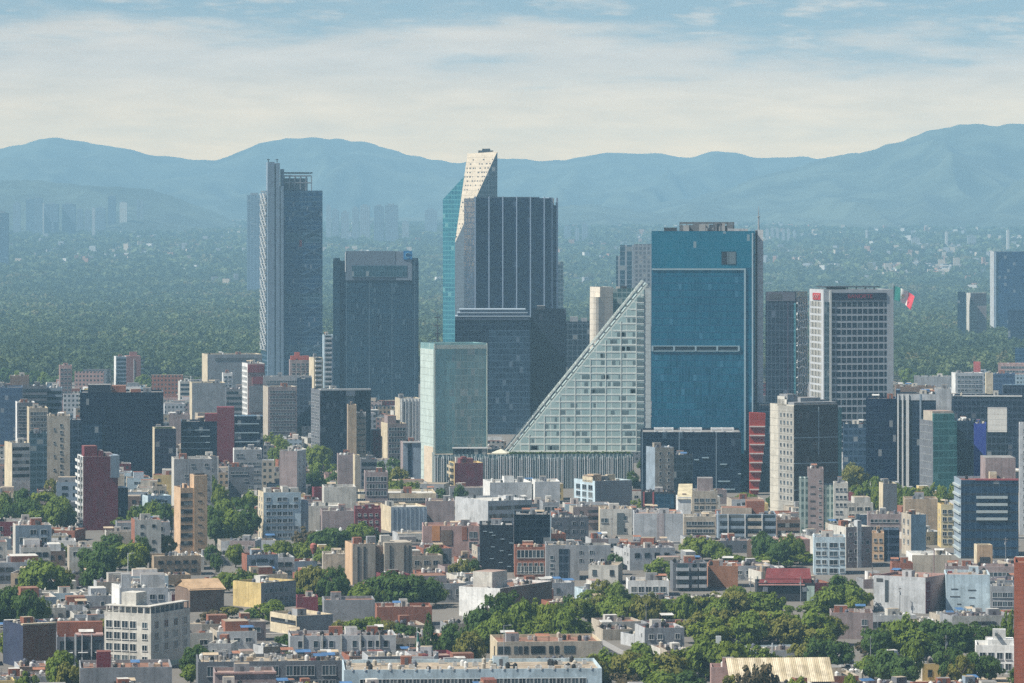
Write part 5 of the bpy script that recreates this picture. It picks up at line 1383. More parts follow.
# right group
b = mid(OF, 'plain dark navy block right of the white-gridded tower', 'office block', (866, 866, 896), 398.5, 1975, 26, dark_glass('plain_navy_glass', (0.007, 0.021, 0.072), (0.008, 0.019, 0.053), 3.6, 1.8, .15, .1, blinds=.01), 'plain navy block', 476, n=4)
b.bx('taller_wing', 'F', b.W + .03, b.W + 2.2, 0, b.z(390), -2, dark_glass('plain_navy_glass', (.012, .026, .06)), 18)
b = mid(OF, 'dark glass office marked by bright white vertical fins at its left', 'office block', (897, 897, 936), 394, 1950, 26, dark_glass('finned_office_glass', (0.018, 0.037, 0.078), (0.025, 0.044, 0.075), 3.5, 2, .2, .16), 'white-finned office', 484, 'tan', n=8)
b.bx('concrete_band', 'F', .05, b.W - .05, b.H - 3, b.H - .1, .3, W_('pale grey'))
b.fins('F', (898, 902.6, 906.8, 908.2), .75, .8, FR_W); b.fins('F', (920, 920.8), .5, .5, W_('blue-grey')); b.windows('F', 2, 3.5, 1.3, 2, 4.2, u0=.9, u1=4.9, frame=FR_D, sill=False)
b = mid(OF, 'windowless grey-green lift block above the teal glass office', 'office block', (934.5, 935, 951.5), 388.5, 1990, 14, 'pale grey', 'grey-green lift block', 412, 'tan', n=3)
b = mid(OF, 'green-teal glass office with a dark punched left side and pink roof deck', 'office block', (919.5, 933, 957), 421, 1905, 20, curtain('teal_office_glass', (.06, .24, .23), (.02, .10, .11), (.12, .3, .29), 3.5, 2.6, .12, .16, (.09, .26, .25), .4, .15, .05, (.2, .4, .35)), 'teal glass office', 488, 'pink', side='dark grey', style=[('L', 'w', 6, 3.5, .9, .5, dict(frame=FR_W, sill=False))], n=4)
b.roofbox('roof_deck', 927, 955, 411.5, W_('beige'), .1, .8, RF('pink')); b.roofbox('glass_penthouse', 934, 955, 413.5, curtain('teal_office_glass', (.06, .24, .23)), .02, .1)
mid(OF, 'dark office slab between the teal glass office and a blue wall', 'office block', (957, 957, 973.5), 420.5, 1925, 20, dark_glass('dark_slab_glass', (0.015, 0.037, 0.078), (0.025, 0.050, 0.090), 3.4, 3, .3, .12), 'dark slab office', 482, n=9)
mid(OF, 'flat royal blue painted end wall', 'office block', (973.8, 973.8, 986.2), 423.5, 1922, 18, weathered('royal_blue_wall', (.010, .030, .26), .15), 'royal blue wall', 474)
b = mid(OF, 'dark pier carrying a big white panelled cube', 'office block', (986.5, 986.5, 1008), 430, 1915, 14, dark_glass('cube_pier_glass', (0.024, 0.037, 0.060), (0.050, 0.072, 0.105), 3.4, 2.2, .2, .2), 'white-cube pier', 472, n=0)
b.roofbox('white_cube', 984, 1008.2, 408.5, weathered('white_cube_panels', (.62, .60, .55), .15, 2.6), -.04, 1.03)
b = mid(OF, 'long dark cluttered office range behind the white cube', 'office block', (951, 951, 1040), 396, 2120, 30, dark_glass('dark_range_glass', (0.015, 0.025, 0.054), (0.029, 0.044, 0.075), 3.3, 2.4, .4, .3, metal=.2, blinds=.12, blindc=(.14, .15, .16)), 'long dark range', 470, n=14)
b.bx('roof_edge', 'F', 6, b.W * .8, b.H - .2, b.H + .45, .3, FR_W, 1)
b.bx('stepped_wing', 'F', b.u('F', 1003), b.W - .1, b.H - 1, b.z(385), -2, dark_glass('dark_range_glass', (.025, .03, .045)), 16)
b = mid(OF, 'glass office with dark floor bands, white louvres and a mauve roof box', 'office block', (954, 961, 1018.5), 480, 1575, 26, dark_glass('banded_office_glass', (0.036, 0.090, 0.180), (0.063, 0.121, 0.195), 3.55, 2.3, .12, .28, slabc=(.018, .028, .045), metal=.4), 'banded glass office', 560, 'red', n=5, side='blue-grey')
b.roofbox('roof_box', 987, 1018.5, 458.5, W_('mauve'), .2, .9); b.roofbox('cream_hut', 990, 997, 472, W_('cream'), .02, .18); b.bx('red_roof_edge', 'F', b.W * .25, b.W, b.H - .15, b.H + .5, .25, weathered('red_tile', (.32, .07, .08), .3), 1)
for i in range(4): b.panel('white_louvre', 'F', 976.5, 1007.5, 496 + i * 7.2, 498.6 + i * 7.2, .6, plain('louvre_grey', (.40, .45, .45), .5))
for i in range(9): b.bx('balcony', 'L', 1, b.d - 1, b.H - 3.2 - i * 3.55, b.H - 2.3 - i * 3.55, .7, plain('louvre_grey', (.40, .45, .45), .5))
mid(AP, 'tall white tower cut by the right edge of the view', 'apartment tower', (1018.8, 1019.5, 1060), 424, 1700, 20, 'pale grey', 'right-edge white tower', 560, style=[('F', 'w', 7, 3.1, .9, .9)])
# cluster beyond, right
mid(AP, 'white block with a bright cream end, red sign to its right', 'apartment block', (951.5, 955.5, 984), 373, 2900, 20, 'pale grey', 'bright-ended white block', 390, 'pink', side='white', style=[('F', 'w', 7, 3.2, 2, 1.5)])
b = mid(OF, 'low blue-windowed block crowned by a red billboard', 'office block', (972, 972, 990), 372, 3020, 16, 'blue-grey', 'red-billboard block', 380, style=[('F', 'b', 3.3, 1.6, DG1)])
b.roofbox('billboard', 973.5, 980.5, 361.5, weathered('faded_red_hoarding', (.45, .09, .08), .3), .05, .15)
mid(OF, 'long pinkish flat-roofed range at the right edge in front of the trees', 'office block', (998, 998, 1045), 363.5, 3100, 22, 'pink', 'long pinkish range', 372, 'pink', style=[('F', 'w', 14, 3.2, 2, 1.3)])
mid(AP, 'cream narrow tower standing before a blue-grey block at far right', 'apartment block', (985, 986, 993), 373, 2860, 12, 'cream', 'narrow cream tower', 388)
mid(OF, 'wide slate-blue office behind the dark range', 'office block', (991, 991, 1015), 373.5, 2880, 20, dark_glass('slate_office_glass', (0.042, 0.082, 0.180), (0.050, 0.083, 0.150), 3.4, 2.6, .4, .3, metal=.15), 'slate-blue office', 390)
mid(OF, 'low grey hall with a long pale canopy roof', 'office block', (914, 914, 951), 376.5, 2780, 22, 'grey', 'pale-canopy hall', 388, 'white', n=9)
mid(AP, 'cluttered low block with round roof vents left of the lift block', 'apartment block', (895, 896, 936), 386.5, 2380, 20, 'brown', 'round-vent block', 393, 'tan', n=10)
mid(OF, 'blue-grey glass block behind the brown glass tower', 'office block', (843, 843, 866), 424, 1990, 18, dark_glass('grey_blue_glass', (0.042, 0.090, 0.168), (0.050, 0.088, 0.143), 3.4, 2.4, .4, .3, metal=.2), 'blue-grey back block', 462, 'white')
b = mid(OF, 'tall flat blue tower rising from the trees at the right edge', 'office tower', (990, 994, 1060), 251.5, 4700, 34, dark_glass('far_blue_glass', (0.018, 0.082, 0.216), (0.021, 0.072, 0.165), 4, 3.5, .5, .1, metal=.4), 'flat blue far tower', 330, side='pale grey', n=0)
b.bx('edge_pier', 'F', .6, 2.4, 0, b.H - .5, 1, plain('pale_rib', (.34, .42, .50), .5))
b = mid(AP, 'teal dark slab of a twin tower standing in the park woods', 'apartment tower', (957.5, 957.5, 966), 292, 4500, 22, dark_glass('far_teal_glass', (0.018, 0.057, 0.108), (0.021, 0.055, 0.090), 3.4, 3), 'far teal slab', 338, n=0)
b = mid(AP, 'grey-brown tower with a lit white balcony column beside the teal slab', 'apartment tower', (966.5, 970.5, 986.5), 293, 4520, 22, 'mauve', 'far balconied tower', 342, side='off-white', n=0)
b.bx('dark_cap', 'F', .1, b.W - .1, b.z(304), b.H - .2, .4, plain('cap_dark', (.07, .06, .08), .7))
b.balconies('F', .3, b.W * .4, 3.3, W_('off-white'), top=22, deep=1.2)
mid(OF, 'small dark blue tower below the flat blue far tower', 'office tower', (1008, 1008, 1040), 310, 4150, 22, dark_glass('far_navy_glass', (0.015, 0.041, 0.108), (0.025, 0.050, 0.098), 3.6, 3), 'small far navy tower', 345, n=0)
mid(OF, 'blue glass block peeking above the pinkish range at right', 'office block', (1015, 1015, 1040), 348, 3450, 18, dark_glass('far_small_blue_glass', (0.030, 0.098, 0.204), (0.042, 0.094, 0.165), 3.6, 3), 'peeking blue block', 362, n=0)
# --- nearer rows
b = mid(AP, 'row of beige concrete apartment slabs with dark vertical slots', 'apartment tower', (345, 352.5, 375.5), 544, 1450, 16, 'beige', 'beige slotted slabs', 586, 'tan', side='peach', n=5)  # sunlight on the left face put into its warmer side colour
for p in (357.5, 363.5): b.bx('slot', 'F', b.u('F', p), b.u('F', p) + .7, 0, b.H - 1, .12, FR_D)
b.bx('recess', 'F', b.W + .02, b.W + 3.2, 0, b.H - 1.2, -2, W_('brown'), 8)
b.bx('right_wing', 'F', b.W + 3.25, b.W + 13.5, 0, b.H + .3, .2, W_('beige'), 12)
for q in (5.2, 10.5, 12.2): b.bx('slot', 'F', b.W + q, b.W + q + .6, 0, b.H - .8, .35, FR_D)
for i in range(3): b.bx('rooftop_shed', 'F', 1 + i * 5, 4 + i * 5.2, b.H - .9, b.H + 2.1 + .3 * i, -3, W_(['brick-red', 'grey', 'off-white'][i]), 6)
mid(WH, 'cream shed roof house left of the beige slabs', 'house', (322, 323, 345), 554, 1470, 14, 'beige', 'cream shed house', 565, 'white', n=2)
b = mid(OF, 'matte black box building with faint pale ledges', 'office block', (479.5, 480, 513.5), 525, 1510, 22, plain('matte_black_cladding', (.008, .012, .022), .45), 'matte black box', 572, 'grey', n=6)
rr = random.Random(5)
for i in range(11): b.panel('pale_ledge', 'F', 483 + (i * 8.7) % 27, 487 + (i * 8.7) % 27, 531 + (i * 3.9) % 38, 531.6 + (i * 3.9) % 38, .25, plain('grey_line', (.35, .45, .5), .5))
b = mid(OF, 'taller black office attached behind the matte black box', 'office block', (513.5, 514, 551), 514.5, 1550, 20, dark_glass('black_attached_glass', (0.007, 0.015, 0.036), (0.017, 0.028, 0.045), 3.4, 3, .25, .12), 'taller black office', 546, n=6)
b.bx('pale_post', 'F', b.W - .35, b.W - .02, 0, b.H + 1, .3, plain('grey_line', (.35, .45, .5), .5))
b = mid(AP, 'grey-brown apartment block with recessed glass centre', 'apartment block', (545, 546, 579.5), 545, 1475, 18, 'grey', 'recessed-centre grey block', 580, 'tan', n=9)
b.panel('glass_recess', 'F', 559, 569, 549, 590, .15, dark_glass('recess_glass', (0.030, 0.049, 0.084), (0.084, 0.110, 0.150), 3, 2, .2, .2)); b.windows('F', 1, 3, 1.2, 1.3, 4, u0=b.W * .1, u1=b.W * .25)
b = mid(AP, 'maroon-tiled flats with tall arched panes beside the matte black box', 'apartment block', (514, 515, 546), 547, 1490, 14, 'brick-red', 'maroon-tiled flats', 575, 'grey', style=[('F', 'w', 7, 6, 1.6, 2.8, dict(top=1.2, frame=FR_W)), ('F', 'w', 5, 5, 1.2, 3.2, dict(top=6, frame=FR_W))], n=6)
b = mid(WH, 'white-walled warehouse corner with long dark side and rubble-red roof', 'warehouse', (444.5, 500, 552), 588.5, 1330, 16, 'brown', 'red-roofed warehouse', 616, 'terracotta', side='white', n=9)
b.roofbox('white_stair_box', 505, 520, 565.5 + 8, W_('off-white'), .3, .8, RF('pink')); b.clutter(8, 77, False)
b = mid(WH, 'pink-orange building with peeling coloured walls', 'apartment block', (422, 423, 479), 526, 1580, 20, 'pink', 'peeling pink building', 544, 'terracotta', n=9)
b.panel('orange_patch', 'F', 432, 440, 526, 541, .15, W_('orange', .3)); b.panel('brown_patch', 'F', 441, 452, 530, 545, .2, W_('brown', .5)); b.panel('orange_patch', 'F', 462, 467, 527, 540, .15, W_('brick-red', .3)); b.windows('F', 2, 4, 1.6, 2.4, 2.4, u0=b.W * .82, u1=b.W * .97)
b = mid(WH, 'blank whitish warehouse wall with a dark slit, pink end facing right', 'warehouse', (873.5, 925.5, 948.5), 577.5, 1345, 18, 'pale grey', 'whitish slit-window warehouse', 612, 'terracotta', main='L', side='pink', n=5)
b.panel('slit_window', 'F', 885, 888.5, 582, 604, .1, plain('slit_dark', (.05, .06, .07), .4)); b.panel('roller_vent', 'F', 876.5, 883, 580.5, 584, .1, FR_D)
s_ = b.bx('brown_strip', 'R', .05, 3.6, 0, b.H - 1.6, .12, W_('maroon')); b.windows('R', 1, 3.1, 2.4, 1.6, 3, u0=.5, u1=3.2, name='window', zmin=.5)
b = mid(WH, 'square pale warehouse wall with thin horizontal slots at right', 'warehouse', (944, 946, 990), 574.5, 1350, 20, 'pale blue', 'slotted pale warehouse', 612, 'pink', n=8)
for (a, c, py) in ((951, 958, 588.5), (968, 976, 589.5), (950, 960, 596), (969, 975, 597), (957, 961, 603.5), (970, 974, 605)): b.panel('slot', 'F', a, c, py, py + .9, .1, FR_D)
b = mid(AP, 'grey balconied flats with greenery on the roof at right', 'apartment block', (990, 991, 1014), 586, 1340, 14, 'grey', 'green-roofed grey flats', 610, 'tan', style=[('F', 'w', 4, 3, 1.6, 1.6)], n=5)
b = mid(WH, 'long cream flat-roofed hall in front of the banded glass office', 'warehouse', (906, 912, 952), 555, 1470, 20, 'beige', 'long cream hall', 566, 'white', side='white', n=4)
b = mid(HO, 'small maroon brick cube with a pale left hut', 'house', (890, 892, 913), 563, 1420, 10, 'brick-red', 'maroon brick cube', 573, 'grey', style=[('F', 'w', 4, 3, 1.2, 1)], n=1)
b = mid(AP, 'tan box on two piers standing on a roof before the banded glass office', 'rooftop structure', (974, 977, 992.5), 545, 1445, 7, 'peach', 'tan box on piers', 566, 'tan', n=0, side='cream')
b.panel('painted_shade_gap', 'F', 977.2, 992.3, 555.5, 557.5, -.0, W_('brown'), .3) if False else b.bx('painted_shade_gap', 'F', 1.0, b.W - 1.0, 0, b.z(557), .12, FR_D, .3)  # dark panel painted in for the shade between the piers
mid(HO, 'long low purple-grey shops with many signs under the cream hall', 'shop', (945, 946, 1015), 566, 1420, 12, 'mauve', 'purple-grey shops', 573, 'pink', n=12, style=[('F', 'w', 14, 4, 2, 1.6)])
b = mid(HO, 'orange-brick house with a stepped gable wall', 'house', (707, 708, 738), 566, 1445, 14, weathered('orange_brick', (.33, .15, .08), .3, .5), 'orange-brick gable house', 585, 'terracotta', n=4)
s = MB(); s.prism([(-b.W / 2 + 4, -b.d / 2 + .02), (b.W / 2 - 9, -b.d / 2 + .02), (b.W / 2 - 9, -b.d / 2 + .4), (-b.W / 2 + 4, -b.d / 2 + .4)], b.H - .5, b.z(560.5)); add('gable', s.mesh('gable', weathered('orange_brick', (.33, .15, .08), .3, .5)), b.root)
b = mid(AP, 'dark apartment block with stacked curved white balconies', 'apartment block', (670, 673, 707), 563, 1430, 14, 'dark grey', 'white-balconied dark block', 594, 'grey', n=6, side='dark grey')
b.balconies('F', b.W * .1, b.W * .46, 3.0, W_('pale grey'), deep=1.6); b.balconies('F', b.W * .55, b.W * .72, 3.0, W_('grey')); b.balconies('F', b.W * .76, b.W * .98, 3.0, W_('pale grey'))
b = mid(HO, 'white two-storey house with blue windows and a cream cluttered roof', 'house', (626, 628, 669), 580.5, 1410, 14, 'white', 'white blue-windowed house', 596, 'tan', style=[('F', 'w', 5, 3.4, 1.9, 2, dict(frame=FR_W))], n=7)
b = mid(HO, 'dark low building under a stepped deep red roof', 'restaurant', (755, 757, 815), 583, 1390, 16, 'black', 'deep red roofed building', 600, 'red', n=3)
s = MB(); w2, d2 = b.W / 2, b.d / 2
s.poly([(-w2 + 1, -d2 - .8, b.H - .6), (w2 - 4, -d2 - .8, b.H - .6), (w2 - 4, -d2 + 4, b.H + .9), (-w2 + 1, -d2 + 4, b.H + .9)]); s.poly([(-w2 + 3, -d2 + 4, b.H + 1.2), (w2 - 1, -d2 + 4, b.H + 1.2), (w2 - 1, d2 - 2, b.H + 4), (-w2 + 4, d2 - 2, b.H + 4)]); s.poly([(-w2 + 3, -d2 + 4, b.H - .6), (w2 - 1, -d2 + 4, b.H - .6), (w2 - 1, -d2 + 4, b.H + 1.2), (-w2 + 3, -d2 + 4, b.H + 1.2)]); s.poly([(-w2 + 4, d2 - 2, b.H + 4), (w2 - 1, d2 - 2, b.H + 4), (w2 - 1, d2 - 2, b.H - .8), (-w2 + 4, d2 - 2, b.H - .8)])
add('pitched_roof', s.mesh('pitched_roof', rooftop('deep_red_sheet_roof', (.17, .028, .03))), b.root)
b.bx('roof_edge', 'F', .6, b.W - 3.6, b.H - .75, b.H - .45, .9, weathered('pink_trim', (.5, .28, .24), .3), .2)
for q in (.1, .78): b.bx('white_sign', 'F', b.W * q, b.W * q + 1.7, b.H - 3, b.H - 1.3, .2, FR_W)
b.bx('green_screen', 'F', b.W * .86, b.W * .99, .2, b.H - 1, .3, W_('pale green'))
b = mid(HO, 'ochre wall house with a grey windowed side left of the conifers', 'house', (233, 261, 296), 583, 1365, 14, 'grey', 'ochre-walled house', 606, 'grey', side='yellow', style=[('F', 'w', 6, 3, 1.4, 1.4, dict(drop=.25))], n=6)
b = mid(HO, 'small maroon flat-walled shed beside leafy trees', 'house', (296, 297, 318), 597, 1330, 10, 'maroon', 'maroon shed', 612, 'red', n=2)
b = mid(HO, 'grey workshop under a blue-edged brown roof in front of the dark big tree', 'workshop', (322, 324, 375), 600, 1320, 14, 'grey', 'blue-edged workshop', 618, 'terracotta', n=4)
b = mid(HO, 'brick-red terrace with flat orange roofs right of the blue-edged workshop', 'house', (375, 377, 432), 607, 1300, 14, 'brick-red', 'brick-red terrace', 622, 'pink', n=6)
b = mid(HO, 'cream three-band office with a blank grey right wall', 'office block', (270, 296.5, 333), 616, 1270, 18, 'grey', 'cream-banded office', 635, 'tan', side='cream', n=3)
b.bands('L', 3.2, 1.5, DG2, top=1.6, u0=.6, u1=b.d - .4)
b = mid(WH, 'long row of white walls with small doors and orange-brown roofs', 'house', (288, 290, 396), 636, 1200, 16, 'pale grey', 'long white-walled row', 652, 'terracotta', n=16)
b.windows('F', 12, 4, 1.3, 2, 1.6, drop=.45); b.roofbox('white_box', 346, 358, 629.5, W_('white'), .2, .6); b.clutter(12, 8)
for i in range(5): b.bx('partition', 'F', b.W * (.12 + .18 * i), b.W * (.12 + .18 * i) + .3, 0, b.H + .4, .4, W_('off-white'))
b = mid(WH, 'low cream office with dark openings and a rusty roof', 'office block', (490, 497, 602), 642, 1175, 22, 'beige', 'rusty-roofed cream office', 657, 'terracotta', side='cream', n=14)
for (a, c) in ((498, 510), (514, 518), (519, 522), (524, 528), (531, 545), (549, 553), (555, 559), (564, 575)): b.panel('dark_opening', 'F', a, c, 646.5, 654, .1, window_glass())
b.bx('entrance_canopy', 'F', .2, 4.5, 1.2, 1.6, 1.5, W_('blue-grey'))
b = mid(WH, 'long pale blue-white parapet building along the bottom edge', 'office block', (342, 344, 602), 670, 1065, 26, 'pale blue', 'pale parapet building', 683, 'tan', n=26)
b.windows('F', 30, 4, 2.4, 1.8, 2.6, frame=FR_W, zmin=.3); b.clutter(22, 5)
for i in range(20): b.bx('parapet_post', 'F', 2 + i * b.W / 20.5, 2.4 + i * b.W / 20.5, b.H - .3, b.H + .6, .15, W_('white'), .5)
b = mid(AP, 'white gridded apartment building with big square windows, foremost at left', 'apartment block', (104, 151, 190), 614, 1172, 16, 'off-white', 'white gridded building', 664, 'grey', side='off-white', n=0)
gl = dict(frame=FR_W, sill=True)
b.windows('L', 4, 3.35, 2.0, 2.0, 2.4, u0=.3, u1=b.d * .70, zmin=1.7, frame=FR_W); b.windows('L', 1, 3.35, 1.6, 1.6, 2.6, u0=b.d * .78, u1=b.d * .95, zmin=1.7, frame=FR_W)
b.windows('F', 4, 3.35, 2.1, 2.1, 2.4, u0=.4, u1=b.W - .2, zmin=1.7, frame=FR_W)
b.bx('shop_front', 'F', .5, b.W - .4, .2, 1.5, .1, W_('pale green')); b.bx('shop_front', 'L', .5, b.d - .4, .2, 1.5, .1, W_('pale green'))
for i in range(9): b.bx('terrace_post', 'F', .3 + i * (b.W - .9) / 8, .6 + i * (b.W - .9) / 8, b.H - .1, b.H + 2, -.3, W_('off-white'), .6)
b.bx('terrace_slab', 'F', .1, b.W - .1, b.H + 1.9, b.H + 2.2, -.2, W_('off-white'), 3); b.bx('terrace_back', 'F', .3, b.W - .3, b.H - .6, b.H + 1.88, -2.2, W_('grey'), 2.6)
b.bx('terrace_slab', 'L', .2, b.d - 2.4, b.H + 1.85, b.H + 2.15, -.2, W_('off-white'), 2.6)
for i in range(7): b.bx('terrace_post', 'L', .5 + i * (b.d - 3.4) / 6, .8 + i * (b.d - 3.4) / 6, b.H - .1, b.H + 1.84, -.3, W_('off-white'), .6)
b.bx('stair_block', 'F', 1.5, 7.5, b.H - .5, b.z(594), -6, W_('off-white'), 11)
b = mid(AP, 'plain grey rooftop-heavy block behind the white gridded building', 'apartment block', (119, 120, 168), 588, 1285, 16, 'pale grey', 'plain grey back block', 600, 'tan', n=6, style=[('F', 'w', 5, 3, 1.6, 1.6, dict(drop=.3))])
b.roofbox('stair_tower', 119.5, 131, 575, W_('pale grey'), .1, .6); b.roofbox('stair_tower', 141, 165, 576, W_('pale grey'), .2, .8)
b = mid(HO, 'tan tiled pitched roof house right of the grey back block', 'house', (175, 190, 224), 589, 1350, 18, 'brown', 'tan pitched-roof house', 604, 'tan', n=0)
s = MB(); w2, d2 = b.W / 2 + .6, b.d / 2 + .6
s.poly([(-w2, -d2, b.H - .4), (w2, -d2, b.H - .4), (w2, 0, b.H + 2.6), (-w2, 0, b.H + 2.6)]); s.poly([(w2, d2, b.H - .4), (-w2, d2, b.H - .4), (-w2, 0, b.H + 2.6), (w2, 0, b.H + 2.6)]); s.poly([(-w2 + .6, -d2 + .6, b.H - .3), (-w2 + .6, 0, b.H + 2.5), (-w2 + .6, d2 - .6, b.H - .3)]); s.poly([(w2 - .6, -d2 + .6, b.H - .3), (w2 - .6, d2 - .6, b.H - .3), (w2 - .6, 0, b.H + 2.5)])
add('pitched_roof', s.mesh('pitched_roof', rooftop('tan_tile_roof', (.50, .34, .20))), b.root)
b = mid(AP, 'brown brick building with a dark navy left wall and cream roof edge', 'apartment block', (3, 23, 56), 625, 1175, 16, weathered('brown_brick', (.21, .11, .075), .5, .5), 'brown brick building', 662, 'tan', side='navy', n=6)
b.bx('cream_edge', 'F', -.2, b.W + .1, b.H - .1, b.H + .35, .3, W_('cream'), 1.2)
b = mid(OF, 'dark framed building with white posts and a pink upper deck', 'office block', (56, 57, 104), 637, 1150, 16, 'dark grey', 'white-posted dark building', 662, 'red', n=5)
b.fins('F', (65, 75, 75.8, 82, 91.5), .28, .5, FR_W, over=.8); b.windows('F', 6, 3.3, 3, 2.4, 1.3, frame=FR_D, zmin=.4)
b.bx('pink_deck', 'F', b.W * .4, b.W - .2, b.H + .2, b.H + .6, .4, W_('pink'), 6); b.bx('back_room', 'F', .2, b.W - .2, b.H - .8, b.H + 3.6, -6.5, W_('brick-red'), 10)
for i, p in enumerate((68, 83, 100)): b.bx('awning', 'F', b.u('F', p) - 1.4, b.u('F', p) + 1.4, b.z(653) , b.z(652.4), 1.1, W_('white'))
b = mid(WH, 'grey blank low wall building at the bottom left', 'warehouse', (79, 80, 172), 668, 1078, 20, 'grey', 'grey bottom-left building', 683, 'terracotta', n=14)
b.roofbox('maroon_tank_house', 97, 111, 653, W_('maroon'), .1, .35, RF('red'))
b = mid(WH, 'brown-pink shed with a cream roof edge at the bottom', 'warehouse', (213, 215, 276), 674, 1050, 16, 'mauve', 'brown-pink bottom shed', 683, 'pink', n=2)
b.bx('cream_edge', 'F', -.1, b.W + .1, b.H - .1, b.H + .4, .3, W_('pink'), 1)
b = mid(WH, 'long grey arched-door building under a heap of roof clutter', 'warehouse', (196, 198, 345), 662, 1100, 20, 'dark grey', 'arched-door grey building', 683, 'tan', n=30)
b.windows('F', 18, 4, 1.7, 2.6, 1.4, drop=.3, zmin=.3); b.clutter(26, 13)
s = MB(); ua = b.u('F', 311) - b.W / 2; pts = [(ua - 1.2, .2), (ua + 1.2, .2)] + [(ua + 1.2 * math.cos(t), 2.6 + 1.2 * math.sin(t)) for t in np.linspace(0, math.pi, 9)]
s.poly([(x, -b.d / 2 - .08, z) for x, z in pts]); add('arched_door', s.mesh('arched_door', FR_D), b.root)
b = mid(HO, 'low pink house hidden by trees left of the corrugated shed', 'house', (710, 711, 742), 667, 1090, 10, 'pink', 'low pink house', 683, 'red', n=1)
# corrugated shed
D_ = 1085.0
sh_ = thing('corrugated_shed', 'shed with a sunlit cream corrugated gable roof at the bottom right of the trees', 'shed', (X(782, D_), D_, 0), R(4))
s = MB(); L2, wd = 13.5, 17.0; hr, he = Z(657.5, D_ + 9), Z(681, D_)
s.box(-L2, L2 + .0, 0, wd, 0, he, 0)
obj_mb('wall', s, W_('mauve'), sh_)
s = MB(); nseg = 108; v = []
for i in range(nseg):
    xa, xb = -L2 - .8 + (2 * L2 + 1.6) * i / nseg, -L2 - .8 + (2 * L2 + 1.6) * (i + 1) / nseg
    o0, o1 = .09 * (i % 2), .09 * ((i + 1) % 2)
    ka, kb = 1.0, 1.0
    s.poly([(xa, -.8, he - .2 + o0), (xb, -.8, he - .2 + o1), (xb, wd / 2, hr + o1), (xa, wd / 2, hr + o0)], (i // 6) % 2); s.poly([(xa, wd / 2, hr + o0), (xb, wd / 2, hr + o1), (xb, wd + .8, he - .2 + o1), (xa, wd + .8, he - .2 + o0)])
obj_mb('corrugated_roof', s, [rooftop('cream_corrugated_roof', (.66, .57, .41)), rooftop('tan_translucent_roof', (.50, .42, .28))], sh_)
s = MB()
for sx in (-L2 - .05, L2 + .05): s.poly([(sx, 0, he - .05), (sx, wd, he - .05), (sx, wd / 2, hr - .05)] if sx > 0 else [(sx, wd, he - .05), (sx, 0, he - .05), (sx, wd / 2, hr - .05)])
obj_mb('gable_wall', s, W_('tan'), sh_)
mini((738, 760, 828), D_, 683, 'corrugated shed', sh_['label'], W=27, d=17, cx=X(782, D_), cy=D_ + 8)
b = mid(AP, 'pinkish-brown stained wall block among the trees at right', 'apartment block', (829.5, 831, 873), 612.5, 1260, 14, 'mauve', 'stained pinkish block', 655, 'terracotta', n=5, style=[('F', 'w', 1, 3.4, 1.6, 1.8, dict(u0=9, u1=12))])
b = mid(HO, 'white stepped house beside the rust tower', 'house', (975, 976, 1015), 645, 1160, 14, 'white', 'white stepped house', 668, 'white', n=1, style=[('F', 'w', 4, 3.2, 1.6, 1.8)])
b.bx('upper_storey', 'F', b.u('F', 988), b.u('F', 1014), b.H - .8, b.z(640), -2, W_('white'), 9); b.bx('stair_tower', 'F', b.u('F', 993), b.u('F', 1006), b.H - .7, b.z(630), -3, W_('white'), 5); b.bx('stair_window', 'F', b.u('F', 995), b.u('F', 998), b.z(636), b.z(633), -2.8, window_glass(), .1)
b = mid(AP, 'rust-red tower slab filling the bottom right corner', 'apartment tower', (1014, 1014, 1075), 562.5, 1010, 16, weathered('rust_red_wall', (.30, .085, .045), .25, 1.1), 'rust tower', 683, 'terracotta', n=0)
# ------------------------------------------------------------------ trees that can be told apart
TONE = {
    'dark green': leaf_mat('dark_leaves', (0.034, 0.080, 0.018), (0.094, 0.158, 0.032), .38),
    'green': leaf_mat('green_leaves', (0.090, 0.150, 0.020), (0.200, 0.265, 0.036)  , .42),
    'bright green': leaf_mat('bright_leaves', (0.120, 0.180, 0.018), (0.245, 0.295, 0.040), .45),
    'olive': leaf_mat('olive_leaves', (0.125, 0.135, 0.024), (0.245, 0.235, 0.05), .4),
    'dry brown': leaf_mat('dry_leaves', (0.05, 0.042, 0.022), (0.13, 0.10, 0.05), .2),
}
BARK = plain('bark', (0.09, 0.07, 0.055), .95)

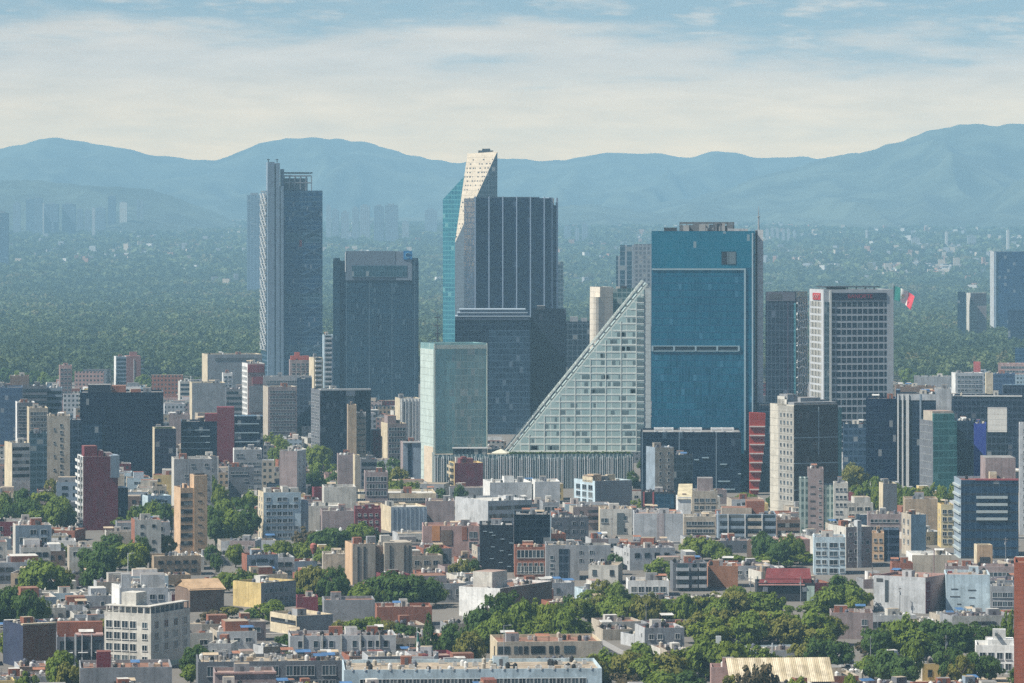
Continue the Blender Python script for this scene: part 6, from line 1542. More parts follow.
def crown_mesh(name, shape, mat, seed):
    """Leaf clumps spread through a crown of unit radius and unit height, with gaps and an uneven outline."""
    g = np.random.default_rng(seed)
    C, S, N = [], [], []
    nl = {'round': 42, 'tall': 42, 'flat': 36, 'cone': 40, 'ragged': 30}[shape]
    for i in range(nl):
        a = g.uniform(0, 2 * math.pi)
        if shape == 'cone':
            h = g.uniform(0, 1) ** 1.2; r = (1 - h) * .95 * math.sqrt(g.uniform(.2, 1)); c = (r * math.cos(a), r * math.sin(a), h * .96 - .02); cs = .20 * (1.25 - h)
        else:
            u = g.uniform(-1, 1); rr_ = math.sqrt(max(0, 1 - u * u)) * g.uniform(.45, .86)
            ex = {'round': 1, 'tall': .9, 'flat': 1.05, 'ragged': 1.05}[shape]
            c = (rr_ * math.cos(a) * ex, rr_ * math.sin(a) * ex, .46 + .42 * u * g.uniform(.6, 1.0))
            cs = g.uniform(.17, .34) * (.85 if shape == 'ragged' else 1)
        m = int(46 * (cs / .25) ** 1.6) + 10
        d = g.normal(size=(m, 3)); d /= np.linalg.norm(d, axis=1, keepdims=True)
        rad = g.uniform(.35, 1.0, (m, 1)) ** .6
        p = np.array(c) + d * rad * cs * np.array([1, 1, .55 if shape != 'cone' else .8])
        C.append(p); N.append(d * .7 + np.array(c) * .9 - np.array([0, 0, .42]) + np.array([0, 0, .6])); S.append(g.uniform(.055, .125, m))
    C = np.concatenate(C); N = np.concatenate(N); S = np.concatenate(S)
    # keep the thickness right once the unit crown is stretched
    V = quads(C, S * 1.15, g, N * 1.9)
    return mesh_np(name, V, len(C), [mat])

def trunk_mesh(seed):
    g = random.Random(seed)
    mb = MB()
    top = (g.uniform(-.08, .08), g.uniform(-.08, .08), .55)
    pts = [(0, 0, 0), (top[0] * .4, top[1] * .4, .25), top]
    for (a, b_, r0, r1) in ((pts[0], pts[1], .05, .038), (pts[1], pts[2], .038, .026)):
        n = len(mb.v)
        for q, r in ((a, r0), (b_, r1)):
            mb.v += [(q[0] + r * math.cos(i * 1.0472), q[1] + r * math.sin(i * 1.0472), q[2]) for i in range(6)]
        for i in range(6):
            j = (i + 1) % 6
            mb.f.append((n + i, n + j, n + 6 + j, n + 6 + i)); mb.m.append(0)
    for i in range(6):
        a = i * 1.047 + g.uniform(-.4, .4); r = g.uniform(.25, .45)
        st = (top[0] * .8, top[1] * .8, g.uniform(.3, .5))
        mb.bar(st, (st[0] + r * math.cos(a), st[1] + r * math.sin(a), st[2] + g.uniform(.15, .32)), .024)
    return mb.mesh('trunk', BARK)
TRUNKS = [trunk_mesh(i) for i in range(4)]
CROWNS = {}
def crown(shape, tone, v):
    k = (shape, tone, v)
    if k not in CROWNS:
        CROWNS[k] = crown_mesh('crown', shape, TONE[tone], abs(hash(shape + tone)) % 999 * 0 + sum(map(ord, shape + tone)) * 7 + v)
    return CROWNS[k]

TREES = []
def tree(px, ytop, D, wpx, tone, shape='round', trunk=.12):
    """One tree: its crown's top at row ytop, its crown wpx columns wide, standing at distance D."""
    if Z(ytop, D) > 15: D = (CAM_H - 15) * FOC / (ytop - HOR)
    H = max(4.0, Z(ytop - 1, D)); Rm = wpx * 1.5 * D / FOC / 2
    x = X(px, D)
    t = thing({'cone': 'conifer'}.get(shape, 'tree'), 'x', 'tree', (x, D, 0), rnd.uniform(0, 6.28))
    zc = H * trunk
    add('crown', crown(shape, tone, rnd.randrange(2)), t, (0, 0, zc), 0, (Rm, Rm * rnd.uniform(.85, 1.1), (H - zc)))
    add('trunk', TRUNKS[rnd.randrange(4)], t, (0, 0, -.05), 0, (max(3.2, Rm * 1.1), max(3.2, Rm * 1.1), H))
    rec = dict(o=t, px=px, D=D, w=wpx, ytop=ytop, tone=tone, shape=shape, x=x, H=H, R=Rm)
    TREES.append(rec)
    return rec
ORD = ['first', 'second', 'third', 'fourth', 'fifth', 'sixth', 'seventh', 'eighth', 'ninth', 'tenth', 'eleventh', 'twelfth', 'thirteenth', 'fourteenth', 'fifteenth', 'sixteenth', 'seventeenth', 'eighteenth', 'nineteenth', 'twentieth', 'twenty-first', 'twenty-second', 'twenty-third', 'twenty-fourth', 'twenty-fifth']

def cluster(where, group, items, tones, D, vis=None, shapes=('round', 'tall', 'ragged')):
    """items: (px, ytop, width[, tone[, shape[, D]]])"""
    got = []
    for i, it in enumerate(items):
        px, yt, w = it[:3]
        tone = it[3] if len(it) > 3 and it[3] else tones[i % len(tones)]
        shp = it[4] if len(it) > 4 and it[4] else shapes[rnd.randrange(len(shapes))]
        Dd = it[5] if len(it) > 5 else D + rnd.uniform(-9, 9)
        r = tree(px, yt, Dd, w, tone, shp)
        got.append(r)
        r['o']['group'] = group
    got.sort(key=lambda r: r['px'])
    for i, r in enumerate(got):
        nm = 'conifer' if r['shape'] == 'cone' else 'tree'
        r['o']['label'] = f"{r['tone']} {nm} {where}" if len(got) == 1 else f"{r['tone']} {nm}, {ORD[i]} from left {where}"
        if vis: r['vb'] = vis

def row(x0, x1, y, n, w, jy=4, jw=.25):
    return [(x0 + (x1 - x0) * (i + .5) / n + rnd.uniform(-.25, .25) * (x1 - x0) / n, y + rnd.uniform(-jy, jy), w * rnd.uniform(1 - jw, 1 + jw)) for i in range(n)]
G, BG, DG_, OL, DR = 'green', 'bright green', 'dark green', 'olive', 'dry brown'
cluster('in the clump left of the maroon slab', 'trees left of the maroon slab', [(28, 497, 24, DG_), (44, 489, 30, BG), (58, 496, 22, G), (36, 508, 26, G), (66, 508, 18, DG_), (12, 500, 20, DG_), (3, 492, 18, G), (50, 476, 14, OL), (22, 486, 16, DG_)], [G], 1730, 500)
cluster('in the grove before the maroon slab', 'trees before the maroon slab', [(88, 545, 24, DG_, 'tall', 1490), (103, 540, 30, DG_, 'tall', 1450), (120, 541, 22, DG_, 'round', 1520), (133, 540, 26, BG, 'round', 1500), (95, 560, 22, DG_, 'round', 1420), (140, 534, 20, DG_, 'ragged', 1560), (110, 532, 22, DG_, 'ragged', 1580)], [DG_], 1460, 572)
cluster('in the clump at the left edge above the brown brick building', 'trees above the brown brick building', [(44, 558, 36, G, 'round', 1395), (62, 566, 22, OL, 'ragged', 1400), (28, 566, 20, G, 'round', 1405), (10, 585, 24, DG_, 'round', 1290), (28, 587, 22, DG_, 'round', 1285), (42, 594, 14, G, 'ragged', 1290), (-3, 590, 20, DG_, 'round', 1290)], [G], 1390, 590)
cluster('in the hedge-like row left of the peach tower', 'trees left of the peach tower', row(132, 174, 501, 5, 16, 2), [G, DG_], 1700, 508)
cluster('in the wood between the peach and white towers', 'trees between the peach and white towers', [(212, 503, 18, DG_), (224, 499, 24, G), (238, 494, 26, DG_), (250, 490, 22, G), (216, 512, 22, DG_), (232, 508, 24, G), (246, 505, 22, DG_), (220, 482, 14, BG, 'round', 1800), (213, 476, 16, G, 'round', 1850)], [G], 1640, 505)
cluster('in the group above the ochre-walled house', 'trees above the ochre-walled house', [(224, 571, 18, BG), (238, 568, 22, G), (252, 571, 20, G), (212, 543, 14, DG_, 'ragged', 1540), (216, 552, 12, DG_, 'ragged', 1500)], [G], 1415, 576)
cluster('in the row below the white apartment tower', 'trees below the white apartment tower', [(268, 543, 18, G), (281, 539, 20, BG), (294, 541, 20, G), (307, 540, 18, BG), (305, 526, 22, DR, 'ragged', 1610), (320, 530, 24, DG_, 'round', 1580), (334, 526, 26, DG_, 'round', 1590), (347, 529, 22, G, 'round', 1600), (360, 522, 22, G, 'round', 1620), (372, 526, 16, DG_, 'ragged', 1620), (328, 545, 22, G, 'round', 1520)], [G], 1550, 548)
cluster('in the mixed clump left of the beige slotted slabs', 'trees left of the beige slotted slabs', [(302, 567, 18, OL), (314, 564, 22, OL), (326, 569, 20, G), (334, 563, 24, DG_), (340, 578, 20, DG_), (318, 582, 20, DG_), (306, 580, 16, G)], [G], 1385, 598)
cluster('in the big dark mass before the beige slotted slabs', 'trees before the beige slotted slabs', [(362, 583, 22, G), (376, 576, 30, DG_), (392, 569, 34, DG_), (408, 571, 34, DG_), (424, 574, 30, DG_), (436, 586, 18, G), (400, 582, 30, DG_), (382, 588, 26, DG_)], [DG_], 1370, 602)
cluster('by the ochre-walled house and the cream-banded office', 'trees by the cream-banded office', [(262, 603, 22, G), (274, 600, 22, G), (250, 610, 16, DG_), (228, 606, 18, OL, 'ragged', 1330), (284, 633, 16, DG_, 'round', 1215), (212, 610, 20, DR, 'ragged', 1310)], [G], 1310, 610)
cluster('in the row behind the long white-walled row', 'trees behind the long white-walled row', [(340, 621, 20, OL), (356, 618, 24, G), (372, 617, 26, G), (386, 621, 22, OL), (400, 623, 24, DG_), (412, 626, 20, DG_)], [G], 1245, 634)
cluster('standing alone by the little flagpole', 'trees by the little flagpole', [(428.5, 612, 20, DG_, 'cone', 1195)], [DG_], 1195, 640)
cluster('with a clipped round head beside the flagpole conifer', 'trees by the little flagpole', [(452, 622, 20, DG_, 'round', 1195)], [DG_], 1195, 640)
cluster('in the tall wood hiding the red-roofed warehouse', 'trees before the red-roofed warehouse', [(470, 630, 24, OL, 'round', 1180), (486, 622, 26, G), (478, 606, 26, DG_), (492, 590, 30, DG_), (508, 588, 32, DG_), (500, 610, 28, G), (522, 598, 28, G), (536, 597, 28, BG), (552, 600, 28, BG), (566, 606, 24, G), (524, 618, 28, G), (542, 617, 26, BG), (558, 620, 26, OL), (576, 616, 24, G), (506, 628, 24, DG_), (484, 640, 22, DR)], [G], 1225, 640)
cluster('in the long row under the white blue-windowed house', 'trees under the white blue-windowed house', row(572, 722, 596, 15, 24, 4), [BG, G, OL, BG, G], 1305, 618)
cluster('in the upper row left of the white blue-windowed house', 'trees left of the white blue-windowed house', [(602, 578, 22, OL), (616, 581, 20, G), (590, 590, 20, G), (624, 592, 18, G)], [G], 1370, 588)
cluster('in the line from the orange-brick house to the red roof', 'trees by the deep red roofed building', [(736, 588, 28, OL), (752, 591, 28, G), (768, 590, 30, G), (724, 597, 22, OL), (782, 600, 24, G)], [G], 1325, 600)
cluster('in the massed row above the corrugated shed', 'trees above the corrugated shed', row(690, 834, 611, 11, 30, 5) + row(700, 830, 622, 8, 30, 4), [OL, BG, OL, BG, G], 1240, 646)
cluster('in the low front wood left of the corrugated shed', 'trees left of the corrugated shed', [(588, 655, 30, OL, 'round', 1120), (606, 648, 34, G, 'round', 1130), (628, 650, 34, OL, 'round', 1125), (648, 655, 34, G, 'round', 1120), (668, 652, 32, OL, 'round', 1120), (640, 641, 28, G), (690, 646, 32, BG), (706, 636, 32, G), (726, 638, 30, BG), (744, 640, 30, G), (760, 644, 26, G), (700, 655, 34, DG_), (720, 660, 30, DG_), (594, 670, 34, OL, 'round', 1085), (622, 672, 30, DR, 'ragged', 1080), (660, 670, 34, G, 'round', 1085), (684, 668, 30, DG_, 'round', 1090)], [G], 1150, 684)
cluster('crossing the front of the corrugated shed', 'bushes before the corrugated shed', [(748, 664, 26, DR, 'ragged', 1070), (764, 661, 22, DR, 'ragged', 1072), (800, 674, 22, BG, 'round', 1060), (730, 672, 18, OL, 'ragged', 1066)], [G], 1068)
cluster('spreading over the parked cars', 'trees by the parked cars', [(800, 640, 26, OL, 'ragged'), (818, 636, 30, DG_, 'flat'), (834, 638, 28, DG_, 'flat')], [DG_], 1165, 658)
cluster('in the grove left of the whitish slit-window warehouse', 'trees left of the slit-window warehouse', [(830, 585, 26, G), (846, 580, 28, G), (858, 588, 22, BG), (838, 572, 20, DG_), (852, 595, 22, BG), (826, 600, 22, DG_), (812, 606, 20, G)], [G], 1345, 592)
cluster('in the dark wood below the slit-window warehouse', 'trees below the slit-window warehouse', [(876, 625, 28, DG_), (892, 618, 30, G), (908, 613, 30, G), (924, 616, 28, DG_), (938, 617, 30, DG_), (954, 619, 30, DG_), (970, 620, 30, DG_), (984, 622, 26, DG_), (900, 632, 30, OL, 'tall'), (916, 628, 30, G), (932, 634, 26, DG_), (866, 640, 20, DR, 'ragged'), (1002, 618, 22, G), (1010, 606, 14, G)], [DG_], 1205, 655)
cluster('at the tan yard by the rust tower', 'trees at the tan yard', [(886, 648, 32, DG_, 'round', 1125), (902, 655, 26, DG_, 'round', 1120), (950, 645, 24, DG_, 'round', 1135), (962, 653, 20, OL, 'ragged', 1128), (976, 650, 24, DG_, 'round', 1140), (990, 655, 22, DG_, 'round', 1140), (912, 640, 20, G, 'tall', 1130)], [DG_], 1130, 680)
cluster('at the bottom left before the brown brick building', 'trees at the bottom left', [(62, 650, 30, G, 'tall', 1095), (70, 662, 22, OL, 'round', 1090), (28, 668, 16, G, 'ragged', 1100)], [G], 1095)
cluster('in the dark shade right of the white gridded building', 'trees right of the white gridded building', [(196, 642, 18, DG_), (206, 648, 16, DG_), (188, 655, 14, DG_)], [DG_], 1165)
cluster('among the blocks below the broad dark tower', 'trees below the broad dark tower', [(318, 443, 20, BG), (330, 440, 22, G), (322, 458, 22, G), (334, 470, 22, DG_), (322, 478, 20, DG_), (312, 468, 16, DG_), (378, 462, 20, DG_), (390, 456, 22, DG_), (398, 468, 20, OL), (396, 478, 18, BG), (410, 480, 20, BG), (384, 476, 18, OL)], [G], 1860, 470)
cluster('behind the pale grey stepped block', 'trees behind the stepped block', [(272, 432, 18, BG), (282, 437, 16, BG), (276, 446, 16, G), (222, 443, 14, G)], [BG], 2100, 440)
cluster('in the leafy hedge row before the teal glass office', 'trees before the teal glass office', row(872, 956, 484, 9, 15, 3) + [(855, 463, 22, OL), (846, 470, 16, OL), (862, 478, 18, G), (876, 476, 14, G)], [BG, G], 1800, 490)
cluster('below the balconied grey block', 'trees below the balconied grey block', [(724, 548, 18, G), (738, 555, 16, G), (762, 530, 22, DG_), (778, 535, 22, DG_), (792, 533, 18, G), (752, 560, 18, OL), (768, 553, 22, G), (784, 556, 22, G), (800, 550, 24, BG), (808, 560, 18, G)], [G], 1540, 555)
cluster('in front of the broad blank grey wall', 'trees before the blank grey wall', [(690, 535, 18, BG), (702, 536, 20, BG), (714, 540, 16, G), (660, 558, 26, G, 'round', 1480), (676, 566, 14, G, 'round', 1470), (615, 552, 14, DG_, 'ragged', 1500), (464, 557, 18, OL, 'ragged', 1450), (474, 558, 12, DG_, 'round', 1450), (456, 562, 14, OL, 'ragged', 1450)], [G], 1560, 545)
cluster('on the planted terrace beside the tapering red facade', 'trees by the tapering red facade', [(744, 492, 14, BG, 'round', 1880), (752, 494, 10, BG, 'round', 1870), (735, 497, 12, G, 'ragged', 1880)], [G], 1880)
cluster('by the plum slab', 'trees by the plum slab', [(460, 483, 12, DG_, 'ragged', 1880), (440, 487, 12, DG_, 'ragged', 1880)], [G], 1880)
cluster('along the near edge of the park', 'trees at the park edge', row(0, 110, 372, 9, 13, 5) + row(140, 200, 378, 6, 13, 6) + row(905, 950, 372, 6, 12, 4), [DG_, G], 3200)
for r in TREES:                                      # keep every label within sixteen words
    while len(r['o']['label'].split()) > 16 and ' the ' in r['o']['label']:
        r['o']['label'] = r['o']['label'].replace(' the ', ' ', 1)
# ------------------------------------------------------------------ infill of the low city
NUM = ['', 'one', 'two', 'three', 'four', 'five', 'six', 'seven', 'eight', 'nine', 'ten', 'eleven', 'twelve']
ri = random.Random(42)
def corners(cx, cy, W, d, r, pad=0.0):
    c, s = math.cos(r), math.sin(r)
    a, b_ = W / 2 + pad, d / 2 + pad
    return [(cx + x * c - y * s, cy + x * s + y * c) for x, y in ((-a, -b_), (a, -b_), (a, b_), (-a, b_))]
def overlap(A, Bq):
    for P in (A, Bq):
        for i in range(4):
            ex, ey = P[(i + 1) % 4][0] - P[i][0], P[(i + 1) % 4][1] - P[i][1]
            nx_, ny_ = -ey, ex
            a = [p[0] * nx_ + p[1] * ny_ for p in A]; b_ = [p[0] * nx_ + p[1] * ny_ for p in Bq]
            if max(a) < min(b_) or max(b_) < min(a): return False
    return True
OCC = []                                            # (corner list, centre, reach)
for h in HEROES:
    OCC.append((corners(h.cx, h.cy, h.W, h.d, h.r, 1.2), h.cx, h.cy, math.hypot(h.W, h.d) / 2 + 2))
    if h.label and ('maroon core' in h.label or 'recessed centre' in h.label or 'slotted' in h.label or 'peach apartment' in h.label or 'two-toned' in h.label):
        OCC.append((corners(h.cx + h.W * .8, h.cy, h.W * 1.3, h.d, h.r, 1), h.cx + h.W * .8, h.cy, h.W * 2))
TOCC = [(t['x'], t['D'], t['R'] * .55) for t in TREES]
for (a, b_, w) in (((-190, 1265), (260, 1345), 18), ((-170, 1610), (330, 1700), 16), ((60, 1020), (14, 1300), 13)):
    mx_, my_ = (a[0] + b_[0]) / 2, (a[1] + b_[1]) / 2
    L = math.hypot(b_[0] - a[0], b_[1] - a[1]); r_ = math.atan2(b_[1] - a[1], b_[0] - a[0])
    OCC.append((corners(mx_, my_, L, w, r_), mx_, my_, L / 2 + 10))
OCC.append((corners(X(850, 1170), 1165, 12, 40, 0), X(850, 1170), 1165, 25))
VIS = [(h.px[0], h.px[2], h.D, h.vb) for h in HEROES if h.vb and h.vb < 690] + [(t['px'] - t['w'] / 2, t['px'] + t['w'] / 2, t['D'], max(t['vb'], t['ytop'] + .45 * (PY(0, t['D']) - t['ytop']))) for t in TREES if 'vb' in t]
skyline = np.full(1400, 999.0)
events = sorted([(h.D, 'h', h) for h in HEROES] + [(t['D'], 't', t) for t in TREES], key=lambda e: e[0])
ev_i = 0
def px_span(cs):
    q = [PX(x, y) for x, y in cs]
    return min(q), max(q)
def advance(D):
    global ev_i
    while ev_i < len(events) and events[ev_i][0] <= D:
        _, k, e = events[ev_i]; ev_i += 1
        if k == 'h':
            a, c, top = e.px[0], e.px[2], (PY(e.H, e.D) if hasattr(e, 'H') and e.H else e.vb - 30)
        else:
            a, c, top = e['px'] - e['w'] * .4, e['px'] + e['w'] * .4, e['ytop'] + 4
        i0, i1 = int(max(0, a + 150)), int(min(1399, c + 150))
        if i1 > i0: skyline[i0:i1] = np.minimum(skyline[i0:i1], top)

COLS = ['white', 'off-white', 'off-white', 'off-white', 'pale grey', 'pale grey', 'grey', 'grey', 'grey', 'beige', 'beige', 'beige', 'cream', 'mauve', 'mauve', 'brick-red', 'brown', 'brown', 'pink', 'pale blue', 'tan', 'tan', 'dark grey', 'dark grey', 'maroon', 'yellow', 'blue-grey', 'blue-grey']
SIDES = [None, None, 'grey', 'pale grey', 'off-white', 'brick-red', 'beige']
ROOFS = ['terracotta', 'terracotta', 'terracotta', 'tan', 'tan', 'grey', 'grey', 'white', 'pink', 'red']
FILL = []
facades = {}
def far_facade(cn):
    if cn not in facades:
        c = PAL[cn]
        facades[cn] = curtain('windowed_' + cn.replace(' ', '_').replace('-', '_') + '_facade', (.05, .06, .07), (.02, .025, .03), c, 3.1, 2.7, 1.35, .52, c, .05, .5, .1, (.2, .2, .19))
    return facades[cn]

def storeys_word(H): return NUM[max(1, min(12, int(round((H - .9) / 3.1))))]

def try_fill(px, D, W, d, H, r):
    c, s = math.cos(r), math.sin(r)
    x = X(px, D)
    cx, cy = x, D + d / 2
    cs = corners(cx, cy, W, d, r, .4)
    rad = math.hypot(W, d) / 2 + 1
    for oc, ox, oy, orad in OCC:
        if abs(ox - cx) < orad + rad and abs(oy - cy) < orad + rad and overlap(cs, oc): return False
    for tx, ty, tr in TOCC:
        if abs(tx - cx) < tr + rad and abs(ty - cy) < tr + rad:
            lx, ly = (tx - cx) * c + (ty - cy) * s, -(tx - cx) * s + (ty - cy) * c
            if abs(lx) < W / 2 + tr and abs(ly) < d / 2 + tr: return False
    a, b_ = px_span(cs)
    for v0, v1, vD, vb in VIS:
        if vD > D and min(b_, v1) - max(a, v0) > .12 * min(b_ - a, v1 - v0):
            H = min(H, Z(vb - 1.5, D) - 1.6)
    if H < 3.2: return False
    top = PY(H + 2, D)
    i0, i1 = int(max(0, a + 150)), int(min(1399, b_ + 150))
    if i1 <= i0: return False
    if np.mean(skyline[i0:i1] > top + 1.0) < .16: return False
    skyline[i0:i1] = np.minimum(skyline[i0:i1], PY(H, D))
    OCC.append((cs, cx, cy, rad))
    FILL.append(dict(px=px, D=D, W=W, d=d, H=H, r=r, cx=cx, cy=cy, a=a, b=b_))
    return True

D = 1022.0
while D < 3250:
    advance(D)
    px = -75.0
    far = (D - 1020) / 2230
    r0 = .16 + .07 * math.sin(D / 170)
    while px < 1100:
        W = ri.choice([ri.uniform(6, 11), ri.uniform(8, 15), ri.uniform(12, 20)]) * (1 + .5 * far)
        d = ri.uniform(8, 15) * (1 + .4 * far)
        wpx = W * FOC / D
        tall = ri.random()
        H = (ri.uniform(3.4, 6.6) if tall < .62 else ri.uniform(6.5, 9.5) if tall < .9 else ri.uniform(9.5, 15)) if D < 1480 else (ri.uniform(3.6, 7) if tall < .48 else ri.uniform(6.5, 10.5) if tall < .84 else ri.uniform(10, 18))
        if D > 1900: H *= 1.35
        r = r0 + ri.uniform(-.05, .05) + (ri.choice([-.3, .25]) if ri.random() < .12 else 0)
        if ri.random() < .96: try_fill(px + wpx / 2, D + ri.uniform(-5, 5), W, d, H, r)
        px += wpx * (1.03 if ri.random() < .8 else 1.35)
    D += 13 + 30 * far

nb = 0
for q in FILL:
    D, W, d, H = q['D'], q['W'], q['d'], q['H']
    cn = ri.choice(COLS); rn = ri.choice(ROOFS); sn = ri.choice(SIDES)
    kind = 'apartment_block' if H > 9.4 else 'workshop' if ri.random() < .16 else 'house'
    q['kind'], q['cn'], q['rn'] = kind, cn, rn
    near = D < 1950
    wm_ = W_(cn) if near else far_facade(cn)
    b = Bld.__new__(Bld)
    b.px, b.D, b.main, b.wallm, b.vb = (q['a'], q['a'], q['b']), D, 'R', W_(cn), None
    b.W, b.d, b.r, b.H, b.cx, b.cy, b.z0, b.parapet, b.n = W, d, q['r'], H, q['cx'], q['cy'], 0.0, ri.uniform(.5, 1.1), {}
    b.root = thing(kind, 'x', kind.replace('_', ' '), (b.cx, b.cy, 0), b.r, {'house': 'low houses of the district', 'workshop': 'workshops of the district'}.get(kind, 'apartment blocks of the district'))
    mb = MB(); w2, d2, t = W / 2, d / 2, .3
    smi = 1 if sn else 0
    for a, e, mi in (((-w2, -d2), (w2, -d2), 0), ((w2, -d2), (w2, d2), smi), ((w2, d2), (-w2, d2), smi), ((-w2, d2), (-w2, -d2), smi)):
        mb.poly([(*a, 0), (*e, 0), (*e, H), (*a, H)], mi)
    o_, i_ = [(-w2, -d2), (w2, -d2), (w2, d2), (-w2, d2)], [(-w2 + t, -d2 + t), (w2 - t, -d2 + t), (w2 - t, d2 - t), (-w2 + t, d2 - t)]
    for k in range(4):
        j = (k + 1) % 4
        mb.poly([(*o_[k], H), (*o_[j], H), (*i_[j], H), (*i_[k], H)], smi)
        mb.poly([(*i_[k], H), (*i_[j], H), (*i_[j], H - b.parapet - .1), (*i_[k], H - b.parapet - .1)], smi)
    add('wall', mb.mesh('wall', [wm_] + ([W_(sn)] if sn else [])), b.root)
    mb = MB(); mb.box(-w2 + t - .02, w2 - t + .02, -d2 + t - .02, d2 - t + .02, H - b.parapet - .3, H - b.parapet)
    add('roof', mb.mesh('roof', RF(rn)), b.root)
    if near:
        nz = max(1, int((H - 1.2) / 3.1)); nu = max(2, min(int(W / ri.uniform(2.6, 4.2)), 6 if D < 1500 else 4))
        b.windows('F', nu, 3.1, ri.choice([1.1, 1.4, 1.8, 2.4]), ri.choice([1.2, 1.5, 1.8]), 1.5 + b.parapet * .6, zmin=.5, rows=min(nz, 4), frame=ri.choice([FR_W, FR_D, None]), drop=.16, sill=D < 1500)
        if ri.random() < .55: b.windows('L', 2, 3.1, 1.2, 1.3, 1.9, zmin=.5, rows=min(nz, 3), drop=.35, frame=FR_W, sill=False)
        if H > 9 and ri.random() < .3: b.balconies('F', W * .3, W * .7, 3.1, W_(cn), top=2.9 + b.parapet, deep=1.1, zmin=3)
    # second volume on the roof
    if ri.random() < .5 and W > 9:
        ww, dd_, hh = W * ri.uniform(.3, .6), d * ri.uniform(.4, .7), ri.uniform(2.2, 3.2)
        x0 = ri.uniform(-w2 + .5, w2 - ww - .5); y0 = d2 - dd_ - .5
        if all(not (v[2] > D and min(q['b'], v[1]) - max(q['a'], v[0]) > 2 and PY(H + hh, D) < v[3] - 3) for v in VIS):
            mb = MB(); mb.box(x0, x0 + ww, y0, y0 + dd_, H - b.parapet - .05, H + hh - .5, 0, 1)
            add('upper_storey', mb.mesh('upper_storey', [W_(ri.choice([cn, 'grey', 'off-white', 'brick-red', 'beige', 'white'])), RF(ri.choice(ROOFS))]), b.root)
    b.clutter((ri.choice([5, 7, 9, 11]) if D < 1500 else ri.choice([4, 5, 6, 7]) if D < 1750 else ri.choice([1, 2, 3])) if D < 2300 else 0, nb, hut=ri.random() < .6 and D < 2300)
    q['o'] = b.root
    nb += 1


# lone small trees and shrubs squeezed between the houses
lone = []
for _ in range(900):
    if len(lone) >= 95: break
    D = 1030 + 1150 * ri.random() ** 1.2
    px = ri.uniform(-10, 1034); w = ri.uniform(3.5, 7.5) ; H = ri.uniform(5, 10.5)
    x = X(px, D); ok = True
    for oc, ox, oy, orad in OCC:
        if abs(ox - x) < orad + 3 and abs(oy - D) < orad + 3:
            if overlap(oc, corners(x, D, w * .45, w * .45, 0)): ok = False; break
    if not ok or any(math.hypot(tx - x, ty - D) < 6 for tx, ty, _ in TOCC): continue
    wp = w * FOC / D
    for v0, v1, vD, vb in VIS:
        if vD > D and min(px + wp / 2, v1) - max(px - wp / 2, v0) > .25 * wp: H = min(H, Z(vb, D))
    if H < 4.2: continue
    t = tree(px, PY(H, D), D, wp, ri.choice(['green', 'dark green', 'bright green', 'olive']), ri.choice(['round', 'ragged', 'tall']))
    t['o']['group'] = 'small trees between the houses'
    TOCC.append((x, D, w / 2)); lone.append(t)

# describing the infill by its own look and the landmark it stands next to
LM = [h for h in HEROES if getattr(h, 'short', None)]
def relation(px, D, half):
    best, bs = None, 1e9
    for h in LM:
        a, c = h.px[0], h.px[2]
        gap = max(0, a - px, px - c)
        score = gap / 38 + abs(h.D - D) / 110 + (0.8 if h.D < D else 0)
        if score < bs: best, bs = h, score
    a, c = best.px[0], best.px[2]
    if px < a - half * .3: rel = 'left of'
    elif px > c + half * .3: rel = 'right of'
    else: rel = 'in front of' if D < best.D else 'behind'
    return rel, best.short
groups = {}
for q in FILL:
    rel, sh = relation(q['px'], q['D'], (q['b'] - q['a']) / 2)
    kind = {'house': 'house', 'workshop': 'workshop'}.get(q['kind'], 'block')
    cn = {'off-white': 'off-white', 'mauve': 'dull mauve'}.get(q['cn'], q['cn'])
    q['base'] = f"{storeys_word(q['H'])}-storey {cn} {kind}, {q['rn']} roof, {rel} the {sh}"
    groups.setdefault(q['base'], []).append(q)
for t in lone:
    rel, sh = relation(t['px'], t['D'], t['w'] / 2)
    t['base'] = f"small {t['tone']} tree {rel} the {sh}"
    groups.setdefault(t['base'], []).append(t)
for base, g in groups.items():
    g.sort(key=lambda q: q['px'])
    for i, q in enumerate(g):
        q['o']['label'] = base if len(g) == 1 else f"{ORD[i]} from left: {base}"

# utility poles along the lanes
def utility_pole_parts():
    a = MB(); a.cyl(0, 0, 0, 9.2, .15, .1, 7)
    c = MB(); c.box(-.95, .95, -.06, .06, 8.2, 8.35); c.box(-.7, .7, -.06, .06, 7.4, 7.52)
    for x in (-.85, -.4, .4, .85): c.cyl(x, 0, 8.35, 8.6, .06, .04, 6)
    d = MB(); d.cyl(.32, 0, 6.2, 7.1, .25, .25, 9)
    return a.mesh('shaft', W_('grey')), c.mesh('crossarm', plain('crossarm_wood', (.12, .09, .07))), d.mesh('transformer', STEEL_G)
UP = utility_pole_parts()
poles = []
for _ in range(900):
    if len(poles) >= 46: break
    D = 1025 + 700 * ri.random(); px = ri.uniform(0, 1024); x = X(px, D); ok = True
    for oc, ox, oy, orad in OCC:
        if abs(ox - x) < orad + 1 and abs(oy - D) < orad + 1 and overlap(oc, corners(x, D, 1, 1, 0)): ok = False; break
    if not ok or any(math.hypot(tx - x, ty - D) < 4 for tx, ty, _ in TOCC): continue
    t = thing('utility_pole', 'x', 'pole', (x, D, 0), ri.uniform(0, 3.1), 'utility poles of the lanes')
    add('shaft', UP[0], t); add('crossarm', UP[1], t)
    q = dict(o=t, px=px, D=D)
    if ri.random() < .5: add('transformer', UP[2], t); q['tr'] = 1
    TOCC.append((x, D, 2)); poles.append(q)
pg = {}
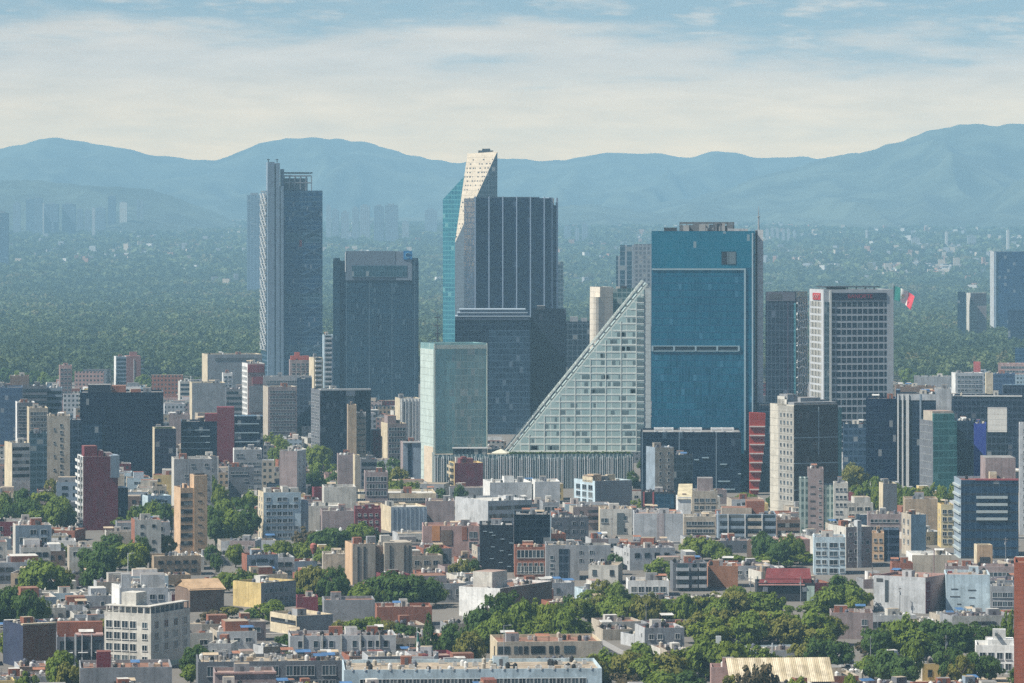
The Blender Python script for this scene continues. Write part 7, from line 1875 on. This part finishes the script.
for q in poles:
    rel, sh = relation(q['px'], q['D'], 4)
    q['base'] = f"grey utility pole {'with transformer, ' if 'tr' in q else ''}{rel} the {sh}"
    pg.setdefault(q['base'], []).append(q)
for base, g in pg.items():
    g.sort(key=lambda q: q['px'])
    for i, q in enumerate(g): q['o']['label'] = base if len(g) == 1 else f"{ORD[i]} from left: {base}"
from collections import Counter
print('INFILL', Counter(q['kind'] for q in FILL), len(TREES), len(poles))
# ------------------------------------------------------------------ far towers on the horizon
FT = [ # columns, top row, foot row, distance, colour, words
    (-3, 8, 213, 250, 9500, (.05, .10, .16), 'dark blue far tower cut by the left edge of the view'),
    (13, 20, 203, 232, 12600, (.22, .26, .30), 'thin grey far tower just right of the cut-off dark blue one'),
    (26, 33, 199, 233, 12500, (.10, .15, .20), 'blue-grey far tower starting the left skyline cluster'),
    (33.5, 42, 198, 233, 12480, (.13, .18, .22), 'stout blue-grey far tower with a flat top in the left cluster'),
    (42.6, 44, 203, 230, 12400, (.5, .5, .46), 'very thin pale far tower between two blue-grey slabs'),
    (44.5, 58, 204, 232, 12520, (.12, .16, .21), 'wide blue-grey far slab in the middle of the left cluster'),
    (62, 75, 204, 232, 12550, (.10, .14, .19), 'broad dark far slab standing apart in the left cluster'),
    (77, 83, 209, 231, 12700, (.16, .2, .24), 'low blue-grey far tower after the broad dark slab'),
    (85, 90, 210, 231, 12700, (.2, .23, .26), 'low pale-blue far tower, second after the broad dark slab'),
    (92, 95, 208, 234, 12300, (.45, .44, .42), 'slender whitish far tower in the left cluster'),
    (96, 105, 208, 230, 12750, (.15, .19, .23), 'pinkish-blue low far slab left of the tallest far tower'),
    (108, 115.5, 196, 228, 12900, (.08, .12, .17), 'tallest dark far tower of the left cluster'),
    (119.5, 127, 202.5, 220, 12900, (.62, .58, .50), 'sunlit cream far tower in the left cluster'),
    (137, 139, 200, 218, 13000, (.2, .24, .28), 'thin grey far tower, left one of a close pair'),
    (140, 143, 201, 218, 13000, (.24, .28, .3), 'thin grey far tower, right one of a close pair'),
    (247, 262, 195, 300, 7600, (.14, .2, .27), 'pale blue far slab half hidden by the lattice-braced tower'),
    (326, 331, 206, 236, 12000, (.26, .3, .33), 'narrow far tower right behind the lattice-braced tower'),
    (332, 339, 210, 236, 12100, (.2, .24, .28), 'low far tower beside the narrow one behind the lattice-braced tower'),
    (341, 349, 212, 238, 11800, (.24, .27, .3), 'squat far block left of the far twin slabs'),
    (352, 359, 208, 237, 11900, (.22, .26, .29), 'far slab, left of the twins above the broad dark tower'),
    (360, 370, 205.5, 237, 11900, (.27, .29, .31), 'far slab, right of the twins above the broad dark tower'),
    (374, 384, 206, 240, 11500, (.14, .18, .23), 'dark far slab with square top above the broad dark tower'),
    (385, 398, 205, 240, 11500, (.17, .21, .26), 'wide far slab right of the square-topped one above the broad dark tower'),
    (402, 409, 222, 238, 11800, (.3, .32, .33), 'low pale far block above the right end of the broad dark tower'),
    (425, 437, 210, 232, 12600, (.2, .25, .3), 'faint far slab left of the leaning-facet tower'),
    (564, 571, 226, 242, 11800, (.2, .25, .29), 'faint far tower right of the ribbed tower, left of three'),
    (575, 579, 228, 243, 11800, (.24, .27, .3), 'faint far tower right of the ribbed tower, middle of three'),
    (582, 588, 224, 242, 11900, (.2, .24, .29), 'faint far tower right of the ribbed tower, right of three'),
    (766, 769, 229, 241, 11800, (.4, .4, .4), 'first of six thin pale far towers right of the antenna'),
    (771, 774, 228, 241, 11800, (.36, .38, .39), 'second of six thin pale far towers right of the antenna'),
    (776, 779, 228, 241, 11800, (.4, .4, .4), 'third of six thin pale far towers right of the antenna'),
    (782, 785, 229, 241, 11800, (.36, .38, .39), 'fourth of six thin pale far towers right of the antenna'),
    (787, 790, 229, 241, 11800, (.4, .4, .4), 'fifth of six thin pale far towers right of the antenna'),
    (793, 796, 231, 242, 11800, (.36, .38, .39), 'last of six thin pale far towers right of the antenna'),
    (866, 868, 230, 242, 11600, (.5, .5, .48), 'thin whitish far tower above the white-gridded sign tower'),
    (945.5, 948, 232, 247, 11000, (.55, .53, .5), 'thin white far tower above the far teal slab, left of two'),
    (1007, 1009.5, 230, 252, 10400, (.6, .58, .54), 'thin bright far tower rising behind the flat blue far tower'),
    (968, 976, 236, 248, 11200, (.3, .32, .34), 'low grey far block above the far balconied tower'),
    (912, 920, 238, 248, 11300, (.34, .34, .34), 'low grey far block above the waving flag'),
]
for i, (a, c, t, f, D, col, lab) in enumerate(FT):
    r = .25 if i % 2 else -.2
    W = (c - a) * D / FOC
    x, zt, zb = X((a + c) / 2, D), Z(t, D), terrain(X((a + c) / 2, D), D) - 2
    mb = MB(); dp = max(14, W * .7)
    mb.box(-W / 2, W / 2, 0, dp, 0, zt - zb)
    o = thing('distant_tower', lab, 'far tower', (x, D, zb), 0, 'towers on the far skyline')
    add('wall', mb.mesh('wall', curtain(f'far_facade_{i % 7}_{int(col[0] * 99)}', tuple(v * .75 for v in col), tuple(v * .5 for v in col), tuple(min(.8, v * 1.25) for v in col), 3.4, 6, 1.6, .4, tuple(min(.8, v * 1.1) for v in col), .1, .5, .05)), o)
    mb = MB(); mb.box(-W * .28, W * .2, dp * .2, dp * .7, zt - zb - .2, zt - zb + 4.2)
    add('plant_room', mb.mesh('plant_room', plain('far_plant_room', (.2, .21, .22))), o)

def low_hall(px0, px1, top, D, lab, col, H=9):
    for D in range(4300, 13500, 50):                   # far enough for its roof to stand 8 m over the ground
        if PY(terrain(X(px0, D), D) + H - 1, D) <= top: break
    W = (px1 - px0) * D / FOC; z0 = terrain(X(px0, D), D)
    o = thing('hall', lab, 'hall', (X((px0 + px1) / 2, D), D, z0), 0)
    zt = max(4, Z(top, D) - z0)
    mb = MB(); mb.box(-W / 2, W / 2, 0, 30, 0, zt); add('wall', mb.mesh('wall', weathered('hall_' + lab.split()[0] + '_wall', col, .3)), o)
    mb = MB(); mb.box(-W / 2 - 1, W / 2 + 1, -1.5, 31, zt, zt + 1.2); add('roof', mb.mesh('roof', rooftop('hall_roof', (.6, .58, .54))), o)
low_hall(893, 942, 324, 5600, 'pale grey-blue museum-like hall in the woods below the flag', (.30, .34, .38))
low_hall(905, 921, 338, 5000, 'white flat canopy hall among the trees right of the sign tower', (.55, .54, .5))
low_hall(232, 262, 308, 6600, 'white exhibition hall with masts among the trees left of the lattice tower', (.55, .50, .46))
low_hall(196, 224, 322, 6100, 'long low white pavilion in the woods at left', (.6, .57, .5))
low_hall(135, 148, 319, 6250, 'small white pavilion in the woods, left of the long low one', (.6, .57, .5))
low_hall(150, 164, 332, 5600, 'white flat-roofed hall deep in the park woods', (.6, .57, .52))
low_hall(194, 212, 243, 10500, 'sunlit cream institute on the far slope at left', (.62, .52, .42))
low_hall(82, 92, 267, 8300, 'cream and brown villa group on the far slope at left', (.6, .45, .35))

# ------------------------------------------------------------------ flags
def flag_mesh(L, Hh, drop, waves, nx=26, nz=9, seed=1):
    """Three upright bands, hoist at x = 0; the cloth hangs by `drop` towards the fly and ripples."""
    mb = MB()
    for j in range(nz + 1):
        for i in range(nx + 1):
            u, v = i / nx, j / nz
            x = L * u * (1 - .18 * v * u)
            z = -Hh * v - drop * u ** 1.5
            y = waves * math.sin(u * 9 + v * 1.6 + seed) * (.25 + u) * .5
            mb.v.append((x, y, z))
    mb.v += [(x, y + .05, z) for x, y, z in mb.v]
    o2 = (nx + 1) * (nz + 1)
    for j in range(nz):
        for i in range(nx):
            q = (j * (nx + 1) + i, (j + 1) * (nx + 1) + i, (j + 1) * (nx + 1) + i + 1, j * (nx + 1) + i + 1)
            m = 0 if i < nx / 3 else 1 if i < 2 * nx / 3 else 2
            mb.f.append(q); mb.m.append(m)
            mb.f.append(tuple(o2 + k for k in q[::-1])); mb.m.append(m)
    return mb
CLOTH = [plain('flag_green', (.0, .15, .12), .8), plain('flag_white', (.75, .73, .68), .8), plain('flag_red', (.55, .03, .05), .8)]
def emblem_mesh(s):
    """Brown eagle spreading a wing over a green half wreath."""
    mb = MB()
    mb.poly([(x * s, 0, z * s) for x, z in ((-.1, -.35), (.12, -.3), (.2, 0), (.12, .3), (.3, .42), (.12, .5), (-.02, .38), (-.3, .45), (-.42, .1), (-.3, -.2))])
    for i in range(9):
        a0, a1 = math.pi + i * math.pi / 9, math.pi + (i + 1) * math.pi / 9
        mb.poly([(s * .62 * math.cos(a0), 0, s * .62 * math.sin(a0)), (s * .62 * math.cos(a1), 0, s * .62 * math.sin(a1)), (s * .48 * math.cos(a1), 0, s * .48 * math.sin(a1)), (s * .48 * math.cos(a0), 0, s * .48 * math.sin(a0))], 1)
    return mb.mesh('emblem', [plain('eagle_brown', (.16, .09, .04), .8), plain('wreath_green', (.04, .12, .05), .8)])
D = 3300.0
t = thing('flagpole', 'huge waving green-white-red flag flying right of the sign tower', 'flag', (X(893.2, D), D, 0))
mb = MB(); mb.cyl(0, 0, 0, Z(285, D), .5, .25, 10); mb.cyl(0, 0, Z(285, D), Z(285, D) + 1.0, .5, .2, 8); add('pole', mb.mesh('pole', STEEL_G), t)
fl = add('flag', flag_mesh(17.5, 11.5, 8.5, 3.2).mesh('flag', CLOTH), t, (.3, 0, Z(286, D)), R(-12))
add('emblem', emblem_mesh(3.0), fl, (8.2, -1.9, -8.2))
D = 1150.0
t = thing('flagpole', 'thin flagpole with a limp green-white-red flag above the low roofs', 'flag', (X(417, D), D, 0))
mb = MB(); mb.cyl(0, 0, 0, Z(628, D), .12, .06, 8); mb.cyl(0, 0, Z(628, D), Z(627, D), .16, .05, 8); add('pole', mb.mesh('pole', STEEL_W), t)
fm_ = MB()                                           # hanging in folds: bands fall one below the other
nx_, nz_ = 8, 22
for j in range(nz_ + 1):
    for i in range(nx_ + 1):
        u, v = i / nx_, j / nz_
        w = .5 + 1.5 * v
        fm_.v.append((-.1 + (u - .15) * w, .35 * math.sin(u * 8 + v * 3), -v * 8.2 - .5 * u))
for j in range(nz_):
    for i in range(nx_):
        fm_.f.append((j * (nx_ + 1) + i, (j + 1) * (nx_ + 1) + i, (j + 1) * (nx_ + 1) + i + 1, j * (nx_ + 1) + i + 1)); fm_.m.append(min(2, int((j / nz_ + .06 * (i / nx_)) * 3)))
fl = add('flag', fm_.mesh('flag', CLOTH), t, (.1, 0, Z(631.5, D)))
add('emblem', emblem_mesh(.6), fl, (.35, -.5, -4.2))

# ------------------------------------------------------------------ poles, masts, tanks on stands
def pole(px, ytop, D, lab, cat='pole', r=.14, mat=None, arm=0.0, name='street_pole'):
    o = thing(name, lab, cat, (X(px, D), D, 0))
    mb = MB(); h = Z(ytop, D); mb.cyl(0, 0, 0, h, r, r * .7, 8); add('shaft', mb.mesh('shaft', mat or STEEL_G), o)
    if arm:
        mb = MB(); mb.bar((0, 0, h - .3), (arm, 0, h), .12); add('arm', mb.mesh('arm', mat or STEEL_G), o)
        mb = MB(); mb.box(arm - .15, arm + .6, -.18, .18, h - .12, h + .06); add('lamp_head', mb.mesh('lamp_head', plain('lamp_housing', (.4, .4, .4), .5)), o)
    return o
pole(494.5, 646, 1095, 'tall dark pole before the rusty-roofed cream office', r=.2, mat=STEEL_D)
pole(821, 594, 1380, 'thin teal pole beside the deep red roofed building', r=.12, mat=plain('teal_pole', (.1, .25, .25), .6))
pole(772.5, 643, 1150, 'pale concrete post sticking out of the trees above the corrugated shed', r=.32, mat=W_('pale grey'))
pole(723, 612, 1250, 'street lamp among the massed trees, left of the concrete post', 'street lamp', arm=-1.6, name='street_lamp')
pole(504, 625, 1170, 'lamp post in the tall wood behind the rusty-roofed office', 'street lamp', arm=1.6, name='street_lamp')
pole(934, 548, 1430, 'striped antenna mast in front of the pale yellow slab', 'antenna', r=.18, mat=plain('mast_mauve', (.22, .12, .14), .6), name='antenna_mast')
pole(191, 376, 2700, 'lone slender lamp mast at the park edge', 'street lamp', r=.3, mat=STEEL_W, arm=-5, name='street_lamp')
pole(128, 553, 1400, 'pale street lamp before the dark grove', 'street lamp', arm=1.4, name='street_lamp', mat=STEEL_W)
D = 1160.0
o = thing('sign_mast', 'white box sign on a slim mast rising from the front trees', 'sign', (X(718.5, D), D, 0))
mb = MB(); mb.cyl(0, 0, 0, Z(648, D), .22, .18, 8); add('mast', mb.mesh('mast', STEEL_G), o)
mb = MB(); mb.box(-.75, .75, -.5, .5, Z(648, D), Z(636, D)); add('sign_box', mb.mesh('sign_box', plain('sign_pale', (.62, .64, .64), .5)), o)
D = 1520.0
o = thing('water_tower', 'red cone-shaped water tank on a pole among the trees', 'water tower', (X(313.5, D), D, 0))
mb = MB(); mb.cyl(0, 0, 0, Z(553, D), .35, .3, 10); add('shaft', mb.mesh('shaft', STEEL_G), o)
mb = MB(); mb.cyl(0, 0, Z(554, D), Z(548, D), .4, 1.3, 14); mb.cyl(0, 0, Z(548, D), Z(544.5, D), 1.3, 1.25, 14); mb.cyl(0, 0, Z(544.5, D), Z(543, D), 1.25, .5, 14); add('tank', mb.mesh('tank', weathered('faded_red_tank', (.30, .09, .07), .4)), o)
# the white masts of the exhibition ground
for i, p in enumerate((205, 208.5, 212, 222.5, 228, 251.5)):
    pole(p, 309, 6480, f'white mast at the exhibition ground, {ORD[i]} from the left', 'mast', r=.8, mat=STEEL_W, name='white_mast')['group'] = 'white masts of the exhibition ground'
mb = MB()
o = thing('antenna_mast', 'lattice antenna mast left of the pale green slab roof', 'antenna', (X(437.5, 2300), 2300, 0))
mb.cyl(0, 0, 0, Z(326, 2300), .55, .4, 6); mb.cyl(0, 0, Z(326, 2300), Z(312, 2300), .2, .1, 6)
for zq in (318, 326, 334): mb.box(-1.6, 1.6, -.2, .2, Z(zq, 2300), Z(zq, 2300) + .7)
add('mast', mb.mesh('mast', STEEL_D), o)

# ------------------------------------------------------------------ parked cars
def car_parts(paint):
    b_ = MB(); b_.prism([(-2.1, -.86), (2.1, -.86), (2.2, 0), (2.1, .86), (-2.1, .86), (-2.2, 0)], .32, .92)
    c_ = MB(); n = len(c_.v)
    lo = [(-1.5, -.8), (1.0, -.8), (1.0, .8), (-1.5, .8)]; hi = [(-1.1, -.66), (.45, -.66), (.45, .66), (-1.1, .66)]
    for i in range(4):
        j = (i + 1) % 4
        c_.poly([(*lo[i], .9), (*lo[j], .9), (*hi[j], 1.42), (*hi[i], 1.42)], 0)
    c_.poly([(*p, 1.42) for p in hi], 1)
    w_ = MB(); k = 12
    for y0, y1 in ((-.1, .1),):
        for s_, y in ((1, y0), (-1, y1)):
            pts = [(.32 * math.cos(i * 2 * math.pi / k), y, .32 * math.sin(i * 2 * math.pi / k)) for i in range(k)]
            w_.poly(pts if s_ > 0 else pts[::-1])
        for i in range(k):
            a0, a1 = i * 2 * math.pi / k, (i + 1) * 2 * math.pi / k
            w_.poly([(.32 * math.cos(a0), y0, .32 * math.sin(a0)), (.32 * math.cos(a0), y1, .32 * math.sin(a0)), (.32 * math.cos(a1), y1, .32 * math.sin(a1)), (.32 * math.cos(a1), y0, .32 * math.sin(a1))])
    return b_.mesh('body', paint), c_.mesh('cabin', [window_glass(), paint]), w_.mesh('wheel', plain('tyre', (.02, .02, .02), .9))
PAINT = {'white': (.7, .7, .7), 'silver': (.4, .41, .42), 'black': (.015, .015, .018), 'red': (.35, .02, .02), 'blue': (.03, .08, .2)}
CP = {k: car_parts(plain('car_paint_' + k, v, .25)) for k, v in PAINT.items()}
for px, D, c, rz, lab in ((841, 1178, 'white', 1.5, 'white parked car nearest the stained pinkish block'), (848, 1172, 'silver', 1.45, 'silver parked car in the yard under the spreading trees'), (856, 1174, 'white', 1.6, 'white parked car at the right end of the yard row'), (851, 1188, 'black', 1.5, 'black parked car in the back of the yard'), (862, 1180, 'blue', .3, 'blue parked car turned sideways in the yard'),
                          (60, 1425, 'white', .2, 'white parked car, left one in the street before the dark grove'), (67, 1428, 'silver', .15, 'silver parked car in the street before the dark grove'), (80, 1432, 'white', .1, 'white parked car, right one in the street before the dark grove'), (936, 1150, 'red', .4, 'red parked car at the tan yard')):
    o = thing('parked_car', lab, 'car', (X(px, D), D, .02), rz, 'parked cars')
    bd, cb, wh_ = CP[c]
    add('body', bd, o); add('cabin', cb, o)
    for x in (-1.3, 1.35):
        for y in (-.78, .78): add('wheel', wh_, o, (x, y, .32))
# tan yard at the bottom right
s = MB(); s.prism([(X(840, 1125), 1095), (X(1035, 1125), 1095), (X(1035, 1150), 1150), (X(905, 1150), 1150), (X(862, 1125), 1130)], 0, .06)
o = add('yard', s.mesh('yard', rooftop('tan_dirt', (.50, .40, .29)))); o['kind'] = 'structure'
